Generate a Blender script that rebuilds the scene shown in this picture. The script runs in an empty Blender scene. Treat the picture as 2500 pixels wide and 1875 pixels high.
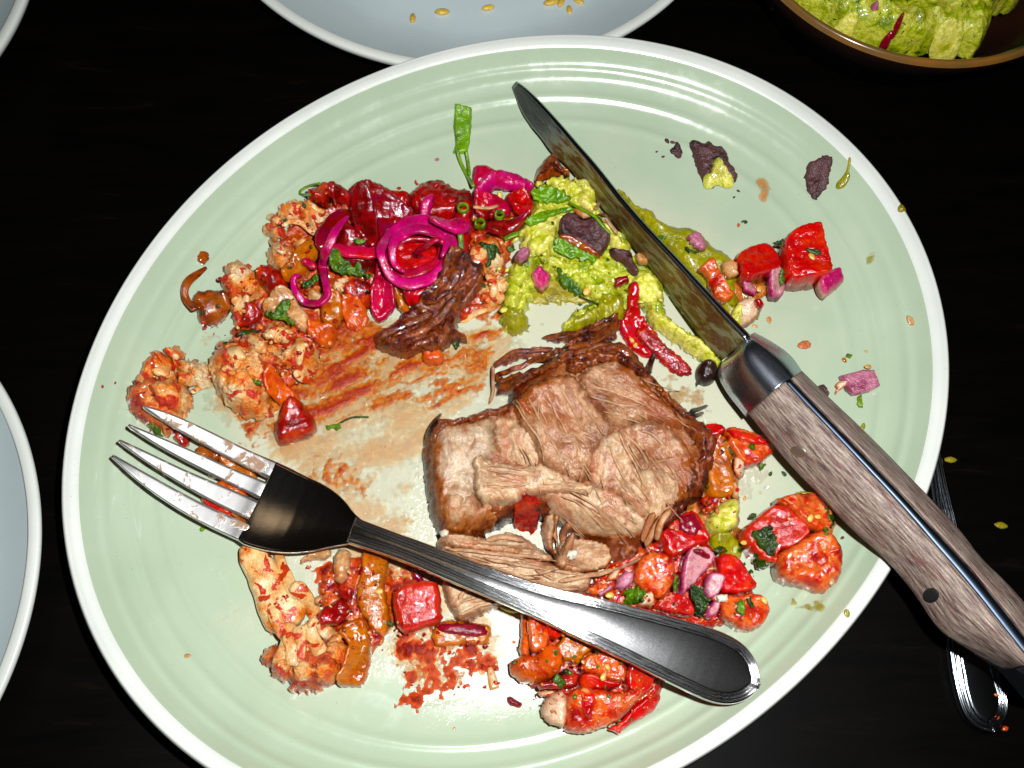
import bpy, math, random
import numpy as np
from mathutils import Vector, Matrix, geometry

# ------------------------------------------------------------------ camera, world, flash (unit: 1 = 1 cm)
scene = bpy.context.scene
COL = scene.collection
scene.unit_settings.scale_length = 0.01
FPX = 2401.0                                   # focal length in photo pixels (2500 px wide)
FOOT = (1140.0, 1800.0)                        # where the camera's plumb line meets the table
_m = np.array([FOOT[0]-1250, FOOT[1]-937.5, FPX]); _m /= np.linalg.norm(_m)
_wz = -_m
_wx = np.array([1.0, 0, 0]); _wx = _wx - _wx.dot(_wz)*_wz; _wx /= np.linalg.norm(_wx)
_wy = np.cross(_wz, _wx)
RW = np.stack([_wx, _wy, _wz])                 # camera (right, down, forward) -> world
CAM = np.array([0.0, 0.0, 31.5])
RIMZ, FLOORZ = 2.25, 0.62

cam_d = bpy.data.cameras.new('camera'); cam = bpy.data.objects.new('camera', cam_d); COL.objects.link(cam)
cam_d.sensor_width = 36; cam_d.lens = 36*FPX/2500
cam_d.clip_start = 0.5; cam_d.clip_end = 500
cR = np.stack([RW@np.array([1, 0, 0.]), RW@np.array([0, -1., 0]), RW@np.array([0, 0, -1.])], axis=1)
M4 = Matrix([[*cR[0], CAM[0]], [*cR[1], CAM[1]], [*cR[2], CAM[2]], [0, 0, 0, 1]])
cam.matrix_world = M4
scene.camera = cam
cam_d.dof.use_dof = True; cam_d.dof.focus_distance = 31.5; cam_d.dof.aperture_fstop = 1.6
scene.view_settings.view_transform = 'Standard'; scene.view_settings.look = 'None'
scene.view_settings.exposure = 0.0; scene.view_settings.gamma = 1
world = bpy.data.worlds.new('World'); scene.world = world; world.use_nodes = True
world.node_tree.nodes['Background'].inputs[0].default_value = (1.0, 0.72, 0.45, 1)
world.node_tree.nodes['Background'].inputs[1].default_value = 0.004
# the flash of the compact camera: a small bright disc up and to the right of the lens
fl_d = bpy.data.lights.new('flash', 'AREA'); fl_d.shape = 'DISK'; fl_d.size = 1.0
fl_d.energy = 19500; fl_d.color = (0.97, 0.985, 1.0)
flash = bpy.data.objects.new('flash', fl_d); COL.objects.link(flash)
FL = CAM + cR@np.array([3.4, 2.6, 0.6])
_d = Vector(np.array([0.8, 9.5, 0.0]) - FL)
flash.location = FL; flash.rotation_euler = _d.to_track_quat('-Z', 'Y').to_euler()
# a weak warm area light, unseen, far above the table
rl_d = bpy.data.lights.new('unseen_overhead_light', 'AREA'); rl_d.shape = 'DISK'; rl_d.size = 30; rl_d.energy = 1200; rl_d.color = (1.0, 0.7, 0.42)
rl = bpy.data.objects.new('unseen_overhead_light', rl_d); COL.objects.link(rl); rl.location = (-45, 60, 150)
rl.rotation_euler = (Vector((0, 8, 0)) - Vector(rl.location)).to_track_quat('-Z', 'Y').to_euler()

scene.cycles.use_denoising = True
scene.cycles.max_bounces = 8; scene.cycles.caustics_reflective = False; scene.cycles.caustics_refractive = False
scene.cycles.transparent_max_bounces = 8

# ------------------------------------------------------------------ pixel <-> place
def ray(px):
    px = np.atleast_2d(np.asarray(px, float))
    v = np.stack([px[:, 0]-1250, px[:, 1]-937.5, np.full(len(px), FPX)], 1)
    return v@RW.T
def at(px, z):
    r = ray(px); t = (np.asarray(z)-CAM[2])/r[:, 2]
    return CAM[None, :2]+r[:, :2]*t[:, None]
FR = dict(A=(250, 350, 3.16), B=(700, 350, 3.16), C=(1200, 350, 3.16), D=(1600, 250, 3.16), E=(200, 800, 3.16),
          M=(1000, 750, 2.949), G=(550, 1250, 3.16), H=(1000, 1250, 2.766), I=(1500, 1000, 2.766), J=(1700, 750, 2.765),
          K=(2000, 1050, 2.01), L=(1900, 0, 3.687), N=(600, 0, 2.011), W=(0, 0, .8848), S=(0, 0, 1.0))
def T(f, pts):
    a, b, s = FR[f]
    p = np.array(pts, float)
    p[:, 0] = a+p[:, 0]/s; p[:, 1] = b+p[:, 1]/s
    return p

# ------------------------------------------------------------------ numpy noise
def _h(ix, iy, iz, seed):
    n = (ix.astype(np.int64)*374761393+iy.astype(np.int64)*668265263+iz.astype(np.int64)*2147483647+seed*974634777) & 0xffffffff
    n = ((n ^ (n >> 13))*1274126177) & 0xffffffff
    n = ((n ^ (n >> 16))*2246822519) & 0xffffffff
    return (n ^ (n >> 15)) & 0xffffffff
def noise(x, y, z=0.0, seed=0):
    x = np.asarray(x, float); y = np.asarray(y, float); z = np.zeros_like(x)+z
    ix, iy, iz = np.floor(x), np.floor(y), np.floor(z)
    fx, fy, fz = x-ix, y-iy, z-iz
    u, v, w = [f*f*f*(f*(f*6-15)+10) for f in (fx, fy, fz)]
    def g(a, b, c):
        h = _h(ix+a, iy+b, iz+c, seed)
        gx = (h & 1023)/511.5-1; gy = ((h >> 10) & 1023)/511.5-1; gz = ((h >> 20) & 1023)/511.5-1
        return gx*(fx-a)+gy*(fy-b)+gz*(fz-c)
    l = lambda a, b, t: a+t*(b-a)
    return 1.3*l(l(l(g(0,0,0), g(1,0,0), u), l(g(0,1,0), g(1,1,0), u), v), l(l(g(0,0,1), g(1,0,1), u), l(g(0,1,1), g(1,1,1), u), v), w)
def fbm(x, y, z=0.0, seed=0, oct=4):
    s = 0; a = 1.0; f = 1.0
    for i in range(oct):
        s = s+a*noise(np.asarray(x)*f, np.asarray(y)*f, np.asarray(z)*f, seed+i*17); a *= .5; f *= 2.03
    return s
def worley(x, y, seed=0):
    x = np.asarray(x, float); y = np.asarray(y, float)
    ix, iy = np.floor(x), np.floor(y); best = np.full(x.shape, 9.0)
    for a in (-1, 0, 1):
        for b in (-1, 0, 1):
            h = _h(ix+a, iy+b, np.zeros_like(ix), seed)
            cx = ix+a+.5+((h & 1023)/1023-.5)*.9; cy = iy+b+.5+(((h >> 10) & 1023)/1023-.5)*.9
            best = np.minimum(best, (cx-x)**2+(cy-y)**2)
    return np.sqrt(best)

# ------------------------------------------------------------------ plate outline (egg-shaped stoneware) from its rim
RIM_PX = np.array([(607,350),(519,420),(427,508),(345,609),(282,708),(800,226),(678,305),(203,893),(164,1017),(145,1175),(153,1300),(181,1447),(226,1571),(305,1695),(384,1786),(497,1875),(1973,250),(2075,332),(2154,415),(2217,513),(2271,639),(2311,750),(2322,851),(2320,931),(2311,1032),(2293,1130),(2271,1198),(2184,1388),(2139,1448),(2075,1533),(2000,1630),(1661,1875),(898,172),(958,154),(1048,122),(1147,99),(1296,85),(1396,82),(1520,88),(1619,102),(1700,124)], float)
rp = at(RIM_PX, RIMZ)
PC = at([(1215, 1030)], RIMZ)[0]
_th = np.arctan2(rp[:, 1]-PC[1], rp[:, 0]-PC[0]); _r = np.hypot(rp[:, 0]-PC[0], rp[:, 1]-PC[1])
def _basis(t, n=4):
    t = np.atleast_1d(t)
    return np.concatenate([np.ones((len(t), 1))]+[np.stack([np.cos(k*t), np.sin(k*t)], 1) for k in range(1, n+1)], 1)
_reg = np.diag([0]+[.02*k**3 for k in range(1, 5) for _ in (0, 1)])
_B = _basis(_th); RC = np.linalg.solve(_B.T@_B+_reg, _B.T@_r)
def rout(t): return _basis(t)@RC
PS = np.array([0, .3, .55, .68, .76, .80, .835, .865, .89, .915, .935, .952, .962, .972, .985, .995, 1.0])
PZ = np.array([.62, .62, .635, .68, .76, .86, .97, 1.11, 1.27, 1.48, 1.72, 1.98, 2.14, 2.22, 2.25, 2.22, 2.1])
def plate_s(x, y):
    dx, dy = x-PC[0], y-PC[1]
    return np.hypot(dx, dy)/rout(np.arctan2(dy, dx))
def plate_prof(s):
    s = np.asarray(s, float)
    i = np.clip(np.searchsorted(PS, s)-1, 0, len(PS)-2)
    # cubic hermite through profile
    m = np.gradient(PZ, PS); h = PS[i+1]-PS[i]; t = np.clip((s-PS[i])/h, 0, 1)
    z = (2*t**3-3*t**2+1)*PZ[i]+(t**3-2*t**2+t)*h*m[i]+(-2*t**3+3*t**2)*PZ[i+1]+(t**3-t**2)*h*m[i+1]
    for c, a, w in ((.807, .05, .012), (.868, .065, .011), (.922, .06, .010)):     # throwing rings
        z = z+a*np.exp(-((s-c)/w)**2)
    return z
def zplate(x, y):
    x = np.atleast_1d(np.asarray(x, float)).ravel(); y = np.atleast_1d(np.asarray(y, float)).ravel()
    s = plate_s(x, y)
    return np.where(s <= 1.0, plate_prof(np.minimum(s, 1)), 0.0)
# height map of everything put down so far
HX0, HY0, HS, HN = -18.0, -8.0, 0.08, 450
_gx, _gy = np.meshgrid(HX0+HS*np.arange(HN), HY0+HS*np.arange(HN), indexing='ij')
HM = zplate(_gx.ravel(), _gy.ravel()).reshape(HN, HN)
HM = np.where(plate_s(_gx, _gy.ravel().reshape(HN, HN)) if False else HM > 2.0, HM, HM)
def hm_at(x, y):
    i = np.clip(np.rint((np.asarray(x)-HX0)/HS).astype(int), 0, HN-1); j = np.clip(np.rint((np.asarray(y)-HY0)/HS).astype(int), 0, HN-1)
    return HM[i, j]
def hm_add(V):
    i = np.rint((V[:, 0]-HX0)/HS).astype(int); j = np.rint((V[:, 1]-HY0)/HS).astype(int)
    ok = (i > 0) & (i < HN-1) & (j > 0) & (j < HN-1)
    i, j, z = i[ok], j[ok], V[ok, 2]
    for a, b in ((0, 0), (1, 0), (-1, 0), (0, 1), (0, -1)):
        np.maximum.at(HM, (i+a, j+b), z)
def hm_smooth(x, y, r=.35):
    s = 0
    offs = [(0, 0)]+[(r*math.cos(a)*k, r*math.sin(a)*k) for k in (.5, 1) for a in np.arange(8)*math.pi/4]
    for a, b in offs: s = s+hm_at(x+a, y+b)
    return s/len(offs)
def pick(px, zoff=0.0):
    """first surface under the pixel -> its x, y, z"""
    r = ray(px)[0]
    z = np.arange(5.5, 0.0, -.02); t = (z-CAM[2])/r[2]
    x = CAM[0]+r[0]*t; y = CAM[1]+r[1]*t
    k = np.argmax(hm_at(x, y)+zoff >= z)
    return x[k], y[k], z[k]

# ------------------------------------------------------------------ object helpers
import bmesh
def _fixn(me):
    b = bmesh.new(); b.from_mesh(me); bmesh.ops.recalc_face_normals(b, faces=b.faces)
    if any(e.is_boundary for e in b.edges) and sum(f.normal.z*f.calc_area() for f in b.faces) < 0: bmesh.ops.reverse_faces(b, faces=b.faces)
    b.to_mesh(me); b.free(); me.update()
def link(name, V, F, mat, parent=None, smooth=True, attrs=None, hm=True):
    V = np.asarray(V, float)
    org = np.array([V[:, 0].mean(), V[:, 1].mean(), V[:, 2].min()]) if parent is None else np.zeros(3)
    if parent is not None: org = np.array(parent['_o'][:]) if '_o' in parent else np.zeros(3)
    me = bpy.data.meshes.new(name)
    me.from_pydata((V-org).tolist(), [], [list(map(int, f)) for f in F])
    me.polygons.foreach_set('use_smooth', [smooth]*len(me.polygons))
    if attrs:
        for k, a in attrs.items():
            a = np.asarray(a, np.float32)
            if a.ndim == 1:
                at_ = me.attributes.new(k, 'FLOAT', 'POINT'); at_.data.foreach_set('value', a)
            else:
                at_ = me.attributes.new(k, 'FLOAT_VECTOR', 'POINT'); at_.data.foreach_set('vector', a.ravel())
    me.materials.append(mat)
    _fixn(me)
    o = bpy.data.objects.new(name, me); COL.objects.link(o)
    if parent is None: o.location = org
    else: o.parent = parent
    o['_o'] = org.tolist()
    if hm: hm_add(V)
    return o
def empty(name, loc=(0, 0, 0)):
    o = bpy.data.objects.new(name, None); COL.objects.link(o); o.location = loc; o.empty_display_size = 1
    o['_o'] = list(map(float, loc))
    return o
def tag(o, label, cat, group=None, kind=None):
    o['label'] = label; o['category'] = cat
    if group: o['group'] = group
    if kind: o['kind'] = kind
    return o

def chaikin(p, n=2, closed=True):
    for _ in range(n):
        q = np.roll(p, -1, 0) if closed else p[1:]
        a = p if closed else p[:-1]
        r = np.empty((2*len(a), p.shape[1])); r[0::2] = .75*a+.25*q; r[1::2] = .25*a+.75*q
        if not closed: r = np.vstack([p[:1], r, p[-1:]])
        p = r
    return p
def resample(p, d, closed=True):
    q = np.vstack([p, p[:1]]) if closed else p
    L = np.r_[0, np.cumsum(np.hypot(*np.diff(q[:, :2], axis=0).T))]
    n = max(int(L[-1]/d), 6); s = np.linspace(0, L[-1], n+1)
    if closed: s = s[:-1]
    return np.stack([np.interp(s, L, q[:, k]) for k in range(q.shape[1])], 1)
def inside(P, poly):
    x, y = P[:, 0], P[:, 1]; c = np.zeros(len(P), bool)
    j = len(poly)-1
    for i in range(len(poly)):
        xi, yi = poly[i]; xj, yj = poly[j]
        if yi != yj:
            k = ((yi > y) != (yj > y)) & (x < (xj-xi)*(y-yi)/(yj-yi)+xi); c ^= k
        j = i
    return c
def edist(P, poly):
    best = np.full(len(P), 1e9)
    Q = np.roll(poly, -1, 0)
    for a, b in zip(poly, Q):
        ab = b-a; l = ab@ab
        if l < 1e-12: continue
        t = np.clip(((P-a)@ab)/l, 0, 1)
        d = P-a-t[:, None]*ab
        best = np.minimum(best, d[:, 0]**2+d[:, 1]**2)
    return np.sqrt(best)

SEED = [100]
def blob(name, poly, mat, h=.5, rr=.3, wall=0.0, d=.08, amp=.06, freq=2.0, wamp=0.0, wfreq=3.0, smooth=2, rigid=False, lift=0.0,
         tilt=(0, 0), parent=None, edge=0.03, fib=None, famp=0.0, ffreq=5.0, zfun=None, hm=True, under=True, base='drape', oct=3, warp=.25, bowl=0.0, micro=.022, epoly=None, splits=0.0):
    """a solid lump whose outline is poly (photo pixels); its top rises from the rim like a dome, with noise"""
    SEED[0] += 1; sd = SEED[0]
    px = np.asarray(poly, float)
    if smooth:
        ar = lambda p: abs(np.sum(p[:, 0]*np.roll(p[:, 1], -1)-np.roll(p[:, 0], -1)*p[:, 1]))/2
        a0 = ar(px); px = chaikin(px, smooth); c = px.mean(0)
        px = c+(px-c)*min(1.25, math.sqrt(a0/max(ar(px), 1e-6))*1.025)
    c = px.mean(0)
    if base == 'plate': x, y, z0 = (*at([c], FLOORZ)[0], FLOORZ)
    else: x, y, z0 = pick(c)
    out = at(px, z0+lift+.55*h)
    out = resample(out, d)
    if edge:
        k = 1.2/max(d*6, .3)
        n_ = np.stack([fbm(out[:, 0]*k*2, out[:, 1]*k*2, sd*1.7, sd), fbm(out[:, 0]*k*2, out[:, 1]*k*2, sd*1.7+50, sd)], 1)
        out = out+n_*edge
    lo, hi = out.min(0), out.max(0)
    gx, gy = np.meshgrid(np.arange(lo[0], hi[0], d), np.arange(lo[1], hi[1], d*.866))
    gx = gx.copy(); gx[1::2] += d/2
    G = np.stack([gx.ravel(), gy.ravel()], 1)
    G = G[inside(G, out)]
    if len(G):
        D = edist(G, out); G = G[D > d*.45]; D = D[D > d*.45]
    P = np.vstack([out, G]); n0 = len(out)
    res = geometry.delaunay_2d_cdt([Vector(p) for p in P], [(i, (i+1) % n0) for i in range(n0)], [], 1, 1e-6)
    V2 = np.array([[v.x, v.y] for v in res[0]]); F = [f for f in res[2]]
    E = edist(V2, out)
    bm_b = {}
    for f in F:
        for a, b in zip(f, f[1:]+f[:1]):
            k = (a, b) if a < b else (b, a)
            if k in bm_b: bm_b[k] = None
            else: bm_b[k] = (a, b)
    B = [e for e in bm_b.values() if e]
    if zfun is not None: zb = zfun(V2[:, 0], V2[:, 1])
    elif base == 'plate': zb = zplate(V2[:, 0], V2[:, 1])+lift
    elif rigid:
        hz = hm_at(V2[:, 0], V2[:, 1]); A = np.c_[V2, np.ones(len(V2))]
        co = np.linalg.lstsq(A, hz, rcond=None)[0]; co[:2] = np.clip(co[:2], -.35, .35)
        pl = V2@co[:2]; zb = pl+np.mean(hz-pl)+lift
    else: zb = hm_smooth(V2[:, 0], V2[:, 1])+lift
    t = np.clip(E/rr, 0, 1); dome = np.sqrt(1-(1-t)**2)
    top = zb+h*(wall+(1-wall)*dome)
    ctr = V2.mean(0)
    top = top+((V2-ctr)@np.array(tilt))
    if bowl: top = top-bowl*np.clip((E-rr)/rr, 0, 1)
    x, y = V2[:, 0], V2[:, 1]
    ed = np.clip(E/(rr*.6), 0.0, 1)
    if amp: top = top+amp*fbm(x*freq, y*freq, sd*3.1, sd, oct)*(.25+.75*ed)
    if wamp:
        wx = x+.25/wfreq*noise(x*wfreq, y*wfreq, 3, sd); wy = y+.25/wfreq*noise(x*wfreq, y*wfreq, 9, sd)
        w1 = worley(wx*wfreq, wy*wfreq, sd); w2 = worley(wx*wfreq*2.6, wy*wfreq*2.6, sd+5)
        top = top+wamp*((.55-w1)*1.3+(.5-w2)*.5)*(.35+.65*ed)
    if micro: top = top+micro*noise(x*5.5, y*5.5, sd*.7, sd+3)*ed
    attrs = {'edge': E if epoly is None else np.where(inside(V2, epoly), edist(V2, epoly), 0)}
    if fib is not None:
        ang = fib(x, y) if callable(fib) else np.full(len(x), math.radians(fib))
        ca, sa = np.cos(ang), np.sin(ang)
        al = x*ca+y*sa; ac = -x*sa+y*ca
        ac = ac+warp*noise(x*.9, y*.9, sd, sd)+warp*.35*noise(x*2.5, y*2.5, sd, sd+1)
        fv = np.stack([al*.18, ac, np.full(len(x), sd*2.7)], 1)
        attrs['fib'] = fv
        if famp:
            mod = .35+.9*np.clip(.5+noise(x*1.3, y*1.3, sd, sd+9), 0, 1)
            n1_ = noise(fv[:, 0]*ffreq*.35, fv[:, 1]*ffreq*.42, sd, sd); n2_ = noise(fv[:, 0]*ffreq*.8, fv[:, 1]*ffreq*1.05, sd, sd+2); n3_ = noise(fv[:, 0]*ffreq*1.6, fv[:, 1]*ffreq*2.3, sd, sd+4)
            top = top+famp*(1.0*n1_+.55*(1-2*np.abs(n2_))+.30*n3_)*mod*(.2+.8*ed)
            if splits:
                c_ = noise(fv[:, 0]*1.8, fv[:, 1]*1.6, sd, sd+6); top = top-splits*np.exp(-(c_/.07)**2)*np.clip(.3+noise(x*.9, y*.9, 5, sd+7)*2, 0, 1)*ed
    top = np.maximum(top, zb+.01)
    bot = zb-.02
    n = len(V2)
    V = np.vstack([np.c_[V2, top], np.c_[V2, bot]])
    FF = list(F)
    used = sorted({i for e in B for i in e}); ub = set(used)
    for a, b in B: FF.append((b, a, a+n, b+n))
    if under: FF += [tuple(i+n for i in reversed(f)) for f in F]
    attrs = {k: np.concatenate([v, v]) for k, v in attrs.items()}
    return link(name, V, FF, mat, parent, True, attrs, hm)

def ribbon(name, pts, mat, w=.2, t=.12, parent=None, n=None, roll=0.0, zoff=0.0, zs=None, closed=False, m=10, hm=True, taper=(1, 1), wob=.0, smooth=2, sq=2.4, drape=.25, world=False, fib=True, collect=None):
    """a strip of oval section along pts (photo pixels); zs: heights (cm) over what lies below"""
    SEED[0] += 1; sd = SEED[0]
    p = np.asarray(pts, float)
    if zs is None: zs = np.zeros(len(p))
    zs = np.asarray(zs, float)
    ws = np.full(len(p), float(w)) if np.isscalar(w) else np.asarray(w, float)
    rl_ = np.full(len(p), float(roll)) if np.isscalar(roll) else np.asarray(roll, float)
    if world: X = np.c_[p, ws, rl_]
    else:
        W3 = []
        for q, z in zip(p, zs):
            x, y, zz = pick(q)
            zz = max(zz, 0)+z+zoff+.5*t
            W3.append((*at([q], zz)[0], zz))
        X = np.c_[np.array(W3), ws, rl_]
    X = chaikin(X, smooth, closed)
    L = np.r_[0, np.cumsum(np.linalg.norm(np.diff(np.vstack([X, X[:1]]) if closed else X, axis=0)[:, :3], axis=1))]
    if n is None: n = max(6, int(L[-1]/.09))
    s = np.linspace(0, L[-1], n+1)
    Xc = np.vstack([X, X[:1]]) if closed else X
    X = np.stack([np.interp(s, L, Xc[:, k]) for k in range(5)], 1)
    if closed: X = X[:-1]
    C = X[:, :3]; N_ = len(C)
    tg = (np.roll(C, -1, 0)-np.roll(C, 1, 0)) if closed else np.gradient(C, axis=0)
    tg /= np.linalg.norm(tg, axis=1)[:, None]+1e-9
    side = np.cross(tg, [0, 0, 1.0]); side /= np.linalg.norm(side, axis=1)[:, None]+1e-9
    up = np.cross(side, tg)
    r_ = np.radians(X[:, 4]); cs, sn = np.cos(r_)[:, None], np.sin(r_)[:, None]
    s2, u2 = side*cs+up*sn, up*cs-side*sn
    if wob: C = C+wob*np.stack([noise(C[:, 0]*2, C[:, 1]*2, 1, sd), noise(C[:, 0]*2, C[:, 1]*2, 7, sd), noise(C[:, 0]*2, C[:, 1]*2, 13, sd)], 1)
    u = np.linspace(0, 1, N_)
    tp = np.ones(N_)
    if not closed:
        e = .12
        tp = np.minimum(1, taper[0]+(1-taper[0])*np.sqrt(np.clip(u/e, 0, 1)))*np.minimum(1, taper[1]+(1-taper[1])*np.sqrt(np.clip((1-u)/e, 0, 1)))
    a = np.arange(m)*2*math.pi/m
    ca = np.sign(np.cos(a))*np.abs(np.cos(a))**(2/sq); sa = np.sign(np.sin(a))*np.abs(np.sin(a))**(2/sq)
    V = (C[:, None, :]+s2[:, None, :]*(X[:, 3]*tp/2)[:, None, None]*ca[None, :, None]+u2[:, None, :]*(t*np.sqrt(tp)/2)[:, None, None]*sa[None, :, None]).reshape(-1, 3)
    F = []
    for i in range(N_ if closed else N_-1):
        j = (i+1) % N_
        for k in range(m):
            k2 = (k+1) % m
            F.append((i*m+k, i*m+k2, j*m+k2, j*m+k))
    if not closed:
        F.append(tuple(range(m))[::-1]); F.append(tuple((N_-1)*m+k for k in range(m)))
    ll = np.repeat(s[:N_], m); aa = np.tile(ca, N_)*np.repeat(X[:, 3], m)/2
    attrs = {'fib': np.stack([ll*.18, aa, np.full(len(ll), sd*2.7)], 1), 'edge': np.tile(.5*(1-np.abs(ca)), N_)*np.repeat(X[:, 3], m)}
    if collect is not None: collect.append((V, F, attrs)); return None
    return link(name, V, F, mat, parent, True, attrs, hm)

def loft(name, rows, mat, parent=None, closed=True, cap=True, attrs=None, hm=False):
    """rows: (n, m, 3) rings"""
    R = np.asarray(rows, float); n, m = R.shape[:2]; F = []
    for i in range(n-1):
        for k in range(m if closed else m-1):
            k2 = (k+1) % m; F.append((i*m+k, (i+1)*m+k, (i+1)*m+k2, i*m+k2))
    if cap and closed:
        F.append(tuple(range(m)))
        if cap != 'start': F.append(tuple((n-1)*m+k for k in range(m))[::-1])
    return link(name, R.reshape(-1, 3), F, mat, parent, True, attrs, hm)
# ------------------------------------------------------------------ materials
def srgb(r, g, b):
    f = lambda c: (c/255/12.92) if c/255 <= .04045 else ((c/255+.055)/1.055)**2.4
    return (f(r), f(g), f(b), 1)
class NT:
    def __init__(s, name):
        s.m = bpy.data.materials.new(name); s.m.use_nodes = True; s.t = s.m.node_tree; s.p = s.t.nodes['Principled BSDF']
        s.geo = s.t.nodes.new('ShaderNodeNewGeometry'); s.pos = s.geo.outputs['Position']
    def n(s, typ, **k):
        o = s.t.nodes.new('ShaderNode'+typ)
        for a, v in k.items(): setattr(o, a, v)
        return o
    def l(s, a, b): s.t.links.new(a, b)
    def attr(s, name, out='Vector'):
        a = s.n('Attribute'); a.attribute_name = name; return a.outputs[out]
    def mapv(s, src, sc):
        m = s.n('Mapping'); s.l(src, m.inputs[0]); m.inputs['Scale'].default_value = sc; return m.outputs[0]
    def noise(s, scale, detail=3, rough=.5, src=None, dist=0.0):
        o = s.n('TexNoise'); o.inputs['Scale'].default_value = scale; o.inputs['Detail'].default_value = detail
        o.inputs['Roughness'].default_value = rough; o.inputs['Distortion'].default_value = dist
        s.l(src or s.pos, o.inputs['Vector']); return o.outputs['Fac']
    def ramp(s, fac, stops, interp='LINEAR'):
        o = s.n('ValToRGB'); r = o.color_ramp; r.interpolation = interp
        while len(r.elements) < len(stops): r.elements.new(.5)
        for e, (p, c) in zip(r.elements, stops): e.position = p; e.color = c if len(c) == 4 else (*c, 1)
        s.l(fac, o.inputs[0]); return o.outputs[0]
    def step(s, fac, lo, hi):
        o = s.n('MapRange'); o.interpolation_type = 'SMOOTHSTEP'; s.l(fac, o.inputs[0]); o.inputs[1].default_value = lo; o.inputs[2].default_value = hi; return o.outputs[0]
    def mix(s, fac, a, b, mode='MIX'):
        o = s.n('Mix', data_type='RGBA', blend_type=mode)
        for v, i in ((fac, 0), (a, 6), (b, 7)):
            if isinstance(v, (int, float)): o.inputs[i].default_value = v
            elif isinstance(v, tuple): o.inputs[i].default_value = v
            else: s.l(v, o.inputs[i])
        return o.outputs[2]
    def math(s, op, a, b=0.0, c=None):
        o = s.n('Math', operation=op)
        for i, v in enumerate((a, b)+((c,) if c is not None else ())):
            if isinstance(v, (int, float)): o.inputs[i].default_value = v
            else: s.l(v, o.inputs[i])
        return o.outputs[0]
    def bump(s, h, strength=.5, dist=.05, prev=None):
        b = s.n('Bump'); b.inputs['Strength'].default_value = strength; b.inputs['Distance'].default_value = dist; s.l(h, b.inputs['Height'])
        if prev is not None: s.l(prev, b.inputs['Normal'])
        return b.outputs[0]
    def set(s, **k):
        nm = dict(col='Base Color', rough='Roughness', metal='Metallic', ior='IOR', spec='Specular IOR Level', coat='Coat Weight', coatr='Coat Roughness',
                  sss='Subsurface Weight', sssr='Subsurface Radius', ssss='Subsurface Scale', alpha='Alpha', trans='Transmission Weight', normal='Normal', sheen='Sheen Weight', aniso='Anisotropic')
        for a, v in k.items():
            i = s.p.inputs[nm[a]]
            if hasattr(v, 'is_linked') or hasattr(v, 'links'): s.l(v, i)
            else: i.default_value = v
        return s
MAT = {}
def food(name, cols, scale=2.5, rough=.28, bump=.5, bscale=9.0, bdist=.04, sss=.12, sr=(.5, .15, .08), fine=.35, fscale=26., speck=None, specscale=9., speckt=.62, tone=1.0, coat=.0, detail=4, fib=0.0, fibscale=6.0, fibdark=.6, edge=None, spec=.55, stretch=None, rvar=0.2, cell=0, vary=True, fibcol=None):
    """wet food: colours mixed by noise, two sizes of relief, optional flecks, fibres along 'fib' and a browned border"""
    N = NT(name)
    k = len(cols); f = N.noise(scale, detail, .6, dist=.4)
    if k == 1: c = cols[0]
    else:
        lo, hi = .34, .66
        c = N.ramp(f, [(lo+(hi-lo)*i/(k-1), cc) for i, cc in enumerate(cols)])
    if tone != 1.0: c = N.mix(1.0, c, (tone, tone*.97, tone*.93, 1), 'MULTIPLY')
    if vary:   # uneven cooking and moisture: broad darker and lighter patches
        c = N.mix(1.0, c, N.ramp(N.noise(.9, 4, .65, dist=.3), [(.34, (.74, .68, .62)), (.5, (1., 1., 1.)), (.68, (1.12, 1.1, 1.08))]), 'MULTIPLY')
        c = N.mix(1.0, c, N.ramp(N.noise(11., 3, .6), [(.34, (.84, .82, .80)), (.5, (1., 1., 1.)), (.66, (1.1, 1.1, 1.1))]), 'MULTIPLY')
    nrm = None
    if fib:
        fv = N.attr('fib')
        f1 = N.noise(fibscale, 4, .65, src=fv); f2 = N.noise(fibscale*3.1, 3, .6, src=fv)
        m = N.math('ADD', N.math('MULTIPLY', f1, .6), N.math('MULTIPLY', f2, .4))
        g = N.ramp(m, [(.36, (fibdark,)*3), (.5, (.92, .92, .92)), (.64, (1.15, 1.15, 1.15))])
        c = N.mix(1.0, c, g, 'MULTIPLY')
        nrm = N.bump(m, fib, .08)
    if edge:
        ed, ecol, ecol2 = edge
        a = N.attr('edge', 'Fac'); nz = N.noise(3.0, 4, .6)
        e = N.math('ADD', a, N.math('MULTIPLY', N.math('SUBTRACT', nz, .5), ed*2.0))
        c = N.mix(N.step(e, ed*1.15, ed*.35), c, ecol2)
        c = N.mix(N.step(e, ed*.45, 0.0), c, ecol)
    if fib and fibcol:
        f3 = N.noise(2.2, 3, .6, src=N.attr('fib')); c = N.mix(N.math('MULTIPLY', N.step(f3, .5, .66), .7), c, fibcol)
    if speck:
        sp = N.noise(specscale, 2, .5, dist=.6)
        c = N.mix(N.step(sp, speckt, speckt+.04), c, speck)
    n1 = N.noise(bscale, 3, .6); nrm = N.bump(n1, min(1, bump*1.3), bdist*1.6, nrm)
    if cell:
        v = N.n('TexVoronoi'); v.inputs['Scale'].default_value = cell; v.feature = 'SMOOTH_F1'; N.l(N.pos, v.inputs['Vector'])
        inv = N.math('SUBTRACT', 1.0, v.outputs['Distance']); nrm = N.bump(inv, .6, .05, nrm)
    n2 = N.noise(fscale, 2, .5); nrm = N.bump(n2, min(1, fine*1.8), .025, nrm)
    rr = N.math('ADD', max(.05, rough-rvar*.6), N.math('MULTIPLY', N.noise(4.0, 3, .6), rvar))
    N.set(col=c, rough=rr, normal=nrm, sss=sss, sssr=sr, ssss=.35, coat=coat, coatr=.08, spec=spec)
    MAT[name] = N.m
    return N.m

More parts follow.
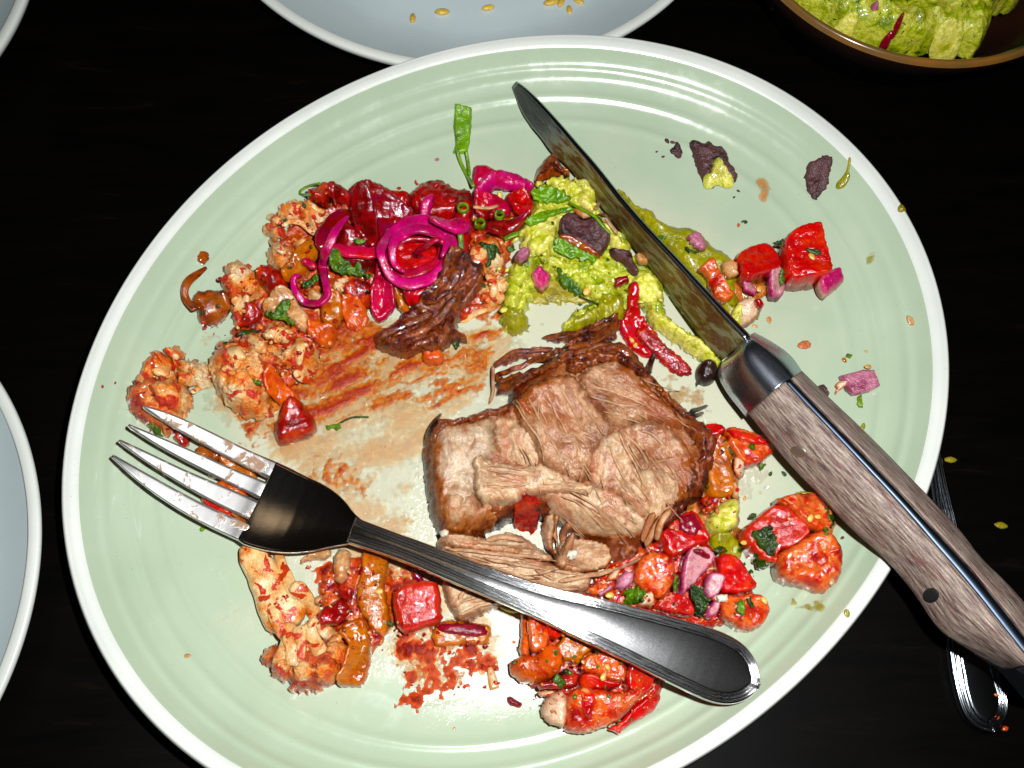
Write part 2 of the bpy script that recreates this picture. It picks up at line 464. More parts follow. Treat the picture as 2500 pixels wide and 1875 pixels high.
def m_glaze(name, cols, rough=.17, centre=None, bump=.06, coat=.35, oil=False):
    N = NT(name)
    c = N.ramp(N.noise(.25, 3, .55), [(.35, cols[0]), (.65, cols[1])])
    sp = N.noise(14, 2, .5)
    c = N.mix(N.step(sp, .73, .78), c, tuple(x*.55 for x in cols[0][:3])+(1,))
    nrm = N.bump(N.noise(1.6, 3, .5), bump, .06)
    if oil:   # a thin greasy film over the middle of the plate: warmer, with droplets
        a = N.attr('edge', 'Fac')
        g = N.math('ADD', a, N.math('MULTIPLY', N.math('SUBTRACT', N.noise(.35, 3, .6), .5), .5))
        wet = N.step(g, .78, .52)
        c = N.mix(N.math('MULTIPLY', wet, .85), c, srgb(192, 190, 166))
        nrm2 = N.bump(N.math('MULTIPLY', N.step(N.noise(11., 3, .6), .5, .72), wet), .22, .03, nrm)
        nrm = nrm2
    rr = N.math('ADD', rough-.04, N.math('MULTIPLY', N.noise(3., 3, .6), .1)); rr = N.math('ADD', rr, N.math('MULTIPLY', N.step(N.noise(.7, 4, .65, dist=1.2), .5, .7), .09))
    N.set(col=c, rough=rr, normal=nrm, coat=coat, coatr=.09, spec=.6)
    return N.m
M_GREEN = m_glaze('green_glaze', (srgb(164, 181, 154), srgb(172, 187, 161)), oil=True)
M_WHITE = m_glaze('white_glaze', (srgb(206, 210, 202), srgb(216, 219, 211)), .25)
M_BLUE = m_glaze('blue_white_glaze', (srgb(186, 200, 202), srgb(194, 207, 207)), .34, coat=.1)
M_BROWNRIM = m_glaze('brown_rim_glaze', (srgb(134, 84, 26), srgb(52, 66, 44)), .2)
M_BOWLOUT = m_glaze('bowl_outer_glaze', (srgb(34, 14, 6), srgb(22, 10, 5)), .3)
M_BOWLIN = m_glaze('bowl_inner_glaze', (srgb(50, 24, 10), srgb(36, 18, 8)), .22)
M_BOWLGREEN = m_glaze('bowl_green_band', (srgb(20, 58, 34), srgb(14, 40, 50)), .12)

def m_table():
    N = NT('dark_wood')
    mp = N.n('Mapping'); N.l(N.pos, mp.inputs[0]); mp.inputs['Rotation'].default_value = (0, 0, -.38); mp.inputs['Scale'].default_value = (.22, 1.5, 1); v = mp.outputs[0]; g = N.noise(1.1, 6, .65, src=v, dist=.6)
    c = N.ramp(g, [(.35, (.0005, .0004, .0003)), (.62, (.0012, .0007, .0004)), (.86, (.008, .004, .0016))])
    c = N.mix(N.step(N.noise(6, 2, .5), .8, .83), c, (.02, .02, .018, 1))
    N.set(col=c, rough=N.math('ADD', .36, N.math('MULTIPLY', g, .2)), normal=N.bump(g, .15, .05), spec=.06)
    return N.m
M_TABLE = m_table()

def m_steel(name, col=(.74, .73, .71, 1), rough=.17, scr=1.0, stain=None, soft=False, fade=None):
    N = NT(name)
    v = N.attr('uvm')
    s1 = N.noise(9, 4, .7, src=N.mapv(v, (.4, 9, 1))); s2 = N.noise(30, 2, .5, src=N.mapv(N.pos, (1, 1, 1)))
    nrm = N.bump(s1, .10*scr, .01); nrm = N.bump(s2, .10*scr, .006, nrm)
    r = N.math('ADD', rough-.05, N.math('MULTIPLY', s1, .12))
    c = col; metal = 1.0
    if fade:
        sx = N.n('SeparateXYZ'); N.l(v, sx.inputs[0]); r = N.math('SUBTRACT', r, N.math('MULTIPLY', N.step(sx.outputs[0], fade[0], fade[1]), fade[2]))
    if stain:
        t = N.noise(1.7, 5, .65, dist=.5); st = N.step(t, stain[1]-.03, stain[1]+(.16 if soft else .05))
        c = N.mix(st, col, stain[0]); metal = N.math('SUBTRACT', 1.0, N.math('MULTIPLY', st, .9))
        r = N.math('ADD', r, N.math('MULTIPLY', st, .25)); nrm = N.bump(N.math('MULTIPLY', st, N.noise(20, 2, .5)), .4, .02, nrm)
    N.set(col=c, rough=r, metal=metal, normal=nrm)
    return N.m
M_STEEL = m_steel('fork_steel', rough=.115, scr=1.3)
M_HANDLE = m_steel('handle_steel', (.66, .66, .66, 1), rough=.15, scr=1.6)
M_TINE = m_steel('tine_steel', rough=.36, scr=1.8, stain=(srgb(150, 118, 92), .60), fade=(5.4, 7.0, .2))
M_BOLSTER = m_steel('bolster_steel', (.42, .47, .55, 1), rough=.27, scr=3.0)
M_TANG = m_steel('tang_steel', (.045, .06, .085, 1), rough=.38)
M_SPOON = m_steel('spoon_steel', (.30, .33, .36, 1), rough=.16)

def m_wood():
    N = NT('grey_laminated_wood')
    v = N.attr('uvm')
    g = N.noise(1.0, 5, .7, src=N.mapv(v, (1.3, 26, 1)), dist=.15); g2 = N.noise(1.0, 3, .6, src=N.mapv(v, (.5, 9, 1)))
    g3 = N.noise(1.0, 3, .6, src=N.mapv(v, (10, 60, 1)))
    c = N.ramp(g, [(.36, srgb(70, 50, 48)), (.46, srgb(118, 98, 90)), (.56, srgb(150, 134, 120)), (.68, srgb(186, 172, 154))])
    c = N.mix(N.math('MULTIPLY', N.step(g2, .56, .66), .65), c, srgb(104, 46, 46))
    c = N.mix(N.math('MULTIPLY', N.step(g3, .52, .62), .35), c, srgb(66, 52, 50))
    nrm = N.bump(g, .5, .03); nrm = N.bump(g3, .5, .015, nrm)
    N.set(col=c, rough=.55, normal=nrm, spec=.3)
    return N.m
M_WOOD = m_wood()

# ------------------------------------------------------------------ table
def table():
    V = [(-160, -160, 0), (160, -160, 0), (160, 160, 0), (-160, 160, 0), (-160, -160, -3), (160, -160, -3), (160, 160, -3), (-160, 160, -3)]
    F = [(0, 1, 2, 3), (7, 6, 5, 4), (0, 4, 5, 1), (1, 5, 6, 2), (2, 6, 7, 3), (3, 7, 4, 0)]
    o = link('table', V, F, M_TABLE, smooth=False, hm=False); o['kind'] = 'structure'; return o
table()

def dish(name, centre, rfun, S, Z, mats, splits, label, cat, thick=.42, zbase=0.0, foot=.55, group=None, ntheta=256, under=.85, outside=None):
    """a turned dish; splits: list of (part name, s-range index, material); the underside belongs to the last part"""
    root = empty(name, (centre[0], centre[1], zbase))
    th = np.arange(ntheta)*2*math.pi/ntheta; R = rfun(th)
    def ring(s, z): return np.stack([centre[0]+np.cos(th)*R*s, centre[1]+np.sin(th)*R*s, np.full(ntheta, z+zbase)], 1)
    for k, (pn, i0, i1, mt) in enumerate(splits):
        rows = [ring(S[i], Z[i]) for i in range(i0, i1+1)]
        ss = [S[i] for i in range(i0, i1+1)]
        if pn == 'rim':
            if outside is not None:
                loft(pn, rows, mt, root, cap=False, attrs={'edge': np.repeat(ss, ntheta)}); rows = rows[-1:]; ss = ss[-1:]; pn = 'outside'; mt = outside
            for s_, z_ in ((.992, Z[-1]-.25), (.965, Z[-1]-.6), (under, .5*Z[0]), (foot+.03, .25*Z[0]), (foot+.02, 0.02), (foot-.02, 0.02), (foot-.03, .2*Z[0]), (.01, .2*Z[0])):
                rows.append(ring(s_, z_)); ss.append(s_)
        loft(pn, rows, mt, root, cap=('start' if i0 == 0 else False), attrs={'edge': np.repeat(ss, ntheta)})
    tag(root, label, cat, group)
    return root
sd_ = np.unique(np.r_[np.linspace(.005, .78, 24), np.linspace(.78, .961, 90)]); zd_ = plate_prof(sd_)
sr_ = np.unique(np.r_[np.linspace(.961, 1.0, 26)]); zr_ = plate_prof(sr_)
S_ = np.r_[sd_, sr_[1:]]; Z_ = np.r_[zd_, zr_[1:]]; k_ = len(sd_)-1
dish('dinner_plate', PC, rout, S_, Z_, None, [('well', 0, k_, M_GREEN), ('rim', k_, len(S_)-1, M_WHITE)],
     'large sage green stoneware plate with a white rim holding the half eaten meal', 'plate')

def side_dish(name, edge_px, zr, label, R=None, ctr=None, blue=M_BLUE, rimm=M_WHITE, cat='plate', group=None, prof=None, rimw=.961, asp=(1, 1)):
    E_ = at(edge_px, zr)
    if ctr is None:
        A = np.c_[2*E_, np.ones(len(E_))]; s = np.linalg.lstsq(A, (E_**2).sum(1), rcond=None)[0]
        ctr = s[:2]; R = math.sqrt(s[2]+ctr@ctr)
    print(name, ctr, R)
    S = np.r_[np.linspace(.005, .75, 12), np.linspace(.78, rimw, 10), np.linspace(rimw, 1, 10)[1:]]
    z0 = .45
    Z = np.where(S < .7, z0, z0+(zr-z0)*np.clip((S-.7)/(rimw+.02-.7), 0, 1)**1.8)
    Z[-9:] = zr-.02+.04*np.sin(np.linspace(0, math.pi, 9)); Z[-1] = zr-.12
    k = 21
    return dish(name, ctr, lambda t: R*np.ones_like(t), S, Z, None, [('well', 0, k, blue), ('rim', k, len(S)-1, rimm)], label, cat, group=group), ctr, R
pg = 'bluish white plates around the dinner plate'
P_TOP, ct_, Rt_ = side_dish('side_plate', [(640,0),(724,55),(824,109),(908,139),(1525,80),(1595,35),(1644,0)], 1.7, 'bluish white plate with scattered rice grains behind the green plate', group=pg)
P_LEFT, cl_, Rl_ = side_dish('side_plate', [(0,932),(57,1051),(90,1209),(97,1322),(85,1458),(51,1571),(0,1695)], 1.7, 'bluish white plate cut by the frame beside the fork tips', group=pg)
P_TL, cc_, Rc_ = side_dish('side_plate', [(0,186),(45,90),(62,0)], 1.7, 'sliver of a bluish white plate in the top left corner', ctr=at([(62, 0)], 1.7)[0]+np.array([-10.4, 1.5]), R=10.5, group=pg)

# ------------------------------------------------------------------ bowl with a brown rim
BE = at([(1927,0),(1981,54),(2063,100),(2144,127),(2239,148),(2361,152),(2500,133)], 4.2)
A = np.c_[2*BE, np.ones(len(BE))]; s = np.linalg.lstsq(A, (BE**2).sum(1), rcond=None)[0]
BC = s[:2]; BR = math.sqrt(s[2]+BC@BC); print('bowl', BC, BR)
Sb = np.r_[np.linspace(.01, .6, 8), np.linspace(.64, .93, 8), [.945, .961, .965, .975, .985, .993, 1.0]]
Zb = np.r_[np.full(8, .6), .6+3.2*((np.linspace(.64, .93, 8)-.6)/.33)**1.2, [3.98, 4.08, 4.16, 4.2, 4.2, 4.15, 4.0]]
dish('bowl', BC, lambda t: BR*np.ones_like(t), Sb, Zb, None, [('well', 0, 14, M_BOWLIN), ('glaze_band', 14, 17, M_BOWLGREEN), ('rim', 17, len(Sb)-1, M_BROWNRIM)],
     'dark brown glazed bowl with an amber rim holding guacamole, cut by the top right corner', 'bowl', under=.7, outside=M_BOWLOUT)

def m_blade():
    N = NT('blade_smears_reflection'); v = N.attr('uvm')
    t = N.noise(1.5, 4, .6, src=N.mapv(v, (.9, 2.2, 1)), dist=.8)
    c = N.ramp(t, [(.30, srgb(120, 124, 116)), (.42, srgb(132, 128, 84)), (.52, srgb(98, 84, 30)), (.60, srgb(92, 44, 20)), (.70, srgb(116, 110, 70))])  # food smears, with the mirrored guacamole painted into the same colours
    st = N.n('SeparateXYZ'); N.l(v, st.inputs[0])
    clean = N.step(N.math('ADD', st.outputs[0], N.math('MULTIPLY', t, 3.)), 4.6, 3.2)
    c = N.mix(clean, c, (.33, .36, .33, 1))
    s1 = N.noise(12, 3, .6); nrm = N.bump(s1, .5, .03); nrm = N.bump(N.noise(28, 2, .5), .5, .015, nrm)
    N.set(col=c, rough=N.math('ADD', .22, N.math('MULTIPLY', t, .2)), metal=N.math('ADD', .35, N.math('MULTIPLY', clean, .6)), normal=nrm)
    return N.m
# ------------------------------------------------------------------ cutlery
def ribs(U, L, n):
    U = chaikin(np.asarray(U, float), 3, False); L = chaikin(np.asarray(L, float), 3, False)
    f = lambda p: np.stack([np.interp(np.linspace(0, 1, n), np.r_[0, np.cumsum(np.hypot(*np.diff(p, axis=0).T))]/np.hypot(*np.diff(p, axis=0).T).sum(), p[:, k]) for k in (0, 1)], 1)
    return f(U), f(L)
AX0, AXD = np.array([304., 1050.]), np.array([1526., 640.])/math.hypot(1526, 640)
def axis_q(px): return (np.atleast_2d(px)-AX0)@AXD
def eline(P, line):
    best = np.full(len(P), 1e9)
    for a, b in zip(line[:-1], line[1:]):
        ab = b-a; l = ab@ab
        if l < 1e-12: continue
        t = np.clip(((P-a)@ab)/l, 0, 1); d = P-a-t[:, None]*ab; best = np.minimum(best, d[:, 0]**2+d[:, 1]**2)
    return np.sqrt(best)
def bar(name, U, L, zq, thick, prof, mat, parent, n=80, nv=25, outline=None, hm=True, sink=0.0):
    """a flat metal bar between two edges given in photo pixels; zq: height along it; prof(E, v): relief"""
    U, L = ribs(U, L, n); v = np.sin(np.linspace(-1, 1, nv)*math.pi/2)*.5+np.linspace(-1, 1, nv)*.5
    px = U[:, None]*(1-v[None, :, None])/2+L[:, None]*(1+v[None, :, None])/2
    z = zq(px.reshape(-1, 2))-sink*np.repeat(np.clip((np.linspace(0, 1, n)-.86)/.14, 0, 1)**2, nv); X = at(px.reshape(-1, 2), z)
    uo, lo_ = X.reshape(n, nv, 2)[:, 0], X.reshape(n, nv, 2)[:, -1]
    poly = np.vstack([uo, lo_[::-1]]) if outline is None else outline
    E = np.minimum(eline(X, uo), eline(X, lo_)); vv = np.tile(v, n)
    top = z+prof(E, vv)
    up = np.c_[X, top].reshape(n, nv, 3); dn = np.c_[X, z-thick+.3*np.minimum(.07-np.minimum(E, .07), .07)+(prof(np.full_like(E, .3), vv))*1.0].reshape(n, nv, 3)
    rows = np.concatenate([up, dn[:, ::-1]], 1)
    q = np.repeat(np.linspace(0, 1, n), 2*nv)*n*.1; va = np.tile(np.r_[v, v[::-1]], n)
    return loft(name, rows, mat, parent, attrs={'uvm': np.stack([q, va, 0*q], 1)}, hm=hm)
FZ = lambda px: np.interp(axis_q(px), [0, 120, 260, 400, 520, 640, 900, 1200, 1500, 1700], [2.35, 2.0, 1.72, 1.62, 1.8, 2.2, 2.75, 2.95, 2.75, 2.5])
def zs_(px):
    q = axis_q(px); s = 0
    for o in (-60, -30, 0, 30, 60): s = s+FZ(px+o*AXD)
    return s/5
rnd = lambda E, r: -r*(1-np.sqrt(1-(1-np.clip(E/r, 0, 1))**2))
def bead(E, v):
    g = lambda c, w, a: a*np.exp(-((E-c)/w)**2)
    return rnd(E, .09)+g(.095, .018, -.07)+g(.14, .02, .03)+g(.185, .018, -.07)+g(.225, .02, .02)+g(.27, .018, -.05)+.03*np.clip((.3-E)/.1, 0, 1)+.075*(1-v*v)
E_ = lambda p: T('E', p); G_ = lambda p: T('G', p)
fU = np.vstack([E_([(1500, 1032), (1700, 1130), (1900, 1222), (2030, 1330), (2100, 1430)]), [(882, 1267)]])
fL = np.vstack([E_([(1200, 1640)]), G_([(150, 262), (400, 322), (640, 312), (800, 272)]), [(858, 1327)]])
HU = [(870, 1260), (882, 1267), (1000, 1311), (1108, 1351), (1217, 1391), (1325, 1427), (1434, 1452), (1542, 1478), (1650, 1507), (1753, 1536), (1815, 1568), (1845, 1605), (1858, 1648), (1857, 1668)]
HL = [(846, 1325), (862, 1330), (975, 1366), (1080, 1412), (1185, 1455), (1290, 1500), (1390, 1549), (1490, 1595), (1600, 1650), (1690, 1694), (1740, 1716), (1785, 1722), (1826, 1709), (1850, 1686)]
TU = [[(470, 595), (700, 660), (1000, 800), (1300, 950), (1500, 1032), (1640, 1095)], [(355, 732), (600, 835), (900, 960), (1180, 1090), (1425, 1185), (1540, 1235)],
      [(285, 850), (500, 950), (780, 1085), (1080, 1210), (1345, 1325), (1470, 1380)], [(240, 972), (430, 1080), (680, 1220), (980, 1380), (1265, 1500), (1400, 1560)]]
TL = [[(466, 618), (640, 730), (900, 880), (1200, 1045), (1425, 1150), (1540, 1200)], [(345, 760), (600, 920), (860, 1060), (1120, 1190), (1345, 1300), (1460, 1360)],
      [(268, 875), (440, 1000), (720, 1180), (1000, 1340), (1265, 1465), (1390, 1530)], [(223, 1000), (400, 1165), (620, 1330), (900, 1500), (1200, 1640), (1330, 1700)]]
def build_fork():
    fork = empty('fork', (*at([(870, 1290)], .7)[0], .7))
    tag(fork, 'stainless steel dinner fork with a beaded handle lying across the food', 'fork')
    dish_ = lambda E, v: rnd(E, .05)+.16*v*v-.10
    bar('head', fU, fL, zs_, .17, lambda E, v: rnd(E, .06)+.15*v*v-.1, M_STEEL, fork, n=60, nv=31)
    bar('handle', HU, HL, zs_, .26, bead, M_HANDLE, fork, n=260, nv=61)
    for U, L in zip(TU, TL):
        k = TU.index(U); v0 = (-.78, -.27, .27, .78)[k]
        bar('tine', E_(U), E_(L), zs_, .26, lambda E, v, v0=v0: rnd(E, .07)+.15*v0*v0-.1+.004+.12*v0*v*.25, M_TINE, fork, n=70, nv=15, sink=.14)
    return fork
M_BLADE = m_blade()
M_SPINE = m_steel('spine_steel', (.34, .38, .42, 1), rough=.2)
M_RIVET = m_steel('rivet_metal', (.42, .40, .33, 1), rough=.5)
def m_plain(name, col, rough=.5):
    N = NT(name); N.set(col=col, rough=rough); return N.m
M_BLACK = m_plain('black_hole', (.004, .004, .004, 1), .7)
def build_knife():
    sp = np.vstack([T('N', [(1325, 403), (1375, 438), (1500, 570), (1620, 710)]), T('C', [(640, 0), (800, 180), (1000, 440), (1200, 670), (1400, 880), (1600, 1100), (1800, 1320), (1975, 1500)])])
    eg = np.vstack([T('N', [(1303, 432), (1345, 560), (1400, 640), (1440, 682), (1490, 760)]), T('C', [(530, 150), (700, 330), (850, 520), (1010, 720), (1130, 880), (1300, 1090), (1400, 1250), (1520, 1420), (1640, 1590), (1760, 1690)])])
    n = 90; sp, eg = ribs(sp, eg, n); eg = sp+(eg-sp)*.88
    u = np.linspace(0, 1, n)
    zsn = np.interp(u, [0, .05, .3, .6, 1], [1.45, 1.6, 2.2, 2.75, 3.35]); zeg = np.interp(u, [0, .3, .6, 1], [1.35, 1.28, 1.35, 1.6])
    knife = empty('steak_knife', (*at([(1880, 900)], 1.4)[0], 1.3))
    tag(knife, 'steak knife with a grey wood handle and a blade with food smears and painted reflections resting on the plate rim', 'knife')
    wd = np.interp(u, [0, .08, 1], [3, 5.5, 9.5])[:, None]
    sl = sp+np.array([-.75, .62])*wd; sr = sp+np.array([.75, -.62])*wd
    cols = [np.c_[at(sr, zsn-.05), zsn-.05], np.c_[at(sp*.5+sr*.5, zsn), zsn], np.c_[at(sp*.5+sl*.5, zsn), zsn], np.c_[at(sl, zsn-.05), zsn-.05]]
    for t in np.linspace(.08, 1, 12):
        z = zsn*(1-t)+zeg*t; cols.append(np.c_[at(sl*(1-t)+eg*t, z), z])
    e3 = cols[-1].copy(); e3[:, 2] -= .03; cols.append(e3)
    b = cols[0].copy(); d = (cols[0]-e3); cols.append(e3+d*.5+[.04, 0, -.1])
    up = np.array([0, 0, .012])
    sp4 = [c_+up for c_ in cols[:4]]; srow = np.stack(sp4+[cols[3]-[0, 0, .12], cols[0]-[0, 0, .12]], 1)
    loft('spine', srow, M_SPINE, knife, attrs={'uvm': np.stack([np.repeat(u*12, 6), np.tile(np.linspace(0, .4, 6), n), np.zeros(n*6)], 1)}, hm=True)
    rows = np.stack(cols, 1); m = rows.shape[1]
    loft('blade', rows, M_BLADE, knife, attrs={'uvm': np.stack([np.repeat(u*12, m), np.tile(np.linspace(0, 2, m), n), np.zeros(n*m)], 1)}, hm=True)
    J = lambda *p: T('J', p); K = lambda *p: T('K', p)
    B = [J((235, 318), (318, 218), (344, 192), (395, 170)), J((150, 398), (400, 292), (430, 270), (520, 236)), J((220, 540), (510, 400), (545, 378), (640, 322)), J((360, 710), (600, 500), (640, 483), (713, 430))]
    H = [B[-1], J((540, 940), (800, 712), (838, 690), (925, 638)), J((720, 1140), (980, 900), (1020, 878), (1100, 800)), J((870, 1290), (1150, 1082), (1192, 1058), (1265, 965)), J((1000, 1440), (1300, 1240), (1345, 1215), (1445, 1150)),
         J((1250, 1659), (1500, 1462), (1545, 1434), (1650, 1360)), K((360, 655), (560, 548), (600, 523), (705, 505)), K((480, 795), (680, 684), (722, 655), (800, 635)), K((595, 985), (785, 810), (828, 780), (900, 725)),
         K((715, 1058), (875, 925), (918, 893), (990, 825)), K((830, 1122), (965, 1040), (1005, 1005), (1075, 925)), K((950, 1178), (1050, 1145), (1090, 1110), (1150, 1030))]
    C_ = [H[-1], K((1040, 1250), (1130, 1232), (1170, 1200), (1230, 1120)), K((1120, 1330), (1190, 1300), (1220, 1275), (1260, 1200))]
    def secs(S, z0, z1, n):
        S = np.stack(S).reshape(len(S), -1); S = chaikin(S, 2, False)
        L = np.r_[0, np.cumsum(np.linalg.norm(np.diff(S[:, 2:4], axis=0), axis=1))]
        s = np.linspace(0, L[-1], n); S = np.stack([np.interp(s, L, S[:, k]) for k in range(8)], 1).reshape(n, 4, 2)
        return S, np.linspace(z0, z1, n), s/85.
    def scale_(name, S, zt, s, mat, left, drop, thick, rnd_=.06):
        rows = []; a, b = (1, 0) if left else (2, 3)
        for Q, z in zip(S, zt):
            r = []
            for t in np.r_[0, .03, .08, np.linspace(.15, 1, 14)]:
                zz = z-drop*(1-math.cos(t*math.pi/2))**1.15-(rnd_*(1-min(t/.08, 1))**2)
                r.append([*at([Q[a]*(1-t)+Q[b]*t], zz)[0], zz])
            e = r[-1]; c0 = r[0]
            zl = z-thick
            r.append([e[0]*.96+c0[0]*.04, e[1]*.96+c0[1]*.04, e[2]*.6+zl*.4]); r.append([e[0]*.75+c0[0]*.25, e[1]*.75+c0[1]*.25, zl])
            r.append([e[0]*.2+c0[0]*.8, e[1]*.2+c0[1]*.8, zl]); r.append([c0[0], c0[1], zl+.05])
            rows.append(r)
        rows = np.array(rows); m = rows.shape[1]; n = len(rows)
        return loft(name, rows, mat, knife, attrs={'uvm': np.stack([np.repeat(s*1.0, m)+(0 if left else 9), np.tile(np.r_[np.linspace(0, .9, m-4), 1, 1, .5, 0], n)+.002*np.repeat(s, m), np.zeros(n*m)], 1)}, hm=True)
    S, zt, s = secs(B, 3.55, 3.85, 40)
    rows = []
    for i, (Q, z) in enumerate(zip(S, zt)):
        e0 = .42*math.exp(-i/3.5); z = z-e0; r = []
        for t in np.linspace(1, 0, 12): zz = z-.75*(1-math.cos(t*math.pi/2)); r.append([*at([Q[2]*(1-t)+Q[3]*t], zz)[0], zz])
        for t in np.linspace(0, 1, 18): zz = z-1.45*(1-math.cos(t*math.pi/2))**1.1; r.append([*at([Q[1]*(1-t)+Q[0]*t], zz)[0], zz])
        e = r[-1]; c0 = r[0]; r.append([e[0], e[1], z-1.9]); r.append([c0[0], c0[1], z-1.9]); rows.append(r)
    rows = np.array(rows); m = rows.shape[1]
    loft('bolster', rows, M_BOLSTER, knife, attrs={'uvm': np.stack([np.repeat(s, m), np.tile(np.linspace(0, 1, m), 40), np.zeros(40*m)], 1)}, hm=True)
    S, zt, s = secs(H, 3.85, 4.75, 110)
    lh = scale_('handle_scale', S, zt, s, M_WOOD, True, 1.35, 1.95)
    scale_('handle_scale', S, zt, s, M_WOOD, False, .8, 1.95)
    def tang(name, S, zt, s, mat):
        rows = []
        for Q, z in zip(S, zt):
            a = at([Q[1]], z+.03)[0]; b = at([Q[2]], z+.03)[0]; rows.append([[*a, z-.05], [*(a*.85+b*.15), z+.0], [*(a*.15+b*.85), z+.0], [*b, z-.05], [*b, z-1.9], [*a, z-1.9]])
        return loft(name, rows, mat, knife, attrs={'uvm': np.stack([np.repeat(s, 6), np.tile(np.linspace(0, .3, 6), len(S)), np.zeros(len(S)*6)], 1)}, hm=True)
    tang('tang', S, zt, s, M_TANG)
    S, zt, s = secs(C_, 4.76, 4.9, 12)
    c = scale_('end_cap', S, zt, s, M_BOLSTER, True, 1.35, 1.95); scale_('end_cap', S, zt, s, M_BOLSTER, False, .8, 1.95); tang('tang', S, zt-.01, s, M_TANG)
    # a rivet on the left scale, plus a hole's dark painted as black disc
    me = lh.data; co = np.array([v.co[:] for v in me.vertices]); o_ = np.array(knife['_o'][:])
    for px, rx, ry, mt in ((T('J', [(688, 978)])[0], .19, .29, M_RIVET), (T('K', [(548, 808)])[0], .20, .36, M_BLACK)):
        w = co+o_; v = w-CAM; cv = v@RW; pp = np.stack([cv[:, 0]/cv[:, 2]*FPX+1250, cv[:, 1]/cv[:, 2]*FPX+937.5], 1)
        dd = np.hypot(*(pp-px).T)+1e3*(w[:, 2] < 3.0)
        k = np.argsort(dd)[:6]; p = w[k].mean(0); 
        nb = np.argsort(dd)[:14]; u_, s_, vt = np.linalg.svd(w[nb]-w[nb].mean(0)); nn = vt[2]; nn = nn if nn[2] > 0 else -nn
        al = vt[0]; ac = np.cross(nn, al)
        a_ = np.arange(20)*math.pi/10; rows = []
        for r, h in ((1.0, -.03), (1.0, .012), (.93, .028), (.5, .032), (.02, .033)):
            rows.append([p+nn*h+al*math.cos(q)*ry*r+ac*math.sin(q)*rx*r for q in a_])
        loft('rivet', rows, mt, knife, attrs={'uvm': np.zeros((100, 3))})
    return knife
def build_spoon():
    K = lambda *p: T('K', p)
    L = K((505, 60), (545, 310), (582, 620), (618, 960), (650, 1200), (690, 1370), (745, 1450), (800, 1483), (835, 1488))
    R = K((590, 60), (640, 310), (715, 590), (800, 900), (890, 1190), (935, 1320), (932, 1400), (895, 1455), (865, 1480))
    root = empty('spoon', (*at(K((760, 1100)), .1)[0], 0))
    tag(root, 'steel spoon handle with a rounded beaded end lying on the table under the knife handle', 'spoon')
    bar('handle', R, L, lambda p: np.full(len(p), .32), .25, lambda E, v: bead(E*.8, v), M_SPOON, root, n=160, nv=51, hm=False)
build_spoon()
# ------------------------------------------------------------------ food materials
def C_(r, g, b):
    c = srgb(r, g, b)[:3]; m = .3*c[0]+.59*c[1]+.11*c[2]
    return tuple(max(0.001, (m+(v-m)*1.10)*.80) for v in c)+(1,)
food('pork_body', tone=0.92, cols=[C_(150, 86, 50), C_(176, 112, 70), C_(120, 56, 26)], scale=1.3, rough=.3, bump=.5, fib=.9, fibscale=7, fibdark=.62, edge=(.62, C_(40, 12, 5), C_(120, 46, 14)), fine=.35, sss=.1, spec=.5)
food('pork', tone=0.80, cols=[C_(160, 102, 72), C_(190, 136, 100), C_(214, 168, 130), C_(176, 118, 92)], edge=(1.15, C_(64, 18, 5), C_(150, 76, 26)), scale=.9, rough=.24, fibcol=C_(150, 78, 48), bump=.45, fib=.7, fibscale=6, fibdark=.7, fine=.3, sss=.12, spec=.5)
food('pork_pale', tone=0.82, cols=[C_(190, 136, 104), C_(216, 174, 136), C_(230, 198, 160), C_(188, 130, 104)], edge=(.62, C_(100, 40, 12), C_(160, 92, 44)), scale=1.0, fibcol=C_(182, 112, 84), rough=.26, bump=.35, fib=.7, fibscale=6, fibdark=.74, sss=.14, spec=.5)
food('pork_inner', tone=0.84, cols=[C_(196, 144, 110), C_(222, 182, 144), C_(234, 204, 168), C_(190, 134, 108)], scale=1.0, fibcol=C_(180, 112, 82), rough=.26, bump=.35, fib=.7, fibscale=6, fibdark=.72, edge=(.1, C_(110, 48, 20), C_(176, 112, 70)), sss=.16, spec=.5)
food('pork_fat', tone=0.86, cols=[C_(200, 170, 140), C_(218, 194, 166), C_(184, 138, 104)], scale=1.5, rough=.34, bump=.4, fib=.35, fibscale=4, fibdark=.8, edge=(.62, C_(60, 18, 6), C_(150, 78, 28)), sss=.15)
food('pork_strand', tone=0.84, cols=[C_(190, 136, 100), C_(218, 176, 136), C_(170, 112, 78)], scale=1.5, rough=.4, bump=.3, fib=.6, fibscale=8, fibdark=.7, sss=.1, spec=.45)
food('pork_crust', [C_(60, 14, 5), C_(110, 38, 12), C_(156, 78, 30), C_(84, 24, 8)], scale=2.0, rough=.18, bump=.9, bscale=9, fib=.9, fibscale=6, fibdark=.4, sss=0.06, spec=.6, coat=.35)
food('char', [C_(16, 8, 6), C_(40, 14, 8)], scale=4, rough=.3, bump=.8, sss=0)
food('cauli', [C_(222, 80, 6), C_(240, 136, 46), C_(250, 196, 134), C_(255, 226, 180)], cell=9.0, scale=1.1, coat=.4, rough=.3, bump=.6, bscale=13, bdist=.05, sss=.1, speck=C_(206, 56, 4), specscale=1.8, speckt=.55)
food('cauli_stem', [C_(226, 120, 40), C_(248, 196, 130), C_(255, 228, 184)], coat=.4, fib=.3, fibscale=5, fibdark=.8, scale=1.6, rough=.3, bump=.4, sss=.18, speck=C_(196, 64, 14), specscale=2.6, speckt=.58)
food('cauli_dark', [C_(160, 40, 6), C_(220, 96, 24), C_(244, 168, 96)], cell=9.0, scale=1.5, coat=.4, rough=.3, bump=.7, bscale=13, bdist=.05, sss=.06, speck=C_(160, 30, 6), specscale=2.4, speckt=.56)
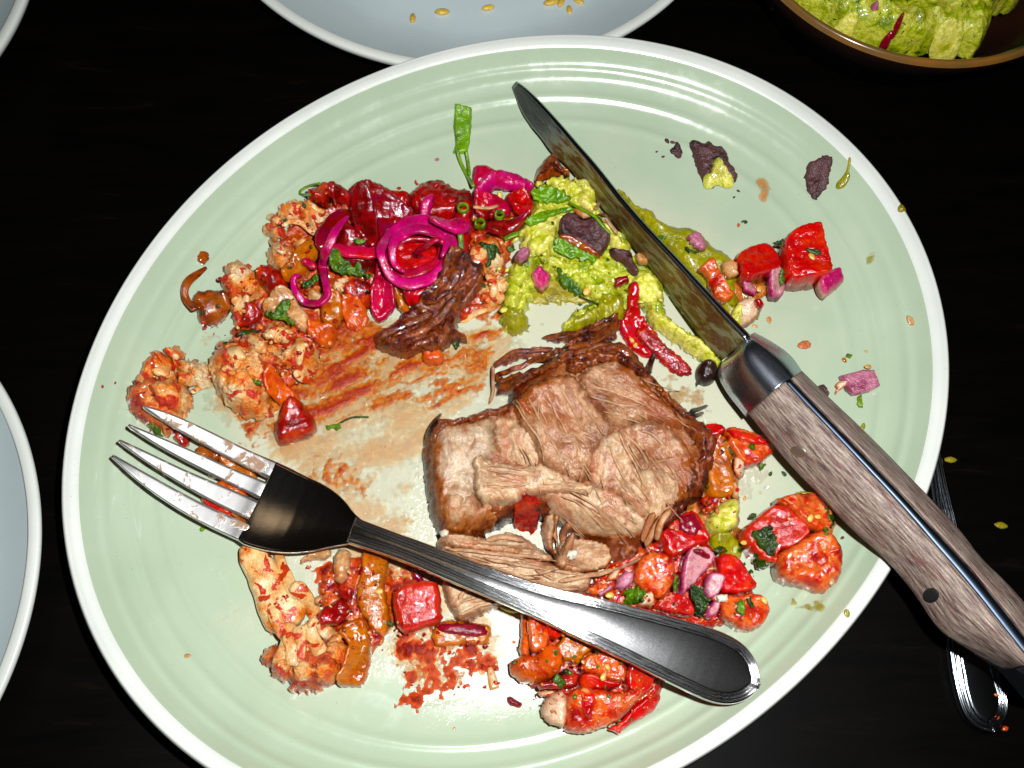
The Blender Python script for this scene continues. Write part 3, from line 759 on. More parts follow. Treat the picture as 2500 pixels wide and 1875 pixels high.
food('tomato', [C_(176, 8, 3), C_(204, 24, 6), C_(214, 64, 20)], scale=1.6, rough=.16, bump=.4, bscale=5, sss=0.28, sr=(.8, .15, .05), fine=.3, coat=.35)
food('tomato_flesh', [C_(170, 26, 8), C_(206, 66, 26), C_(222, 116, 62), C_(196, 44, 16)], scale=1.8, rough=.2, bump=.5, bscale=6, sss=0.34, sr=(.8, .2, .07), speck=C_(236, 150, 96), specscale=3.0, speckt=.66, fine=.3, coat=.35)
food('tomato_orange', [C_(200, 66, 14), C_(222, 104, 32), C_(196, 48, 12)], scale=1.5, rough=.2, bump=.4, bscale=6, sss=0.34, sr=(.8, .25, .07), fine=.3, coat=.35)
food('tomato_cooked', [C_(110, 14, 6), C_(170, 34, 8), C_(196, 68, 18)], scale=2.2, rough=.18, bump=.6, bscale=5, sss=0.19, speck=C_(40, 10, 5), specscale=4, speckt=.66, coat=.35)
food('pickled', [C_(176, 2, 36), C_(198, 6, 76), C_(186, 2, 40)], scale=1.1, rough=.2, bump=.25, bscale=5, sss=0.34, sr=(.8, .1, .5), fine=.22, fib=.18, fibscale=4, fibdark=.85, coat=.35)
food('pickled_bright', [C_(188, 8, 88), C_(206, 20, 120), C_(186, 4, 60)], scale=1.1, rough=.24, bump=.25, bscale=6, sss=0.38, sr=(.7, .1, .5), fine=.3, fib=.25, fibscale=5, fibdark=.85, coat=.35)
food('pickled_dark', [C_(104, 1, 14), C_(150, 3, 26), C_(130, 6, 60)], scale=1.3, rough=.17, bump=.4, bscale=5, sss=0.23, sr=(.8, .1, .3), fine=.25, fib=.25, fibscale=4, fibdark=.8, coat=.35)
food('pickled_red', [C_(168, 4, 8), C_(196, 10, 22), C_(180, 4, 50)], scale=1.2, rough=.15, bump=.35, bscale=5, sss=0.28, sr=(.8, .1, .1), fine=.22, coat=.35)
food('salsa_red', [C_(110, 2, 2), C_(150, 8, 4), C_(176, 26, 6)], scale=1.8, rough=.14, bump=.6, bscale=5, sss=0.15, sr=(.8, .1, .05), speck=C_(200, 80, 20), specscale=5, speckt=.68, coat=.35)
food('onion_cooked', [C_(176, 72, 14), C_(206, 120, 40), C_(198, 100, 30)], scale=1.3, rough=.17, bump=.3, bscale=5, sss=0.42, sr=(.7, .3, .1), fib=.45, fibscale=7, fibdark=.66, fine=.2, coat=.35)
food('onion_brown', [C_(104, 34, 10), C_(160, 74, 24), C_(180, 100, 44)], scale=1.5, rough=.16, bump=.3, bscale=5, sss=0.38, sr=(.7, .3, .1), fib=.5, fibscale=7, fibdark=.6, fine=.2, coat=.35)
food('onion_clear', [C_(214, 150, 90), C_(224, 180, 132), C_(206, 128, 72)], scale=1.6, rough=.18, bump=.3, bscale=6, sss=0.47, fib=.35, fibscale=5, fibdark=.75, coat=.35)
food('onion_pink', [C_(214, 130, 148), C_(226, 170, 172), C_(196, 96, 120)], scale=1.6, rough=.22, bump=.3, bscale=8, sss=.22, fib=.2, fibscale=5, fibdark=.85, edge=(.10, C_(150, 30, 84), C_(190, 90, 126)))
food('onion_pale', [C_(222, 178, 150), C_(232, 204, 172), C_(214, 150, 120)], scale=1.6, rough=.22, bump=.3, bscale=8, sss=.25, edge=(.08, C_(196, 110, 70), C_(222, 160, 120)))
food('onion_mauve', [C_(168, 96, 120), C_(196, 124, 146), C_(150, 70, 100)], scale=1.6, rough=.28, bump=.4, bscale=9, sss=.2)
food('onion_magenta', [C_(160, 4, 78), C_(196, 20, 110), C_(170, 10, 60)], scale=2, rough=.24, bump=.35, bscale=9, sss=.2, edge=(.09, C_(214, 140, 130), C_(206, 80, 120)))
food('onion_purple', [C_(110, 6, 30), C_(140, 14, 40), C_(84, 4, 30)], scale=2, rough=.14, bump=.15, sss=.1)
food('guac', [C_(124, 144, 26), C_(172, 184, 50), C_(212, 210, 92), C_(156, 170, 40)], scale=1.6, rough=.27, bump=.7, bscale=6, bdist=.06, sss=0.30, sr=(.4, .4, .08), speck=C_(60, 96, 14), specscale=4.5, speckt=.66, fine=.3, coat=.35)
food('guac_yellow', [C_(184, 188, 48), C_(220, 216, 96), C_(238, 230, 130), C_(172, 182, 52)], scale=2, rough=.26, bump=.6, bscale=6, bdist=.05, sss=0.38, sr=(.4, .4, .08), coat=.35)
food('guac_flat', [C_(132, 130, 26), C_(162, 154, 44), C_(148, 148, 34)], scale=1.3, rough=.24, bump=.55, bscale=6, sss=0.23, speck=C_(70, 96, 16), specscale=5, speckt=.68, coat=.35)
food('guac_thin', [C_(150, 138, 40), C_(176, 160, 60)], scale=1.6, rough=.22, bump=.5, sss=.1)
food('bean_paste', [C_(66, 34, 38), C_(92, 52, 54), C_(54, 24, 28)], scale=2, rough=.4, bump=.8, bscale=10, sss=.04)
food('bean_black', [C_(28, 12, 10), C_(44, 20, 14)], scale=2, rough=.22, bump=.3, sss=.02)
food('herb', [C_(40, 74, 8), C_(74, 112, 16), C_(104, 140, 28)], scale=3, rough=.24, bump=.6, bscale=9, sss=.1, sr=(.2, .5, .05), fib=.3, fibscale=5, fibdark=.7)
food('herb_dark', [C_(18, 38, 4), C_(40, 68, 10), C_(60, 84, 14)], scale=3, rough=.22, bump=.7, bscale=9, sss=.06, sr=(.2, .5, .05))
food('leaf', [C_(88, 134, 22), C_(124, 168, 44), C_(100, 150, 30)], scale=2, rough=.26, bump=.3, bscale=6, sss=.15, sr=(.2, .5, .05), fib=.3, fibscale=4, fibdark=.75)
food('scallion', [C_(82, 122, 20), C_(132, 160, 44)], scale=3, rough=.2, bump=.3, sss=.15, fib=.3, fibscale=5, fibdark=.7)
food('seed', [C_(222, 170, 84), C_(236, 196, 116)], scale=4, rough=.2, bump=.2, sss=.25)
food('rice', [C_(216, 176, 72), C_(226, 200, 110)], scale=3, rough=.24, bump=.2, sss=.3)
food('cheese', [C_(232, 222, 200), C_(240, 234, 220)], scale=3, rough=.5, bump=.5, sss=.25)
food('skin_red', [C_(196, 34, 10), C_(214, 64, 26)], scale=1.5, rough=.15, bump=.25, sss=0.28, coat=.35)
food('cooked_pulp', [C_(120, 16, 5), C_(176, 48, 10), C_(206, 96, 34), C_(160, 30, 8)], scale=2.2, rough=.2, bump=.9, bscale=6, sss=0.15, speck=C_(226, 150, 90), specscale=5, speckt=.62, coat=.35)
food('tomato_pulp', [C_(150, 14, 5), C_(190, 44, 16), C_(204, 90, 44)], scale=2.6, rough=.18, bump=.9, bscale=6, sss=0.19, speck=C_(226, 170, 110), specscale=6, speckt=.62, coat=.35)
food('juice_pulp', [C_(180, 84, 30), C_(200, 120, 60), C_(186, 96, 44)], scale=2.6, rough=.16, bump=.7, bscale=6, sss=0.19, speck=C_(120, 110, 40), specscale=6, speckt=.6, coat=.35)
def sauce_mat(name, c1, c2, rough=.12, dens=1.0, hi=.34, spec=.25):
    """sauce whose colour and cover follow how thick it lies: thin edges tint the glaze, thick parts are dark"""
    N = NT(name)
    d = N.attr('edge', 'Fac')
    thick = N.step(d, .0, .7); nz = N.noise(7, 4, .65)
    c = N.mix(thick, c2, c1); c = N.mix(1.0, c, N.ramp(nz, [(.35, (.7, .66, .6)), (.5, (1., 1., 1.)), (.65, (1.12, 1.1, 1.05))]), 'MULTIPLY')
    nrm = N.bump(N.noise(9, 3, .6), .9, .05); nrm = N.bump(N.noise(24, 2, .5), .6, .02, nrm)
    N.set(col=c, rough=rough+.1, normal=nrm, spec=spec)
    tr = N.n('BsdfTransparent'); mx = N.n('MixShader'); out = N.t.nodes['Material Output']
    a = N.math('MULTIPLY', N.step(N.math('ADD', d, N.math('MULTIPLY', N.math('SUBTRACT', nz, .5), .5)), -.10, hi), dens)
    N.l(a, mx.inputs[0]); N.l(tr.outputs[0], mx.inputs[1]); N.l(N.p.outputs[0], mx.inputs[2]); N.l(mx.outputs[0], out.inputs[0])
    MAT[name] = N.m; return N.m
sauce_mat('sauce', C_(166, 50, 4), C_(208, 128, 44), dens=.88)
sauce_mat('sauce_red', C_(118, 8, 0), C_(196, 78, 4), rough=.28, hi=.06, spec=.14)
sauce_mat('thin_oil', C_(224, 150, 62), C_(236, 200, 136), rough=.05, dens=.42)
sauce_mat('brown_juice', C_(186, 140, 84), C_(204, 168, 118), dens=.6)
sauce_mat('green_smear', C_(160, 146, 50), C_(182, 170, 84), dens=.7)
sauce_mat('orange_smear', C_(206, 130, 60), C_(214, 160, 100), rough=.2, dens=.7)
def grease_mat():
    N = NT('grease'); out = N.t.nodes['Material Output']
    nrm = N.bump(N.noise(16, 3, .6), .9, .04); nrm = N.bump(N.noise(34, 2, .5), .8, .02, nrm)
    g = N.n('BsdfGlossy'); g.inputs['Roughness'].default_value = .08; N.l(nrm, g.inputs['Normal'])
    tr = N.n('BsdfTransparent'); tr.inputs[0].default_value = (.985, .975, .95, 1); mx = N.n('MixShader'); mx.inputs[0].default_value = .10
    N.l(tr.outputs[0], mx.inputs[1]); N.l(g.outputs[0], mx.inputs[2]); N.l(mx.outputs[0], out.inputs[0]); MAT['grease'] = N.m
grease_mat()

def film(name, poly, mat, thr=.0, amp=.16, fr=2.5, stretch=None, d=.055, label='', cat='sauce', fade=.5, maxz=.06, fr2=8.0, kind='stuff'):
    """a film of sauce on the glaze: a sheet whose thin places sink below the plate's surface, leaving islands and drops"""
    SEED[0] += 1; sd = SEED[0]
    px = chaikin(np.asarray(poly, float), 2); out = at(px, .66)
    zc = zplate(*out.mean(0))[0]; out = at(px, zplate(out[:, 0], out[:, 1]))
    lo, hi = out.min(0)-d, out.max(0)+d
    xs, ys = np.arange(lo[0], hi[0], d), np.arange(lo[1], hi[1], d)
    X, Y = np.meshgrid(xs, ys, indexing='ij'); P = np.stack([X.ravel(), Y.ravel()], 1)
    ins = inside(P, out); E = np.where(ins, edist(P, out), -.05)
    x, y = P.T
    if stretch is not None:
        a = math.radians(stretch[0]); u = x*math.cos(a)+y*math.sin(a); v = -x*math.sin(a)+y*math.cos(a); u = u/stretch[1]
    else: u, v = x, y
    f = fbm(u*fr, v*fr, sd, sd, 3)*.75+.4*noise(x*fr2, y*fr2, 3, sd)
    f = f-thr*.8-.9*np.clip(1-E/fade, 0, 1)+.28
    f = f.reshape(X.shape)
    keep = np.zeros(f.shape, bool); keep[:-1, :-1] = (np.maximum.reduce([f[:-1, :-1], f[1:, :-1], f[:-1, 1:], f[1:, 1:]]) > -.12)
    idx = -np.ones(f.shape, int); vs = []; F = []
    for i, j in zip(*np.nonzero(keep)):
        for a, b in ((i, j), (i+1, j), (i+1, j+1), (i, j+1)):
            if idx[a, b] < 0: idx[a, b] = len(vs); vs.append((a, b))
        F.append((idx[i, j], idx[i+1, j], idx[i+1, j+1], idx[i, j+1]))
    if not F: return None
    vs = np.array(vs); fx = X[vs[:, 0], vs[:, 1]]; fy = Y[vs[:, 0], vs[:, 1]]; ff = f[vs[:, 0], vs[:, 1]]
    z = zplate(fx, fy)+np.clip(ff*amp*.5, .0, maxz)+.004+np.clip(ff+.12, 0, .12)*.03
    o = link(name, np.c_[fx, fy, z], F, mat, attrs={'edge': ff}, hm=False)
    tag(o, label, cat, kind=kind); return o

def thing_blob(name, f, poly, mat, label, cat, group=None, **k):
    o = blob(name, T(f, poly), MAT[mat], **k); return tag(o, label, cat, group)
def bit(px, mat, r=.1, h=.08, parent=None, name='seed', ang=0, asp=1.6, lift=0.0, sub=8):
    """a small seed or crumb set on the first surface under a photo pixel"""
    x, y, z = pick(px); a = np.arange(sub)*2*math.pi/sub; rows = []
    for ph in (.05, .35, .7, 1.1, math.pi/2, 2.1, 2.9):
        rr, zz = math.sin(ph), math.cos(ph)
        u = np.cos(a)*rr*r*asp; v = np.sin(a)*rr*r*(1+.25*np.cos(a))
        rows.append(np.c_[x+u*math.cos(ang)-v*math.sin(ang), y+u*math.sin(ang)+v*math.cos(ang), np.full(sub, z+lift+h*.45+zz*h*.5)])
    return loft(name, np.array(rows), MAT[mat], parent, hm=True)
# ------------------------------------------------------------------ sauce films on the glaze
W = lambda p: T('W', p)
film('grease_film', W([(420, 740), (560, 640), (760, 650), (1000, 700), (1160, 690), (1180, 900), (930, 980), (900, 1100), (940, 1300), (1120, 1330), (1120, 1480), (900, 1530), (840, 1420), (700, 1250), (640, 1040), (560, 960), (400, 900)]),
     MAT['grease'], thr=.30, amp=.10, fr=3.2, fr2=9, maxz=.035, label='glistening clear grease drops over the middle of the green plate', cat='grease', fade=.6)
film('oil_film', W([(470, 800), (640, 660), (900, 650), (1180, 690), (1200, 740), (1080, 800), (1060, 900), (940, 960), (920, 1100), (960, 1200), (1120, 1340), (1120, 1500), (860, 1540), (820, 1420), (640, 1220), (640, 1060), (560, 1000), (400, 900), (420, 560), (480, 540)]),
     MAT['thin_oil'], thr=-.05, amp=.06, fr=1.3, fr2=6, stretch=(26, 2.6), maxz=.02, label='thin orange beige oil film from the cauliflower to the pork', cat='oil', fade=.8)
film('sauce', W([(560, 740), (700, 660), (850, 680), (870, 760), (840, 860), (760, 900), (660, 960), (640, 1000), (560, 960), (520, 880), (540, 800)]),
     MAT['sauce'], thr=-.12, fr=2.1, stretch=(24, 2.8), label='orange sauce smeared in streaks below the pickled onion rings')
film('sauce', W([(850, 730), (1000, 690), (1150, 690), (1080, 760), (1080, 860), (960, 900), (820, 900), (720, 950), (700, 900), (800, 840)]),
     MAT['sauce'], thr=.15, fr=2.6, stretch=(26, 3.2), label='thin orange sauce streaks between the dark meat shred and the pork')
film('sauce', W([(400, 520), (470, 540), (450, 620), (480, 680), (470, 740), (430, 760), (410, 720), (420, 640), (410, 580)]),
     MAT['brown_juice'], thr=.22, fr=3.5, label='brown sauce specks left of the cauliflower')
film('sauce', W([(640, 990), (740, 960), (830, 1040), (800, 1100), (700, 1080), (640, 1030)]), MAT['sauce'], thr=.18, fr=3, label='orange sauce dabs above the neck of the fork')
film('sauce', W([(480, 880), (580, 870), (600, 960), (560, 990), (500, 950)]), MAT['sauce'], thr=.08, fr=3, label='orange sauce trail under the large cauliflower floret')
film('sauce', W([(640, 1200), (800, 1190), (900, 1220), (960, 1260), (960, 1350), (840, 1380), (820, 1340), (720, 1320), (660, 1260)]),
     MAT['sauce_red'], thr=-.05, fr=2.4, label='red orange sauce pooled around the onion strips under the fork')
film('sauce', W([(820, 1340), (920, 1330), (1060, 1370), (1110, 1440), (1080, 1490), (1000, 1520), (930, 1530), (860, 1540), (850, 1480), (830, 1420)]),
     MAT['sauce_red'], thr=.26, amp=.2, fr=2.2, fr2=6, label='dark red sauce splattered below the tomato cube', maxz=.1)
film('sauce', W([(840, 1380), (930, 1350), (960, 1420), (900, 1450), (850, 1430)]), MAT['sauce_red'], thr=-.3, amp=.25, fr=2.5, label='thick dark red sauce blob beside the purple onion strip', maxz=.14)
film('sauce', W([(848, 1495), (915, 1490), (918, 1530), (870, 1540)]), MAT['sauce_red'], thr=-.35, amp=.25, fr=2.5, label='dark red sauce dab at the lower left end of the splatter', maxz=.12, fade=.2)
film('sauce', W([(980, 640), (1110, 620), (1160, 700), (1080, 720), (990, 690)]), MAT['sauce'], thr=-.1, fr=2.5, label='orange sauce rim around the foot of the guacamole')
film('sauce', W([(540, 1200), (590, 1230), (560, 1300), (520, 1290)]), MAT['brown_juice'], thr=.35, fr=3.5, label='faint sauce specks left of the cauliflower stalk')
film('sauce', W([(1290, 900), (1330, 760), (1500, 800), (1560, 860), (1540, 920), (1480, 920)]), MAT['brown_juice'], thr=.25, fr=2.0, label='pale juice film between the pork and the knife')
film('smear', T('D', [(745, 570), (900, 560), (930, 680), (880, 800), (800, 800), (750, 680)]), MAT['orange_smear'], thr=-.35, amp=.08, fr=1.0, fr2=2, fade=.3, maxz=.02, label='round translucent orange smear at the upper right of the plate', cat='smear', kind='stuff')
film('smear', T('D', [(1640, 1080), (1720, 1020), (1780, 1000), (1840, 1000), (1790, 1100), (1750, 1180), (1720, 1300), (1710, 1390), (1640, 1300), (1590, 1240), (1610, 1150)]), MAT['green_smear'], thr=.05, fr=2.5, label='faint guacamole streak running down inside the right wall of the plate', cat='smear', kind='stuff', fade=.3)
film('smear', T('I', [(1140, 1340), (1210, 1210), (1260, 1300), (1340, 1260), (1460, 1240), (1480, 1350), (1400, 1390), (1260, 1370)]), MAT['green_smear'], thr=-.05, fr=3.5, label='crescent of green smear under the tomato chunks near the lower right rim', cat='smear', kind='stuff', fade=.2)
film('smear', T('D', [(400, 690), (540, 690), (600, 720), (520, 760), (420, 740)]), MAT['brown_juice'], thr=.1, amp=.05, fr=1.5, label='pale stain under the bean smear at the upper right', cat='smear', kind='stuff', fade=.3)
film('smear', T('C', [(840, 60), (920, 80), (1000, 180), (1050, 320), (1000, 380), (940, 220), (860, 130)]), MAT['brown_juice'], thr=.1, fr=2.5, label='pale orange specks right of the knife tip', cat='smear', kind='stuff', fade=.3)
film('grease_film', W([(1440, 850), (1540, 880), (1600, 960), (1700, 1000), (1640, 1100), (1590, 1100), (1530, 960)]), MAT['grease'], thr=.3, amp=.08, fr=3.2, maxz=.03, label='clear juice drops on the glaze below the knife handle', cat='grease')
film('grease_film', W([(1380, 1540), (1100, 1540), (1000, 1560), (860, 1545), (820, 1480), (1100, 1480)]), MAT['grease'], thr=.35, amp=.08, fr=4, maxz=.03, label='clear grease specks in the bright glare at the bottom of the plate', cat='grease')
# pulpy beds under the heaps
bed = lambda f, pts, m, label, **k: thing_blob('salsa_bed', f, pts, m, label, 'salsa', **{**dict(h=.28, rr=.35, d=.075, amp=.14, freq=2.6, base='plate', edge=.12, oct=4), **k})
bed('W', [(600, 540), (640, 480), (720, 440), (800, 420), (900, 420), (1010, 440), (1100, 440), (1110, 500), (1090, 560), (1080, 640), (1030, 680), (960, 690), (880, 640), (800, 650), (740, 690), (690, 760), (640, 830), (590, 840), (520, 830), (490, 780), (510, 700), (560, 640)], 'cooked_pulp', 'orange red vegetable pulp under the cauliflower and pickled onions')
bed('W', [(1130, 1350), (1200, 1340), (1300, 1390), (1400, 1430), (1430, 1490), (1390, 1530), (1300, 1560), (1220, 1550), (1180, 1500), (1120, 1460)], 'tomato_pulp', 'wet tomato pulp under the lower salsa heap')
bed('W', [(1240, 1300), (1360, 1180), (1440, 1110), (1520, 1130), (1540, 1200), (1600, 1250), (1630, 1300), (1600, 1350), (1480, 1350), (1340, 1310)], 'tomato_pulp', 'wet tomato pulp under the salsa heap beside the pork')
bed('W', [(1480, 930), (1560, 930), (1600, 1000), (1590, 1060), (1600, 1160), (1540, 1200), (1480, 1140), (1500, 1040)], 'juice_pulp', 'orange juice and pulp along the right side of the pork')
bed('W', [(690, 1240), (760, 1200), (840, 1210), (850, 1300), (830, 1380), (780, 1420), (720, 1380), (690, 1300)], 'cooked_pulp', 'red orange pulp under the onion strips below the fork')
bed('W', [(1660, 1130), (1740, 1080), (1800, 1100), (1790, 1160), (1750, 1210), (1680, 1190)], 'juice_pulp', 'juice under the right hand tomato trio')
bed('W', [(1540, 570), (1600, 570), (1660, 610), (1650, 650), (1590, 650), (1550, 620)], 'juice_pulp', 'pinkish juice and bits under the red tomato cubes')
# small stains and crumbs
STAIN = [('D', (90, 300), 'bean_paste', .13, .05), ('D', (160, 385), 'bean_paste', .26, .12), ('D', (135, 310), 'bean_paste', .12, .04), ('D', (10, 382), 'bean_paste', .06, .03), ('D', (60, 420), 'bean_paste', .08, .03)]
g = 'purple bean specks left of the bean smear'
for (f, p, m, r, h), lb in zip(STAIN, ('upper left purple speck above the bean fleck', 'purple dot at the heart of the bean fleck', 'purple speck just above the bean fleck', 'outermost purple speck far left of the bean fleck', 'elongated purple speck below left of the bean fleck')): tag(bit(T(f, [p])[0], m, r*.6, h, name='bean_speck', ang=p[0]), lb, 'bean speck', g)
thing_blob('bean_speck', 'D', [(130, 360), (165, 330), (190, 380), (200, 430), (175, 450), (135, 410)], 'bean_paste', 'small dark bean fleck left of the larger bean and guacamole smear', 'bean speck', h=.12, rr=.12, d=.06, amp=.05, freq=4, base='plate', edge=.04)
b = thing_blob('bean_smear', 'D', [(250, 345), (290, 320), (370, 360), (400, 330), (440, 370), (500, 380), (545, 430), (550, 480), (600, 550), (630, 590), (600, 630), (520, 610), (460, 640), (430, 660), (380, 630), (340, 560), (300, 450)], 'bean_paste',
     'dark purple bean smear topped with a bit of guacamole near the upper right rings', 'bean smear', h=.3, rr=.22, d=.06, amp=.08, freq=3, base='plate', edge=.05)
blob('guacamole_dab', T('D', [(450, 440), (500, 430), (560, 520), (630, 580), (590, 630), (480, 590), (440, 630), (385, 600), (390, 520), (440, 540)]), MAT['guac_yellow'], h=.16, rr=.15, d=.06, amp=.05, freq=4, parent=b)
thing_blob('bean_smear', 'D', [(1120, 560), (1170, 570), (1190, 545), (1220, 540), (1275, 570), (1280, 640), (1260, 690), (1275, 720), (1240, 770), (1190, 815), (1150, 770), (1130, 700), (1105, 640)], 'bean_paste', 'dark purple bean smear on the inner wall beside the green drop', 'bean smear', h=.12, rr=.2, d=.06, amp=.08, freq=4, base='plate', edge=.08)
thing_blob('green_drop', 'D', [(1370, 600), (1395, 610), (1390, 680), (1410, 720), (1380, 770), (1330, 770), (1320, 730), (1360, 700), (1380, 660)], 'guac_flat', 'olive green drop with a thin tail on the right inner wall', 'drop', h=.1, rr=.12, d=.05, amp=.01, base='plate', edge=.0)
thing_blob('guacamole_smear', 'D', [(1790, 720), (1830, 730), (1880, 800), (1905, 880), (1910, 930), (1870, 970), (1800, 1010), (1740, 1020), (1730, 970), (1780, 930), (1790, 860)], 'guac_thin', 'yellow green guacamole smear on the right rim of the plate', 'smear', h=.1, rr=.25, d=.06, amp=.03, freq=4, base='plate', edge=.05)
tag(bit(T('N', [(938, 783)])[0], 'onion_mauve', .09, .03, name='drop', asp=1), 'tiny mauve drop on the glaze left of the wilted leaf', 'drop')
for i, (f, p, m, r, nm, lb) in enumerate([('D', (685, 925), 'herb_dark', .08, 'herb_bit', 'tiny dark green herb fleck alone above the red tomato cubes'),
    ('D', (640, 950), 'onion_pale', .06, 'crumb', 'pale crumb beside the lone herb fleck above the tomato cubes'), ('D', (640, 685), 'bean_paste', .05, 'bean_speck', 'dark speck right of the bean and guacamole smear'),
    ('D', (607, 733), 'bean_paste', .04, 'bean_speck', 'smaller dark speck below and right of the bean and guacamole smear'),
    ('J', (1445, 92), 'onion_clear', .13, 'crumb', 'pale orange crumb near the right rim'), ('J', (725, 258), 'onion_pale', .16, 'crumb', 'flat pale crumb above the knife bolster'),
    ('J', (490, 90), 'onion_clear', .09, 'crumb', 'faint orange crumb right of the blade near the bolster'), ('J', (395, 130), 'onion_clear', .07, 'crumb', 'small orange crumb touching the line of the knife spine'),
    ('J', (500, 1125), 'herb_dark', .06, 'herb_bit', 'dark herb speck left of its pair under the first rivet'), ('J', (590, 1125), 'herb_dark', .07, 'herb_bit', 'dark herb speck right of its pair under the first rivet'),
    ('J', (985, 1558), 'bean_paste', .05, 'bean_speck', 'tiny dark speck above the rim right of the tomato chunks'), ('I', (1570, 1380), 'guac_flat', .09, 'crumb', 'small olive crumb at the lower right rim'),
    ('J', (245, 628), 'onion_clear', .1, 'seed', 'orange seed in the shadow left of the bolster'), ('J', (1125, 805), 'guac_flat', .08, 'crumb', 'olive crumb behind the upper edge of the knife handle'),
    ('E', (155, 453), 'salsa_red', .05, 'drop', 'leftmost red droplet on the left wall of the plate'), ('E', (250, 430), 'salsa_red', .05, 'drop', 'red droplet on the wall left of the outermost cauliflower'),
    ('E', (155+150, 405), 'salsa_red', .04, 'drop', 'red droplet nearest to the outermost cauliflower'), ('W', (405, 1417), 'onion_clear', .07, 'crumb', 'lone orange crumb on the lower left glaze'),
    ('H', (300, 1470), 'onion_clear', .05, 'crumb', 'tiny crumb on the bare glaze below the sauce splatter'), ('J', (1145, 300), 'onion_clear', .05, 'crumb', 'tiny crumb above the pink onion square')]):
    tag(bit(T(f, [p])[0], m, r, r*.7, name=nm, ang=i*1.3), lb, nm.replace('_', ' '))
thing_blob('meat_crumb', 'H', [(655, 1250), (690, 1245), (720, 1275), (765, 1290), (750, 1320), (700, 1315), (660, 1290)], 'onion_purple', 'dark reddish crumb alone in the glare at the bottom of the plate', 'crumb', h=.16, rr=.12, d=.06, amp=.04, base='plate')
# ------------------------------------------------------------------ guacamole
G1 = empty('guacamole', (*at(T('C', [(600, 800)]), .7)[0], .65))
tag(G1, 'lumpy yellow green guacamole mound between the pickled onions and the knife blade', 'guacamole')
gb = lambda n, pts, m='guac', f='C', parent=G1, **k: blob(n, T(f, pts), MAT[m], parent=parent, **{**dict(d=.055, amp=.17, freq=2.4, rr=.22, edge=.16, h=.6, micro=.025, oct=4), **k})
gb('mound', [(350, 350), (430, 300), (600, 290), (830, 330), (850, 480), (830, 560), (940, 660), (1060, 760), (1080, 860), (1180, 960), (1300, 1060), (1320, 1200), (1340, 1340), (1500, 1440), (1640, 1540), (1780, 1640), (1700, 1700), (1540, 1600), (1340, 1420), (1200, 1330), (1130, 1180), (1030, 1330), (960, 1350),
    (860, 1370), (700, 1410), (540, 1420), (560, 1360), (700, 1250), (800, 1200), (700, 1130), (560, 1060), (470, 1020), (380, 1120), (280, 1240), (290, 1330), (300, 1420), (180, 1440), (90, 1380), (90, 1250), (120, 1100), (130, 980), (240, 860), (330, 850), (250, 780), (220, 640), (330, 560)], h=.55, base='plate')
gb('thin_spread', [(380, 1120), (470, 1010), (600, 1060), (720, 1130), (830, 1200), (700, 1235), (520, 1225), (270, 1250)], 'guac_thin', h=.1, rr=.2, base='plate', amp=.03)
gb('lump', [(220, 640), (330, 560), (500, 500), (620, 520), (540, 600), (520, 700), (480, 780), (470, 840), (370, 860), (250, 780)], 'guac_yellow', h=0.34)
gb('lump', [(450, 230), (560, 220), (620, 290), (760, 240), (830, 340), (800, 440), (810, 540), (700, 480), (560, 440), (540, 380), (440, 300)], 'guac_yellow', h=0.34)
gb('lump', [(130, 980), (260, 860), (380, 870), (330, 980), (250, 1060), (230, 1160), (200, 1270), (110, 1260), (105, 1120)], 'guac', h=0.30)
gb('lump', [(1130, 960), (1240, 1000), (1310, 1090), (1310, 1180), (1230, 1230), (1120, 1190), (1060, 1090)], 'guac_yellow', h=0.30)
gb('lump', [(820, 560), (900, 600), (960, 690), (1060, 760), (1050, 810), (940, 800), (880, 720)], 'guac_yellow', h=0.30)
gb('lump', [(360, 900), (450, 850), (560, 900), (700, 950), (640, 1050), (500, 1000), (420, 960)], 'guac', h=0.22)
gb('lump', [(90, 1260), (200, 1270), (280, 1300), (290, 1400), (200, 1440), (110, 1390)], 'guac_flat', h=0.26)
gb('lump', [(1200, 1260), (1330, 1290), (1420, 1380), (1560, 1470), (1700, 1560), (1780, 1650), (1720, 1690), (1560, 1590), (1380, 1450), (1240, 1360)], 'guac_yellow', h=0.38)
gb('lump', [(860, 1150), (1010, 1180), (1040, 1320), (960, 1350), (840, 1360), (700, 1410), (540, 1410), (600, 1370), (740, 1290), (830, 1230)], 'guac_flat', h=0.22)
G2 = blob('guacamole', T('C', [(980, 340), (1060, 380), (1140, 500), (1250, 500), (1300, 600), (1400, 640), (1560, 640), (1660, 730), (1700, 800), (1800, 830), (1870, 900), (1900, 990), (1880, 1080), (1900, 1200), (2060, 1230), (2080, 1290), (2010, 1370), (1920, 1400), (1840, 1370), (1760, 1270), (1600, 1090), (1400, 860), (1200, 640), (1080, 480), (960, 380)]),
          MAT['guac_flat'], h=.5, rr=.45, d=.07, amp=.13, freq=1.5, base='plate', edge=.07)
tag(G2, 'smooth olive guacamole spread along the right side of the knife blade', 'guacamole')
G3 = blob('guacamole', T('C', [(1150, 930), (1230, 900), (1400, 1000), (1460, 1140), (1600, 1250), (1760, 1350), (1860, 1450), (1880, 1560), (1780, 1640), (1690, 1600), (1600, 1450), (1480, 1280), (1340, 1120)]), MAT['guac'], h=.45, rr=.25, d=.065, amp=.14, freq=2, base='plate', edge=.05)
tag(G3, 'guacamole and tomato pulp streak squeezed under the knife blade', 'guacamole')
thing_blob('guacamole', 'I', [(630, 740), (690, 660), (760, 600), (850, 590), (868, 660), (840, 720), (850, 790), (780, 830), (700, 840), (640, 810)], 'guac_yellow', 'small dab of guacamole between the pork and the tomato chunks', 'guacamole', h=.6, rr=.3, d=.06, amp=.14, freq=2.2, edge=.06)
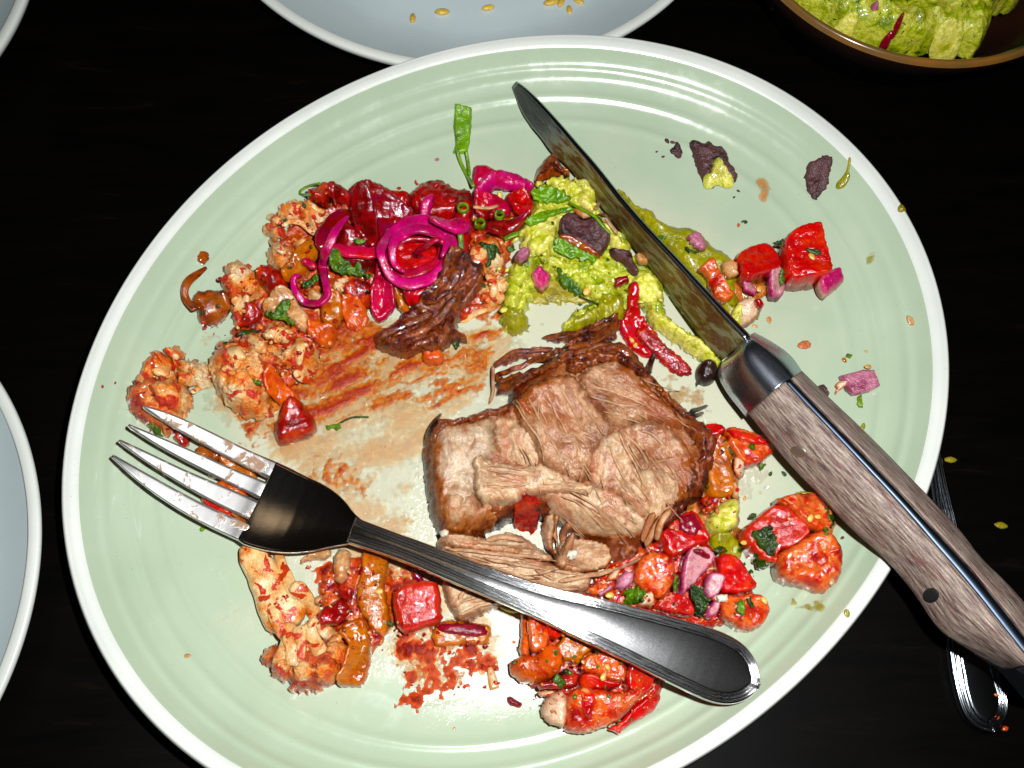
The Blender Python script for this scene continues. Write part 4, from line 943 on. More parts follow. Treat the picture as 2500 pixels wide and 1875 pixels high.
thing_blob('guacamole', 'I', [(640, 850), (760, 830), (860, 880), (880, 960), (850, 1010), (740, 980), (660, 940)], 'guac_flat', 'olive green salsa juice below the small guacamole dab', 'guacamole', h=.3, rr=.3, d=.07, amp=.12, freq=3, edge=.08)

# ------------------------------------------------------------------ cauliflower
def floret(label, curds, stems=(), dark=False, h=.9, group=None, f='E', hs=None, stem_mat='cauli_stem', name='cauliflower_floret'):
    pts = T(f, curds[0] if curds else stems[0][0]); c = pts.mean(0); x, y, z = pick(c)
    R = empty(name, (x, y, .6)); tag(R, label, 'cauliflower', group)
    for s in stems:
        if len(s) == 3 and s[2]: continue
        ribbon('stem', T(f, s[0]), MAT[stem_mat], w=s[1], t=np.mean(s[1])*.55, parent=R, taper=(.6, .6), wob=.04)
    for i, cpts in enumerate(curds):
        m = ('cauli_dark' if (dark or i % 3 == 2) else 'cauli')
        hh = (hs[i] if hs else h*(1-.2*(i > 0)))
        blob('curd', T(f, cpts), MAT[m], parent=R, h=hh, rr=hh*.75, d=.045, amp=.12, freq=2.2, wamp=.12, wfreq=3.6, edge=.16, smooth=2, micro=.04)
    for s in stems:
        if len(s) == 3 and s[2]: ribbon('stem', T(f, s[0]), MAT[stem_mat], w=s[1], t=np.mean(s[1])*.6, parent=R, taper=(.5, .5), wob=.04, zoff=-.08)
    return R
floret('leftmost cauliflower floret cluster whose lower lobe lies under the top fork tine',
       [[(405, 370), (450, 290), (500, 190), (560, 150), (640, 180), (690, 300), (680, 370), (560, 390), (470, 450), (410, 430)], [(640, 160), (700, 130), (770, 150), (770, 220), (700, 230), (640, 200)],
        [(360, 490), (430, 455), (560, 400), (700, 390), (790, 420), (800, 500), (770, 600), (740, 680), (690, 770), (600, 790), (500, 760), (420, 680), (370, 620)], [(580, 420), (700, 385), (790, 430), (790, 540), (700, 620), (600, 590), (560, 500)]],
       [([(720, 200), (735, 280), (745, 370)], [.28, .2, .25], 1), ([(540, 330), (600, 340), (670, 350)], [.2, .35, .3], 1), ([(760, 640), (770, 740), (740, 850)], [.35, .25, .2])], h=.95, dark=False, hs=[.85, .6, .9, .35])
floret('small cauliflower bit between the leftmost cluster and the big floret', [[(770, 260), (850, 235), (950, 240), (985, 320), (975, 440), (880, 450), (800, 480), (770, 400)], [(830, 300), (920, 290), (940, 350), (860, 380)]], [([(850, 500), (930, 450), (980, 440)], [.2, .25, .2])], hs=[.7, .25])
floret('largest cauliflower floret in the left half with bright sauce on its top',
       [[(960, 200), (1000, 140), (1110, 90), (1250, 60), (1400, 90), (1530, 130), (1560, 250), (1500, 300), (1420, 380), (1420, 480), (1440, 560), (1400, 620), (1280, 630), (1140, 590), (1050, 510), (1000, 400), (980, 300)],
        [(1000, 330), (1100, 290), (1250, 330), (1360, 420), (1430, 540), (1400, 620), (1270, 630), (1120, 570), (1030, 470)], [(1380, 200), (1470, 180), (1540, 220), (1520, 290), (1420, 300), (1370, 260)]],
       [([(1060, 130), (1160, 180), (1260, 230)], [.35, .5, .3], 1), ([(1290, 60), (1350, 140), (1420, 180)], [.4, .45, .3], 1)], hs=[1.0, .3, .25])
floret('cauliflower floret with a cut white core right of the largest floret',
       [[(1550, 220), (1580, 130), (1640, 80), (1740, 80), (1800, 120), (1825, 180), (1800, 250), (1740, 320), (1640, 335), (1570, 290)]], [([(1680, 80), (1690, 170), (1670, 290)], [.3, .34, .2], 1), ([(1700, 120), (1750, 150), (1770, 210)], [.12, .18, .2], 1), ([(1640, 340), (1700, 390), (1780, 400)], [.25, .4, .3], 1)], hs=[.85])
floret('round cauliflower floret with a brown top left of the dark onion', [[(910, 1000), (930, 920), (980, 890), (1060, 885), (1150, 930), (1210, 1010), (1215, 1090), (1160, 1160), (1060, 1180), (970, 1160), (920, 1100)], [(940, 920), (1040, 890), (1140, 940), (1120, 1010), (1000, 1000)]], [([(940, 1130), (1010, 1230), (1060, 1330)], [.3, .4, .3])], f='A', hs=[1.1, .25])
floret('pale cauliflower stub with small branches below the round floret', [[(1000, 1300), (1060, 1290), (1100, 1340), (1060, 1400), (1010, 1390)]], [([(1020, 1180), (1060, 1240), (1130, 1300)], [.4, .4, .3]), ([(1120, 1170), (1100, 1240), (1010, 1290)], [.2, .3, .2])], f='A', hs=[.45])
floret('pale cauliflower floret below the arched stem at the upper left', [[(1250, 790), (1320, 750), (1430, 760), (1500, 800), (1490, 880), (1440, 950), (1370, 965), (1300, 920), (1260, 860)]], [([(1300, 740), (1360, 800), (1400, 860)], [.3, .3, .2], 1), ([(1430, 850), (1500, 780), (1570, 740)], [.3, .25, .2], 1)], f='A', hs=[.75])
floret('small brown cauliflower nub at the far left of the upper cluster', [[(1250, 620), (1290, 590), (1340, 600), (1400, 640), (1420, 700), (1380, 730), (1300, 710), (1250, 670)]], [([(1280, 560), (1330, 580), (1380, 620)], [.3, .3, .2], 1)], f='A', hs=[.75])
floret('arched cauliflower piece with sauce on its back at the upper left of the heap', [[(1340, 510), (1380, 450), (1470, 425), (1580, 440), (1700, 500), (1740, 560), (1700, 640), (1640, 690), (1560, 620), (1500, 600), (1420, 590), (1370, 560)]],
       [([(1560, 450), (1650, 500), (1750, 550)], [.22, .22, .15], 1), ([(1390, 640), (1440, 600), (1530, 610), (1600, 670), (1660, 700)], [.22, .2, .2, .22, .2], 1)], f='A', hs=[.95])
floret('cauliflower slice with a curled stem at the top of the heap', [[(1770, 340), (1830, 320), (1850, 380), (1820, 420), (1770, 400)]], [([(1790, 400), (1850, 420), (1885, 480), (1860, 530)], [.2, .22, .2, .15], 1)], f='A', hs=[.6])
floret('cream coloured cauliflower slice behind the dark red onion petals', [[(530, 340), (580, 280), (640, 270), (720, 310), (785, 400), (720, 430), (660, 420), (600, 360), (540, 370)]], [], f='B', hs=[.85])
floret('cauliflower crumb framed by the left pickled onion loops', [[(440, 660), (500, 625), (540, 680), (560, 740), (500, 785), (440, 740)]], [], f='B', hs=[.8])
floret('orange cauliflower lump inside the hook of the long pickled onion strip', [[(150, 1100), (200, 1070), (260, 1100), (270, 1180), (220, 1210), (150, 1180)]], [], f='B', hs=[.6])
floret('cauliflower piece below the herb sprig beside the long pickled strip', [[(340, 1050), (420, 1010), (480, 1050), (450, 1120), (360, 1140)]], [], f='B', hs=[.6])
floret('chopped white cauliflower piece with brown top right of the pickled onion rings', [[(1440, 760), (1470, 700), (1560, 690), (1650, 730), (1690, 820), (1660, 920), (1560, 960), (1450, 1040), (1425, 950), (1430, 850)]], [([(1490, 800), (1470, 900), (1450, 1000)], [.6, .6, .3], 1)], f='B', hs=[.7])
floret('cauliflower scraps beside the dark meat shred at the guacamole edge', [[(1540, 1000), (1640, 960), (1700, 1060), (1680, 1180), (1600, 1260), (1500, 1200), (1490, 1100)]], [([(1560, 1000), (1600, 1080), (1590, 1190)], [.4, .3, .3], 1), ([(1340, 1380), (1440, 1320), (1550, 1280)], [.15, .22, .2], 1)], f='B', hs=[.5])
floret('orange sauced cauliflower crumbs under the left herb sprig', [[(1230, 1400), (1300, 1370), (1420, 1380), (1480, 1440), (1450, 1520), (1340, 1540), (1240, 1500)]], [([(1100, 1470), (1180, 1520), (1240, 1560)], [.4, .4, .3], 1)], f='A', hs=[.6])
# the big sliced floret at the bottom
def sliced():
    R = empty('cauliflower_floret', (*at(T('G', [(520, 800)]), .7)[0], .6))
    tag(R, 'long sliced cauliflower floret with a stalk below the fork head', 'cauliflower')
    S = lambda pts, w, m='cauli_stem', t=None, **k: ribbon('stem', T('G', pts), MAT[m], w=w, t=t or float(np.mean(w))*.42, parent=R, taper=(.6, .5), wob=.05, sq=2.8, **k)
    blob('curd', T('G', [(250, 1100), (310, 1060), (430, 980), (600, 960), (760, 960), (900, 1000), (960, 1080), (940, 1200), (860, 1280), (780, 1340), (700, 1390), (580, 1390), (500, 1360), (470, 1290), (400, 1300), (350, 1260), (300, 1180)]), MAT['cauli_dark'], parent=R, h=.8, rr=.4, d=.045, amp=.1, freq=2, wamp=.15, wfreq=3.6, edge=.18, micro=.04)
    blob('curd', T('G', [(290, 740), (340, 710), (390, 740), (380, 850), (350, 960), (310, 870)]), MAT['cauli'], parent=R, h=.6, rr=.3, d=.055, wamp=.1, wfreq=3.4, edge=.06)
    S([(170, 260), (260, 420), (360, 600), (450, 760), (520, 900)], [.8, .95, 1.15, 1.5, 1.2], t=.75)
    S([(400, 300), (440, 420), (500, 560), (560, 660)], [.3, .35, .4, .5])
    S([(520, 560), (600, 620), (680, 760), (740, 880)], [.5, .45, .4, .5], zoff=.05)
    S([(350, 640), (370, 740), (420, 880), (450, 980)], [.35, .4, .4, .35])
    for pts, w in [([(500, 860), (480, 1000), (440, 1120), (400, 1200)], [.5, .4, .4, .5]), ([(560, 880), (590, 1020), (570, 1140), (550, 1220)], [.5, .3, .25, .3]), ([(620, 860), (680, 980), (740, 1100)], [.5, .35, .55]), ([(660, 840), (780, 920), (860, 1000)], [.4, .4, .6]), ([(460, 960), (520, 1060), (500, 1180)], [.3, .35, .4])]: S(pts, w, zoff=.02)
    for pts in ([(330, 1180), (420, 1130), (500, 1190), (480, 1280), (400, 1300)], [(780, 1010), (880, 970), (950, 1060), (930, 1170), (850, 1160), (810, 1090)], [(520, 1190), (620, 1150), (700, 1220), (640, 1310), (540, 1290)], [(690, 1180), (800, 1160), (880, 1230), (800, 1310), (700, 1320)]):
        blob('curd', T('G', pts), MAT['cauli'], parent=R, h=.2, rr=.2, d=.045, wamp=.09, wfreq=4.5, edge=.12)
    blob('sauce_patch', T('G', [(370, 640), (450, 620), (500, 660), (450, 720), (400, 770), (360, 710)]), MAT['salsa_red'], parent=R, h=.06, rr=.1, d=.06, edge=.06)
sliced()
# ------------------------------------------------------------------ cooked onions and roasted vegetables
O = lambda f, pts, m, label, nm='cooked_onion', cat='onion', **k: thing_blob(nm, f, pts, m, label, cat, **{**dict(h=.32, rr=.12, d=.06, amp=.06, freq=2.2, wall=.3, edge=.06), **k})
R_ = lambda f, pts, m, label, nm='cooked_onion', cat='onion', **k: tag(ribbon(nm, T(f, pts), MAT[m], **k), label, cat)
O('A', [(735, 1150), (860, 1140), (980, 1180), (1000, 1270), (920, 1320), (860, 1370), (790, 1385), (735, 1360), (745, 1290), (690, 1260)], 'onion_brown', 'glossy brown ribbed onion petal at the left end of the heap', fib=-10, famp=.03, h=.6, rr=.3)
R_('A', [(800, 960), (730, 1010), (660, 1060), (630, 1140), (650, 1220), (720, 1280)], 'onion_brown', 'brown curled onion strand arching left of the ribbed onion petal', w=[.12, .25, .3, .22, .3, .3], t=.12, roll=30, zs=[.1, .2, .3, .3, .2, .1])
O('A', [(1190, 990), (1240, 940), (1320, 950), (1390, 1000), (1415, 1060), (1380, 1120), (1320, 1150), (1260, 1110), (1210, 1060)], 'tomato_cooked', 'dark glossy roasted onion right of the round cauliflower floret', h=.9, rr=.4, fib=-40)
O('A', [(740, 860), (800, 825), (820, 870), (790, 930), (740, 920)], 'onion_brown', 'small brown crumb above the curled onion strand', nm='crumb', cat='crumb', h=.15, rr=.1)
O('A', [(1580, 430), (1650, 370), (1720, 320), (1770, 360), (1750, 440), (1750, 500), (1680, 500), (1620, 450)], 'tomato_cooked', 'reddish roasted tomato skin at the top left of the heap', cat='tomato', nm='cooked_tomato', h=.8)
O('A', [(1440, 960), (1530, 800), (1620, 740), (1680, 820), (1600, 940), (1560, 1010), (1480, 1060), (1410, 1090), (1400, 1010)], 'onion_cooked', 'orange onion petal left of the long pickled onion strip', h=.7, rr=.3, fib=60)
O('A', [(1700, 1160), (1850, 1150), (1865, 1280), (1820, 1390), (1720, 1410), (1680, 1300)], 'onion_cooked', 'flat orange onion square below the hook of the long pickled strip', fib=80, h=.5, smooth=1)
O('A', [(1210, 1270), (1300, 1190), (1420, 1130), (1480, 1160), (1520, 1250), (1600, 1330), (1580, 1440), (1500, 1420), (1460, 1360), (1380, 1310), (1280, 1300)], 'onion_clear', 'translucent onion piece under the left herb sprig', fib=-30, h=.6)
O('A', [(1100, 1250), (1200, 1260), (1240, 1330), (1200, 1380), (1060, 1430), (1030, 1420), (1130, 1340)], 'tomato_cooked', 'dark red tomato shred left of the left herb sprig', cat='tomato', nm='cooked_tomato', h=.45)
O('A', [(1860, 1100), (1960, 1040), (2070, 1060), (2080, 1180), (2000, 1260), (1900, 1220)], 'tomato_cooked', 'dark red cooked tomato left of the flat pickled onion petal', cat='tomato', nm='cooked_tomato', h=.6, rr=.3)
O('A', [(1580, 1370), (1700, 1400), (1800, 1400), (1800, 1500), (1700, 1560), (1600, 1500)], 'tomato_orange', 'orange cooked tomato pulp above the cut cauliflower floret', cat='tomato', nm='cooked_tomato', h=.4, rr=.2, amp=.1)
O('A', [(1870, 1240), (2010, 1260), (2060, 1360), (2000, 1450), (1900, 1440), (1860, 1340)], 'tomato_orange', 'thin orange sauce cushion below the dark red cooked tomato', cat='sauce', nm='sauce_pool', h=.14, rr=.3, amp=.08)
O('E', [(1420, 480), (1440, 380), (1500, 350), (1560, 430), (1640, 480), (1680, 540), (1600, 560), (1540, 600), (1480, 560)], 'tomato_orange', 'orange sauced scrap right of the largest cauliflower floret', cat='tomato', nm='cooked_tomato', h=.5, rr=.25, amp=.1)
O('E', [(1580, 560), (1660, 550), (1730, 620), (1800, 720), (1790, 800), (1700, 840), (1600, 870), (1500, 895), (1490, 820), (1480, 760), (1530, 680)], 'tomato_cooked', 'charred glossy tomato wedge above the fork neck', cat='tomato', nm='roasted_tomato', h=.7, rr=.35, amp=.08)
O('E', [(860, 960), (950, 900), (1050, 920), (1090, 980), (1060, 1040), (960, 1030)], 'onion_brown', 'brown onion piece between the upper two fork tines', h=.5, fib=-20)
O('E', [(1060, 1030), (1110, 960), (1220, 960), (1340, 1090), (1340, 1170), (1240, 1160), (1130, 1120)], 'onion_cooked', 'orange onion strip showing between the fork tines near their root', h=.5, fib=-30)
O('E', [(1050, 1190), (1130, 1160), (1230, 1220), (1280, 1300), (1220, 1360), (1100, 1300), (1030, 1240)], 'tomato_orange', 'orange tomato bit under the second and third fork tines', cat='tomato', nm='diced_tomato', h=.5)
O('E', [(920, 1340), (950, 1290), (1060, 1300), (1150, 1380), (1180, 1470), (1100, 1470), (980, 1400)], 'tomato', 'red tomato piece seen between the lower two fork tines', cat='tomato', nm='diced_tomato', h=.5)
O('E', [(1180, 1410), (1260, 1430), (1280, 1500), (1220, 1510), (1170, 1470)], 'onion_cooked', 'small orange onion scrap beside the lowest fork slot', h=.45)
O('E', [(970, 1130), (1050, 1110), (1060, 1160), (980, 1160)], 'onion_cooked', 'tiny orange onion tip between the second and third fork tines', h=.4)
O('E', [(740, 800), (820, 810), (820, 900), (780, 930), (720, 880)], 'tomato_cooked', 'dark red tomato shred between the top two fork tines', cat='tomato', nm='cooked_tomato', h=.35)
O('G', [(1040, 290), (1160, 270), (1260, 330), (1260, 460), (1220, 560), (1250, 680), (1270, 860), (1240, 940), (1150, 930), (1080, 820), (1010, 700), (1010, 580), (1060, 480)], 'onion_cooked', 'wide translucent orange onion strip running down from the fork handle', fib=-85, famp=.03, h=.4)
O('G', [(850, 940), (960, 820), (1080, 830), (1110, 960), (1110, 1100), (1090, 1240), (1060, 1335), (940, 1340), (830, 1320), (900, 1180), (950, 1080), (930, 980)], 'onion_cooked', 'ribbed orange onion petal right of the long sliced cauliflower', fib=8, famp=.04, h=.5)
O('G', [(830, 290), (930, 270), (965, 330), (950, 440), (930, 530), (870, 550), (830, 480)], 'onion_clear', 'translucent whitish onion tip below the fork neck', fib=-90, h=.5, rr=.25)
O('G', [(570, 400), (620, 320), (720, 280), (820, 300), (800, 370), (680, 370), (620, 380)], 'onion_clear', 'pale onion sliver at the lower edge of the fork head', fib=20, h=.4)
O('G', [(860, 590), (920, 560), (990, 600), (980, 680), (900, 690)], 'tomato_cooked', 'dark red tomato bit above the sauce beside the cauliflower stalk', cat='tomato', nm='cooked_tomato', h=.45)
O('G', [(720, 800), (760, 730), (860, 680), (950, 700), (960, 780), (900, 880), (820, 880), (740, 860)], 'salsa_red', 'wet red tomato pulp between the cauliflower stalk and the orange onion strip', cat='tomato', nm='cooked_tomato', h=.5, rr=.25)
O('G', [(690, 680), (740, 640), (780, 670), (760, 720), (710, 730)], 'onion_clear', 'tiny clear onion cube right of the cauliflower stalk', h=.35)
O('G', [(1430, 440), (1480, 430), (1530, 510), (1540, 560), (1480, 540), (1440, 500)], 'pickled_dark', 'dark red onion shred above the tomato cube', h=.3)
O('G', [(1680, 840), (1850, 845), (2040, 870), (2050, 950), (2010, 1025), (1900, 1020), (1700, 1030), (1620, 1020), (1590, 930)], 'onion_cooked', 'purple skinned onion strip with an orange cut side right of the tomato cube', fib=0, h=.45, wall=.5, rr=.12, smooth=1)
blob('skin', T('G', [(1640, 850), (1850, 850), (2040, 870), (2050, 950), (1900, 960), (1760, 940), (1620, 910)]), MAT['onion_purple'], h=.12, rr=.08, d=.06, amp=.02, parent=bpy.data.objects[[o.name for o in bpy.data.objects if o.name.startswith('cooked_onion')][-1]] if False else None, smooth=1)
_sk = bpy.data.objects['skin']; _pa = [o for o in bpy.data.objects if o.get('label', '').startswith('purple skinned onion strip')][0]
_sk.parent = _pa; _sk.location = _sk.location-_pa.location
R_('G', [(2040, 1200), (2060, 1280), (2080, 1370)], 'onion_clear', 'pale onion sliver standing in the right end of the sauce splatter', w=[.15, .3, .3], t=.15)
O('B', [(810, 1060), (840, 1060), (900, 1200), (990, 1300), (960, 1340), (890, 1300), (820, 1160)], 'onion_cooked', 'orange onion ribbon between the flat magenta petal and the dark meat shred', fib=-60, h=.3, lift=.3)
O('B', [(1060, 1600), (1040, 1650), (1090, 1700), (1200, 1690), (1210, 1600), (1120, 1540)], 'tomato_orange', 'orange tomato lump at the lower end of the dark meat shred', cat='tomato', nm='cooked_tomato', h=.55)
# ------------------------------------------------------------------ tomatoes and pico de gallo
def dice(f, pts, m, label, h=.7, nm='diced_tomato', cat='tomato', tilt=(0, 0), wall=.6, rr=.085, **k):
    return thing_blob(nm, f, pts, m, label, cat, **{**dict(h=h, rr=rr, wall=wall, d=.05, amp=.09 if m == 'tomato_flesh' else .04, freq=2.2, smooth=1 if h > .6 else 0, rigid=True, tilt=tilt, edge=.045), **k})
a = dice('D', [(610, 1210), (700, 1150), (830, 1105), (890, 1140), (930, 1230), (945, 1310), (860, 1350), (680, 1415), (640, 1380), (630, 1290)], 'tomato', 'bright red tomato cube left of the bigger cube near the right rim', h=.95, tilt=(.1, -.05))
a = dice('D', [(975, 1080), (1050, 1010), (1130, 985), (1230, 978), (1255, 1010), (1280, 1150), (1320, 1260), (1340, 1340), (1270, 1370), (1080, 1385), (1010, 1350), (985, 1250)], 'tomato', 'biggest bright red tomato cube near the right rim with a seed on top', h=1.2, tilt=(.08, 0))
dice('D', [(330, 1280), (420, 1215), (440, 1220), (520, 1360), (600, 1480), (590, 1510), (530, 1540), (460, 1490), (420, 1400), (400, 1340)], 'tomato_flesh', 'orange red tomato stick lying in the guacamole right of the blade', h=.45)
dice('D', [(245, 1040), (310, 1000), (345, 1015), (400, 1110), (370, 1145), (310, 1120)], 'onion_mauve', 'mauve onion square on the guacamole right of the blade', h=.3, nm='diced_onion', cat='onion', rr=.08)
dice('D', [(510, 1240), (570, 1220), (620, 1260), (630, 1340), (570, 1360), (520, 1310)], 'onion_clear', 'clear greenish onion bit between guacamole and the left red cube', h=.4, nm='diced_onion', cat='onion', rr=.18)
dice('D', [(1230, 1430), (1270, 1370), (1380, 1305), (1410, 1320), (1445, 1390), (1400, 1430), (1310, 1505), (1260, 1480)], 'onion_magenta', 'magenta topped onion cube touching the biggest tomato cube', h=.6, nm='diced_onion', cat='onion', rr=.12)
dice('D', [(840, 1350), (920, 1320), (955, 1340), (960, 1410), (990, 1460), (960, 1520), (880, 1530), (850, 1480)], 'onion_pink', 'pink onion cube with a red centre below the left red tomato cube', h=.5, nm='diced_onion', cat='onion')
dice('D', [(640, 1410), (720, 1420), (780, 1460), (760, 1500), (680, 1480)], 'onion_pink', 'pale pink onion flake below the left red tomato cube', h=.2, nm='diced_onion', cat='onion')
dice('C', [(1850, 1330), (1900, 1230), (1980, 1200), (2060, 1220), (2080, 1280), (2010, 1370), (1930, 1400), (1870, 1380)], 'onion_pale', 'green tinted onion chunk beside the knife spine near the bolster', h=.55, nm='diced_onion', cat='onion', rr=.3)
blob('guac_coat', T('C', [(1850, 1330), (1890, 1240), (1940, 1230), (1930, 1300), (1960, 1370), (1920, 1400), (1870, 1380)]), MAT['guac_yellow'], h=.12, rr=.1, d=.06)
_g = bpy.data.objects['guac_coat']; tag(_g, 'bright green guacamole clinging to the onion chunk by the bolster', 'guacamole'); _g.name = 'guacamole_dab'
dice('C', [(2030, 1210), (2070, 1200), (2100, 1240), (2090, 1270), (2050, 1250)], 'salsa_red', 'dark red tomato scrap right of the onion chunk by the bolster', h=.3)
dice('J', [(978, 455), (1120, 425), (1190, 430), (1228, 540), (1170, 570), (1060, 592), (1020, 550)], 'onion_mauve', 'pink onion square alone on the right wall with a seed at its corner', h=.3, nm='diced_onion', cat='onion', rr=.07, amp=.01, edge=.01)
dice('J', [(940, 520), (990, 500), (1010, 530), (970, 560), (940, 590)], 'onion_pale', 'small pale shred left of the pink onion square', h=.1, nm='onion_shred', cat='onion')
dice('J', [(825, 530), (860, 520), (900, 580), (890, 600), (860, 570)], 'bean_paste', 'dark scrap peeking from behind the knife handle', h=.2, nm='crumb', cat='crumb')
dice('G', [(1300, 630), (1330, 590), (1430, 550), (1560, 535), (1640, 550), (1660, 700), (1675, 850), (1560, 890), (1400, 945), (1340, 900), (1305, 800)], 'skin_red', 'orange red tomato cube with a broad flash glint below the fork handle', h=.95, tilt=(0, .05), rr=.22)
# cluster near the right rim
a = dice('I', [(850, 840), (930, 760), (1000, 700), (1075, 645), (1150, 680), (1230, 760), (1290, 840), (1250, 900), (1180, 950), (1090, 960), (1080, 1060), (990, 1020), (920, 930)], 'skin_red', 'smooth skinned tomato chunk with a herb leaf in the right hand trio', h=1.1)
dice('I', [(1080, 620), (1150, 590), (1280, 570), (1400, 570), (1460, 620), (1440, 740), (1420, 830), (1330, 840), (1240, 780), (1160, 680)], 'tomato_flesh', 'seedy tomato chunk touching the underside of the knife handle', h=.95, amp=.1, freq=2)
dice('I', [(1090, 980), (1180, 940), (1290, 860), (1400, 845), (1450, 900), (1490, 960), (1505, 1060), (1500, 1150), (1430, 1210), (1400, 1245), (1280, 1190), (1130, 1150), (1095, 1080)], 'tomato_flesh', 'largest matte tomato chunk at the bottom of the right hand trio', h=1.05, rr=.3)
dice('I', [(730, 140), (830, 135), (960, 180), (1060, 205), (1100, 260), (1040, 320), (960, 370), (880, 395), (820, 340), (770, 260)], 'tomato_flesh', 'tomato wedge with a red skin edge poking under the knife handle', h=.7)
dice('I', [(760, 135), (860, 150), (960, 185), (1070, 205), (1050, 235), (940, 230), (800, 190)], 'tomato', 'red skin strip along the top of the wedge under the knife handle', h=.2, nm='tomato_skin')
dice('I', [(570, 110), (640, 95), (720, 110), (740, 160), (690, 190), (640, 200), (590, 160)], 'tomato', 'tomato scrap right of the charred meat edge', h=.6)
O('I', [(620, 210), (700, 190), (760, 240), (780, 330), (800, 430), (830, 520), (820, 570), (760, 580), (700, 600), (640, 590), (600, 500), (600, 380)], 'onion_cooked', 'orange ribbed onion petal along the right edge of the pork', fib=-20, famp=.03, h=.6, rr=.3)
O('I', [(820, 480), (850, 500), (865, 560), (830, 590), (810, 560)], 'onion_clear', 'clear onion tip at the end of the orange petal beside the pork', h=.3)
O('I', [(780, 340), (870, 380), (870, 450), (820, 470), (790, 420)], 'onion_pale', 'greenish onion flake under the tomato wedge', h=.25)
O('I', [(560, 600), (640, 590), (700, 640), (640, 700), (590, 700)], 'tomato_cooked', 'dark red sauce lump at the lower end of the orange onion petal', cat='tomato', nm='cooked_tomato', h=.5)
# heap right of the pork, above the fork handle
dice('I', [(290, 850), (380, 770), (440, 710), (540, 690), (600, 800), (640, 880), (600, 920), (540, 930), (470, 960), (400, 1010), (340, 980), (330, 900)], 'tomato', 'red tomato cube darkened by the meat at its top beside the pork', h=1.0)
dice('I', [(430, 720), (540, 700), (590, 800), (540, 850), (440, 820)], 'onion_purple', 'dark purple scrap on the tomato cube beside the pork', h=.15, nm='crumb', cat='crumb', amp=.08, rr=.2)
dice('I', [(130, 1110), (160, 1020), (240, 960), (340, 980), (400, 1060), (390, 1160), (360, 1240), (290, 1280), (200, 1220), (130, 1160)], 'tomato_flesh', 'glossy orange tomato chunk left of the big pink onion wedge', h=.95, rr=.3)
dice('I', [(440, 1240), (450, 1050), (480, 960), (560, 930), (680, 985), (650, 1060), (560, 1150), (470, 1250)], 'onion_pink', 'big pink and white onion wedge in the salsa above the fork', h=.85, nm='onion_wedge', cat='onion')
blob('purple_skin', T('I', [(500, 950), (570, 930), (680, 980), (660, 1010), (580, 985)]), MAT['onion_purple'], h=.1, rr=.08, d=.06)
_g = bpy.data.objects['purple_skin']; _pa = [o for o in bpy.data.objects if o.get('label', '').startswith('big pink and white')][0]; _g.parent = _pa; _g.location = _g.location-_pa.location; _g.name = 'skin'
dice('I', [(690, 1040), (720, 970), (800, 980), (860, 1040), (900, 1120), (960, 1190), (900, 1230), (850, 1240), (780, 1250), (710, 1240), (700, 1140)], 'tomato', 'bright red tomato wedge at the right edge of the salsa heap', h=.9)
dice('I', [(590, 1230), (600, 1150), (640, 1110), (720, 1140), (710, 1200), (670, 1280), (610, 1280)], 'onion_pink', 'small pink onion cube left of the bright red tomato wedge', h=.7, nm='diced_onion', cat='onion')
dice('I', [(700, 1290), (740, 1260), (840, 1270), (930, 1245), (1000, 1270), (1045, 1340), (1030, 1410), (970, 1480), (880, 1495), (800, 1450), (720, 1400)], 'tomato_flesh', 'rounded tomato chunk with herbs at the lower right of the salsa heap', h=.8, rr=.15)
dice('I', [(260, 1330), (330, 1260), (420, 1245), (500, 1290), (535, 1360), (520, 1400), (400, 1385), (290, 1360)], 'tomato', 'red tomato slice touching the upper edge of the fork handle', h=.8)
dice('I', [(150, 1330), (180, 1250), (240, 1230), (260, 1290), (240, 1340)], 'onion_pale', 'pale onion piece against the fork handle', h=.6, nm='diced_onion', cat='onion')
dice('I', [(0, 1200), (10, 1150), (70, 1100), (120, 1110), (115, 1180), (50, 1230)], 'onion_mauve', 'mauve onion petal left of the glossy orange tomato chunk', h=.6, nm='diced_onion', cat='onion')
dice('I', [(640, 1330), (680, 1280), (720, 1300), (700, 1380), (650, 1410), (620, 1380)], 'onion_pink', 'pink onion sliver between the herbs and the rounded tomato chunk', h=.5, nm='diced_onion', cat='onion')
dice('I', [(668, 1280), (690, 1248), (760, 1252), (750, 1290), (700, 1305)], 'cheese', 'white crumb in the salsa above the rounded tomato chunk', h=.2, nm='cheese_crumb', cat='crumb', rr=.06)
dice('H', [(1190, 520), (1260, 490), (1340, 480), (1370, 520), (1320, 560), (1230, 570)], 'tomato_flesh', 'orange tomato scrap between the pork and the fork handle', h=.6)
dice('H', [(1270, 550), (1350, 490), (1372, 490), (1360, 520), (1290, 570)], 'onion_mauve', 'thin mauve onion sliver above the fork handle', h=.2, nm='diced_onion', cat='onion')
dice('H', [(1340, 420), (1400, 380), (1420, 400), (1390, 460), (1330, 470)], 'onion_pale', 'whitish onion flake under the corner of the pork', h=.35, nm='diced_onion', cat='onion')
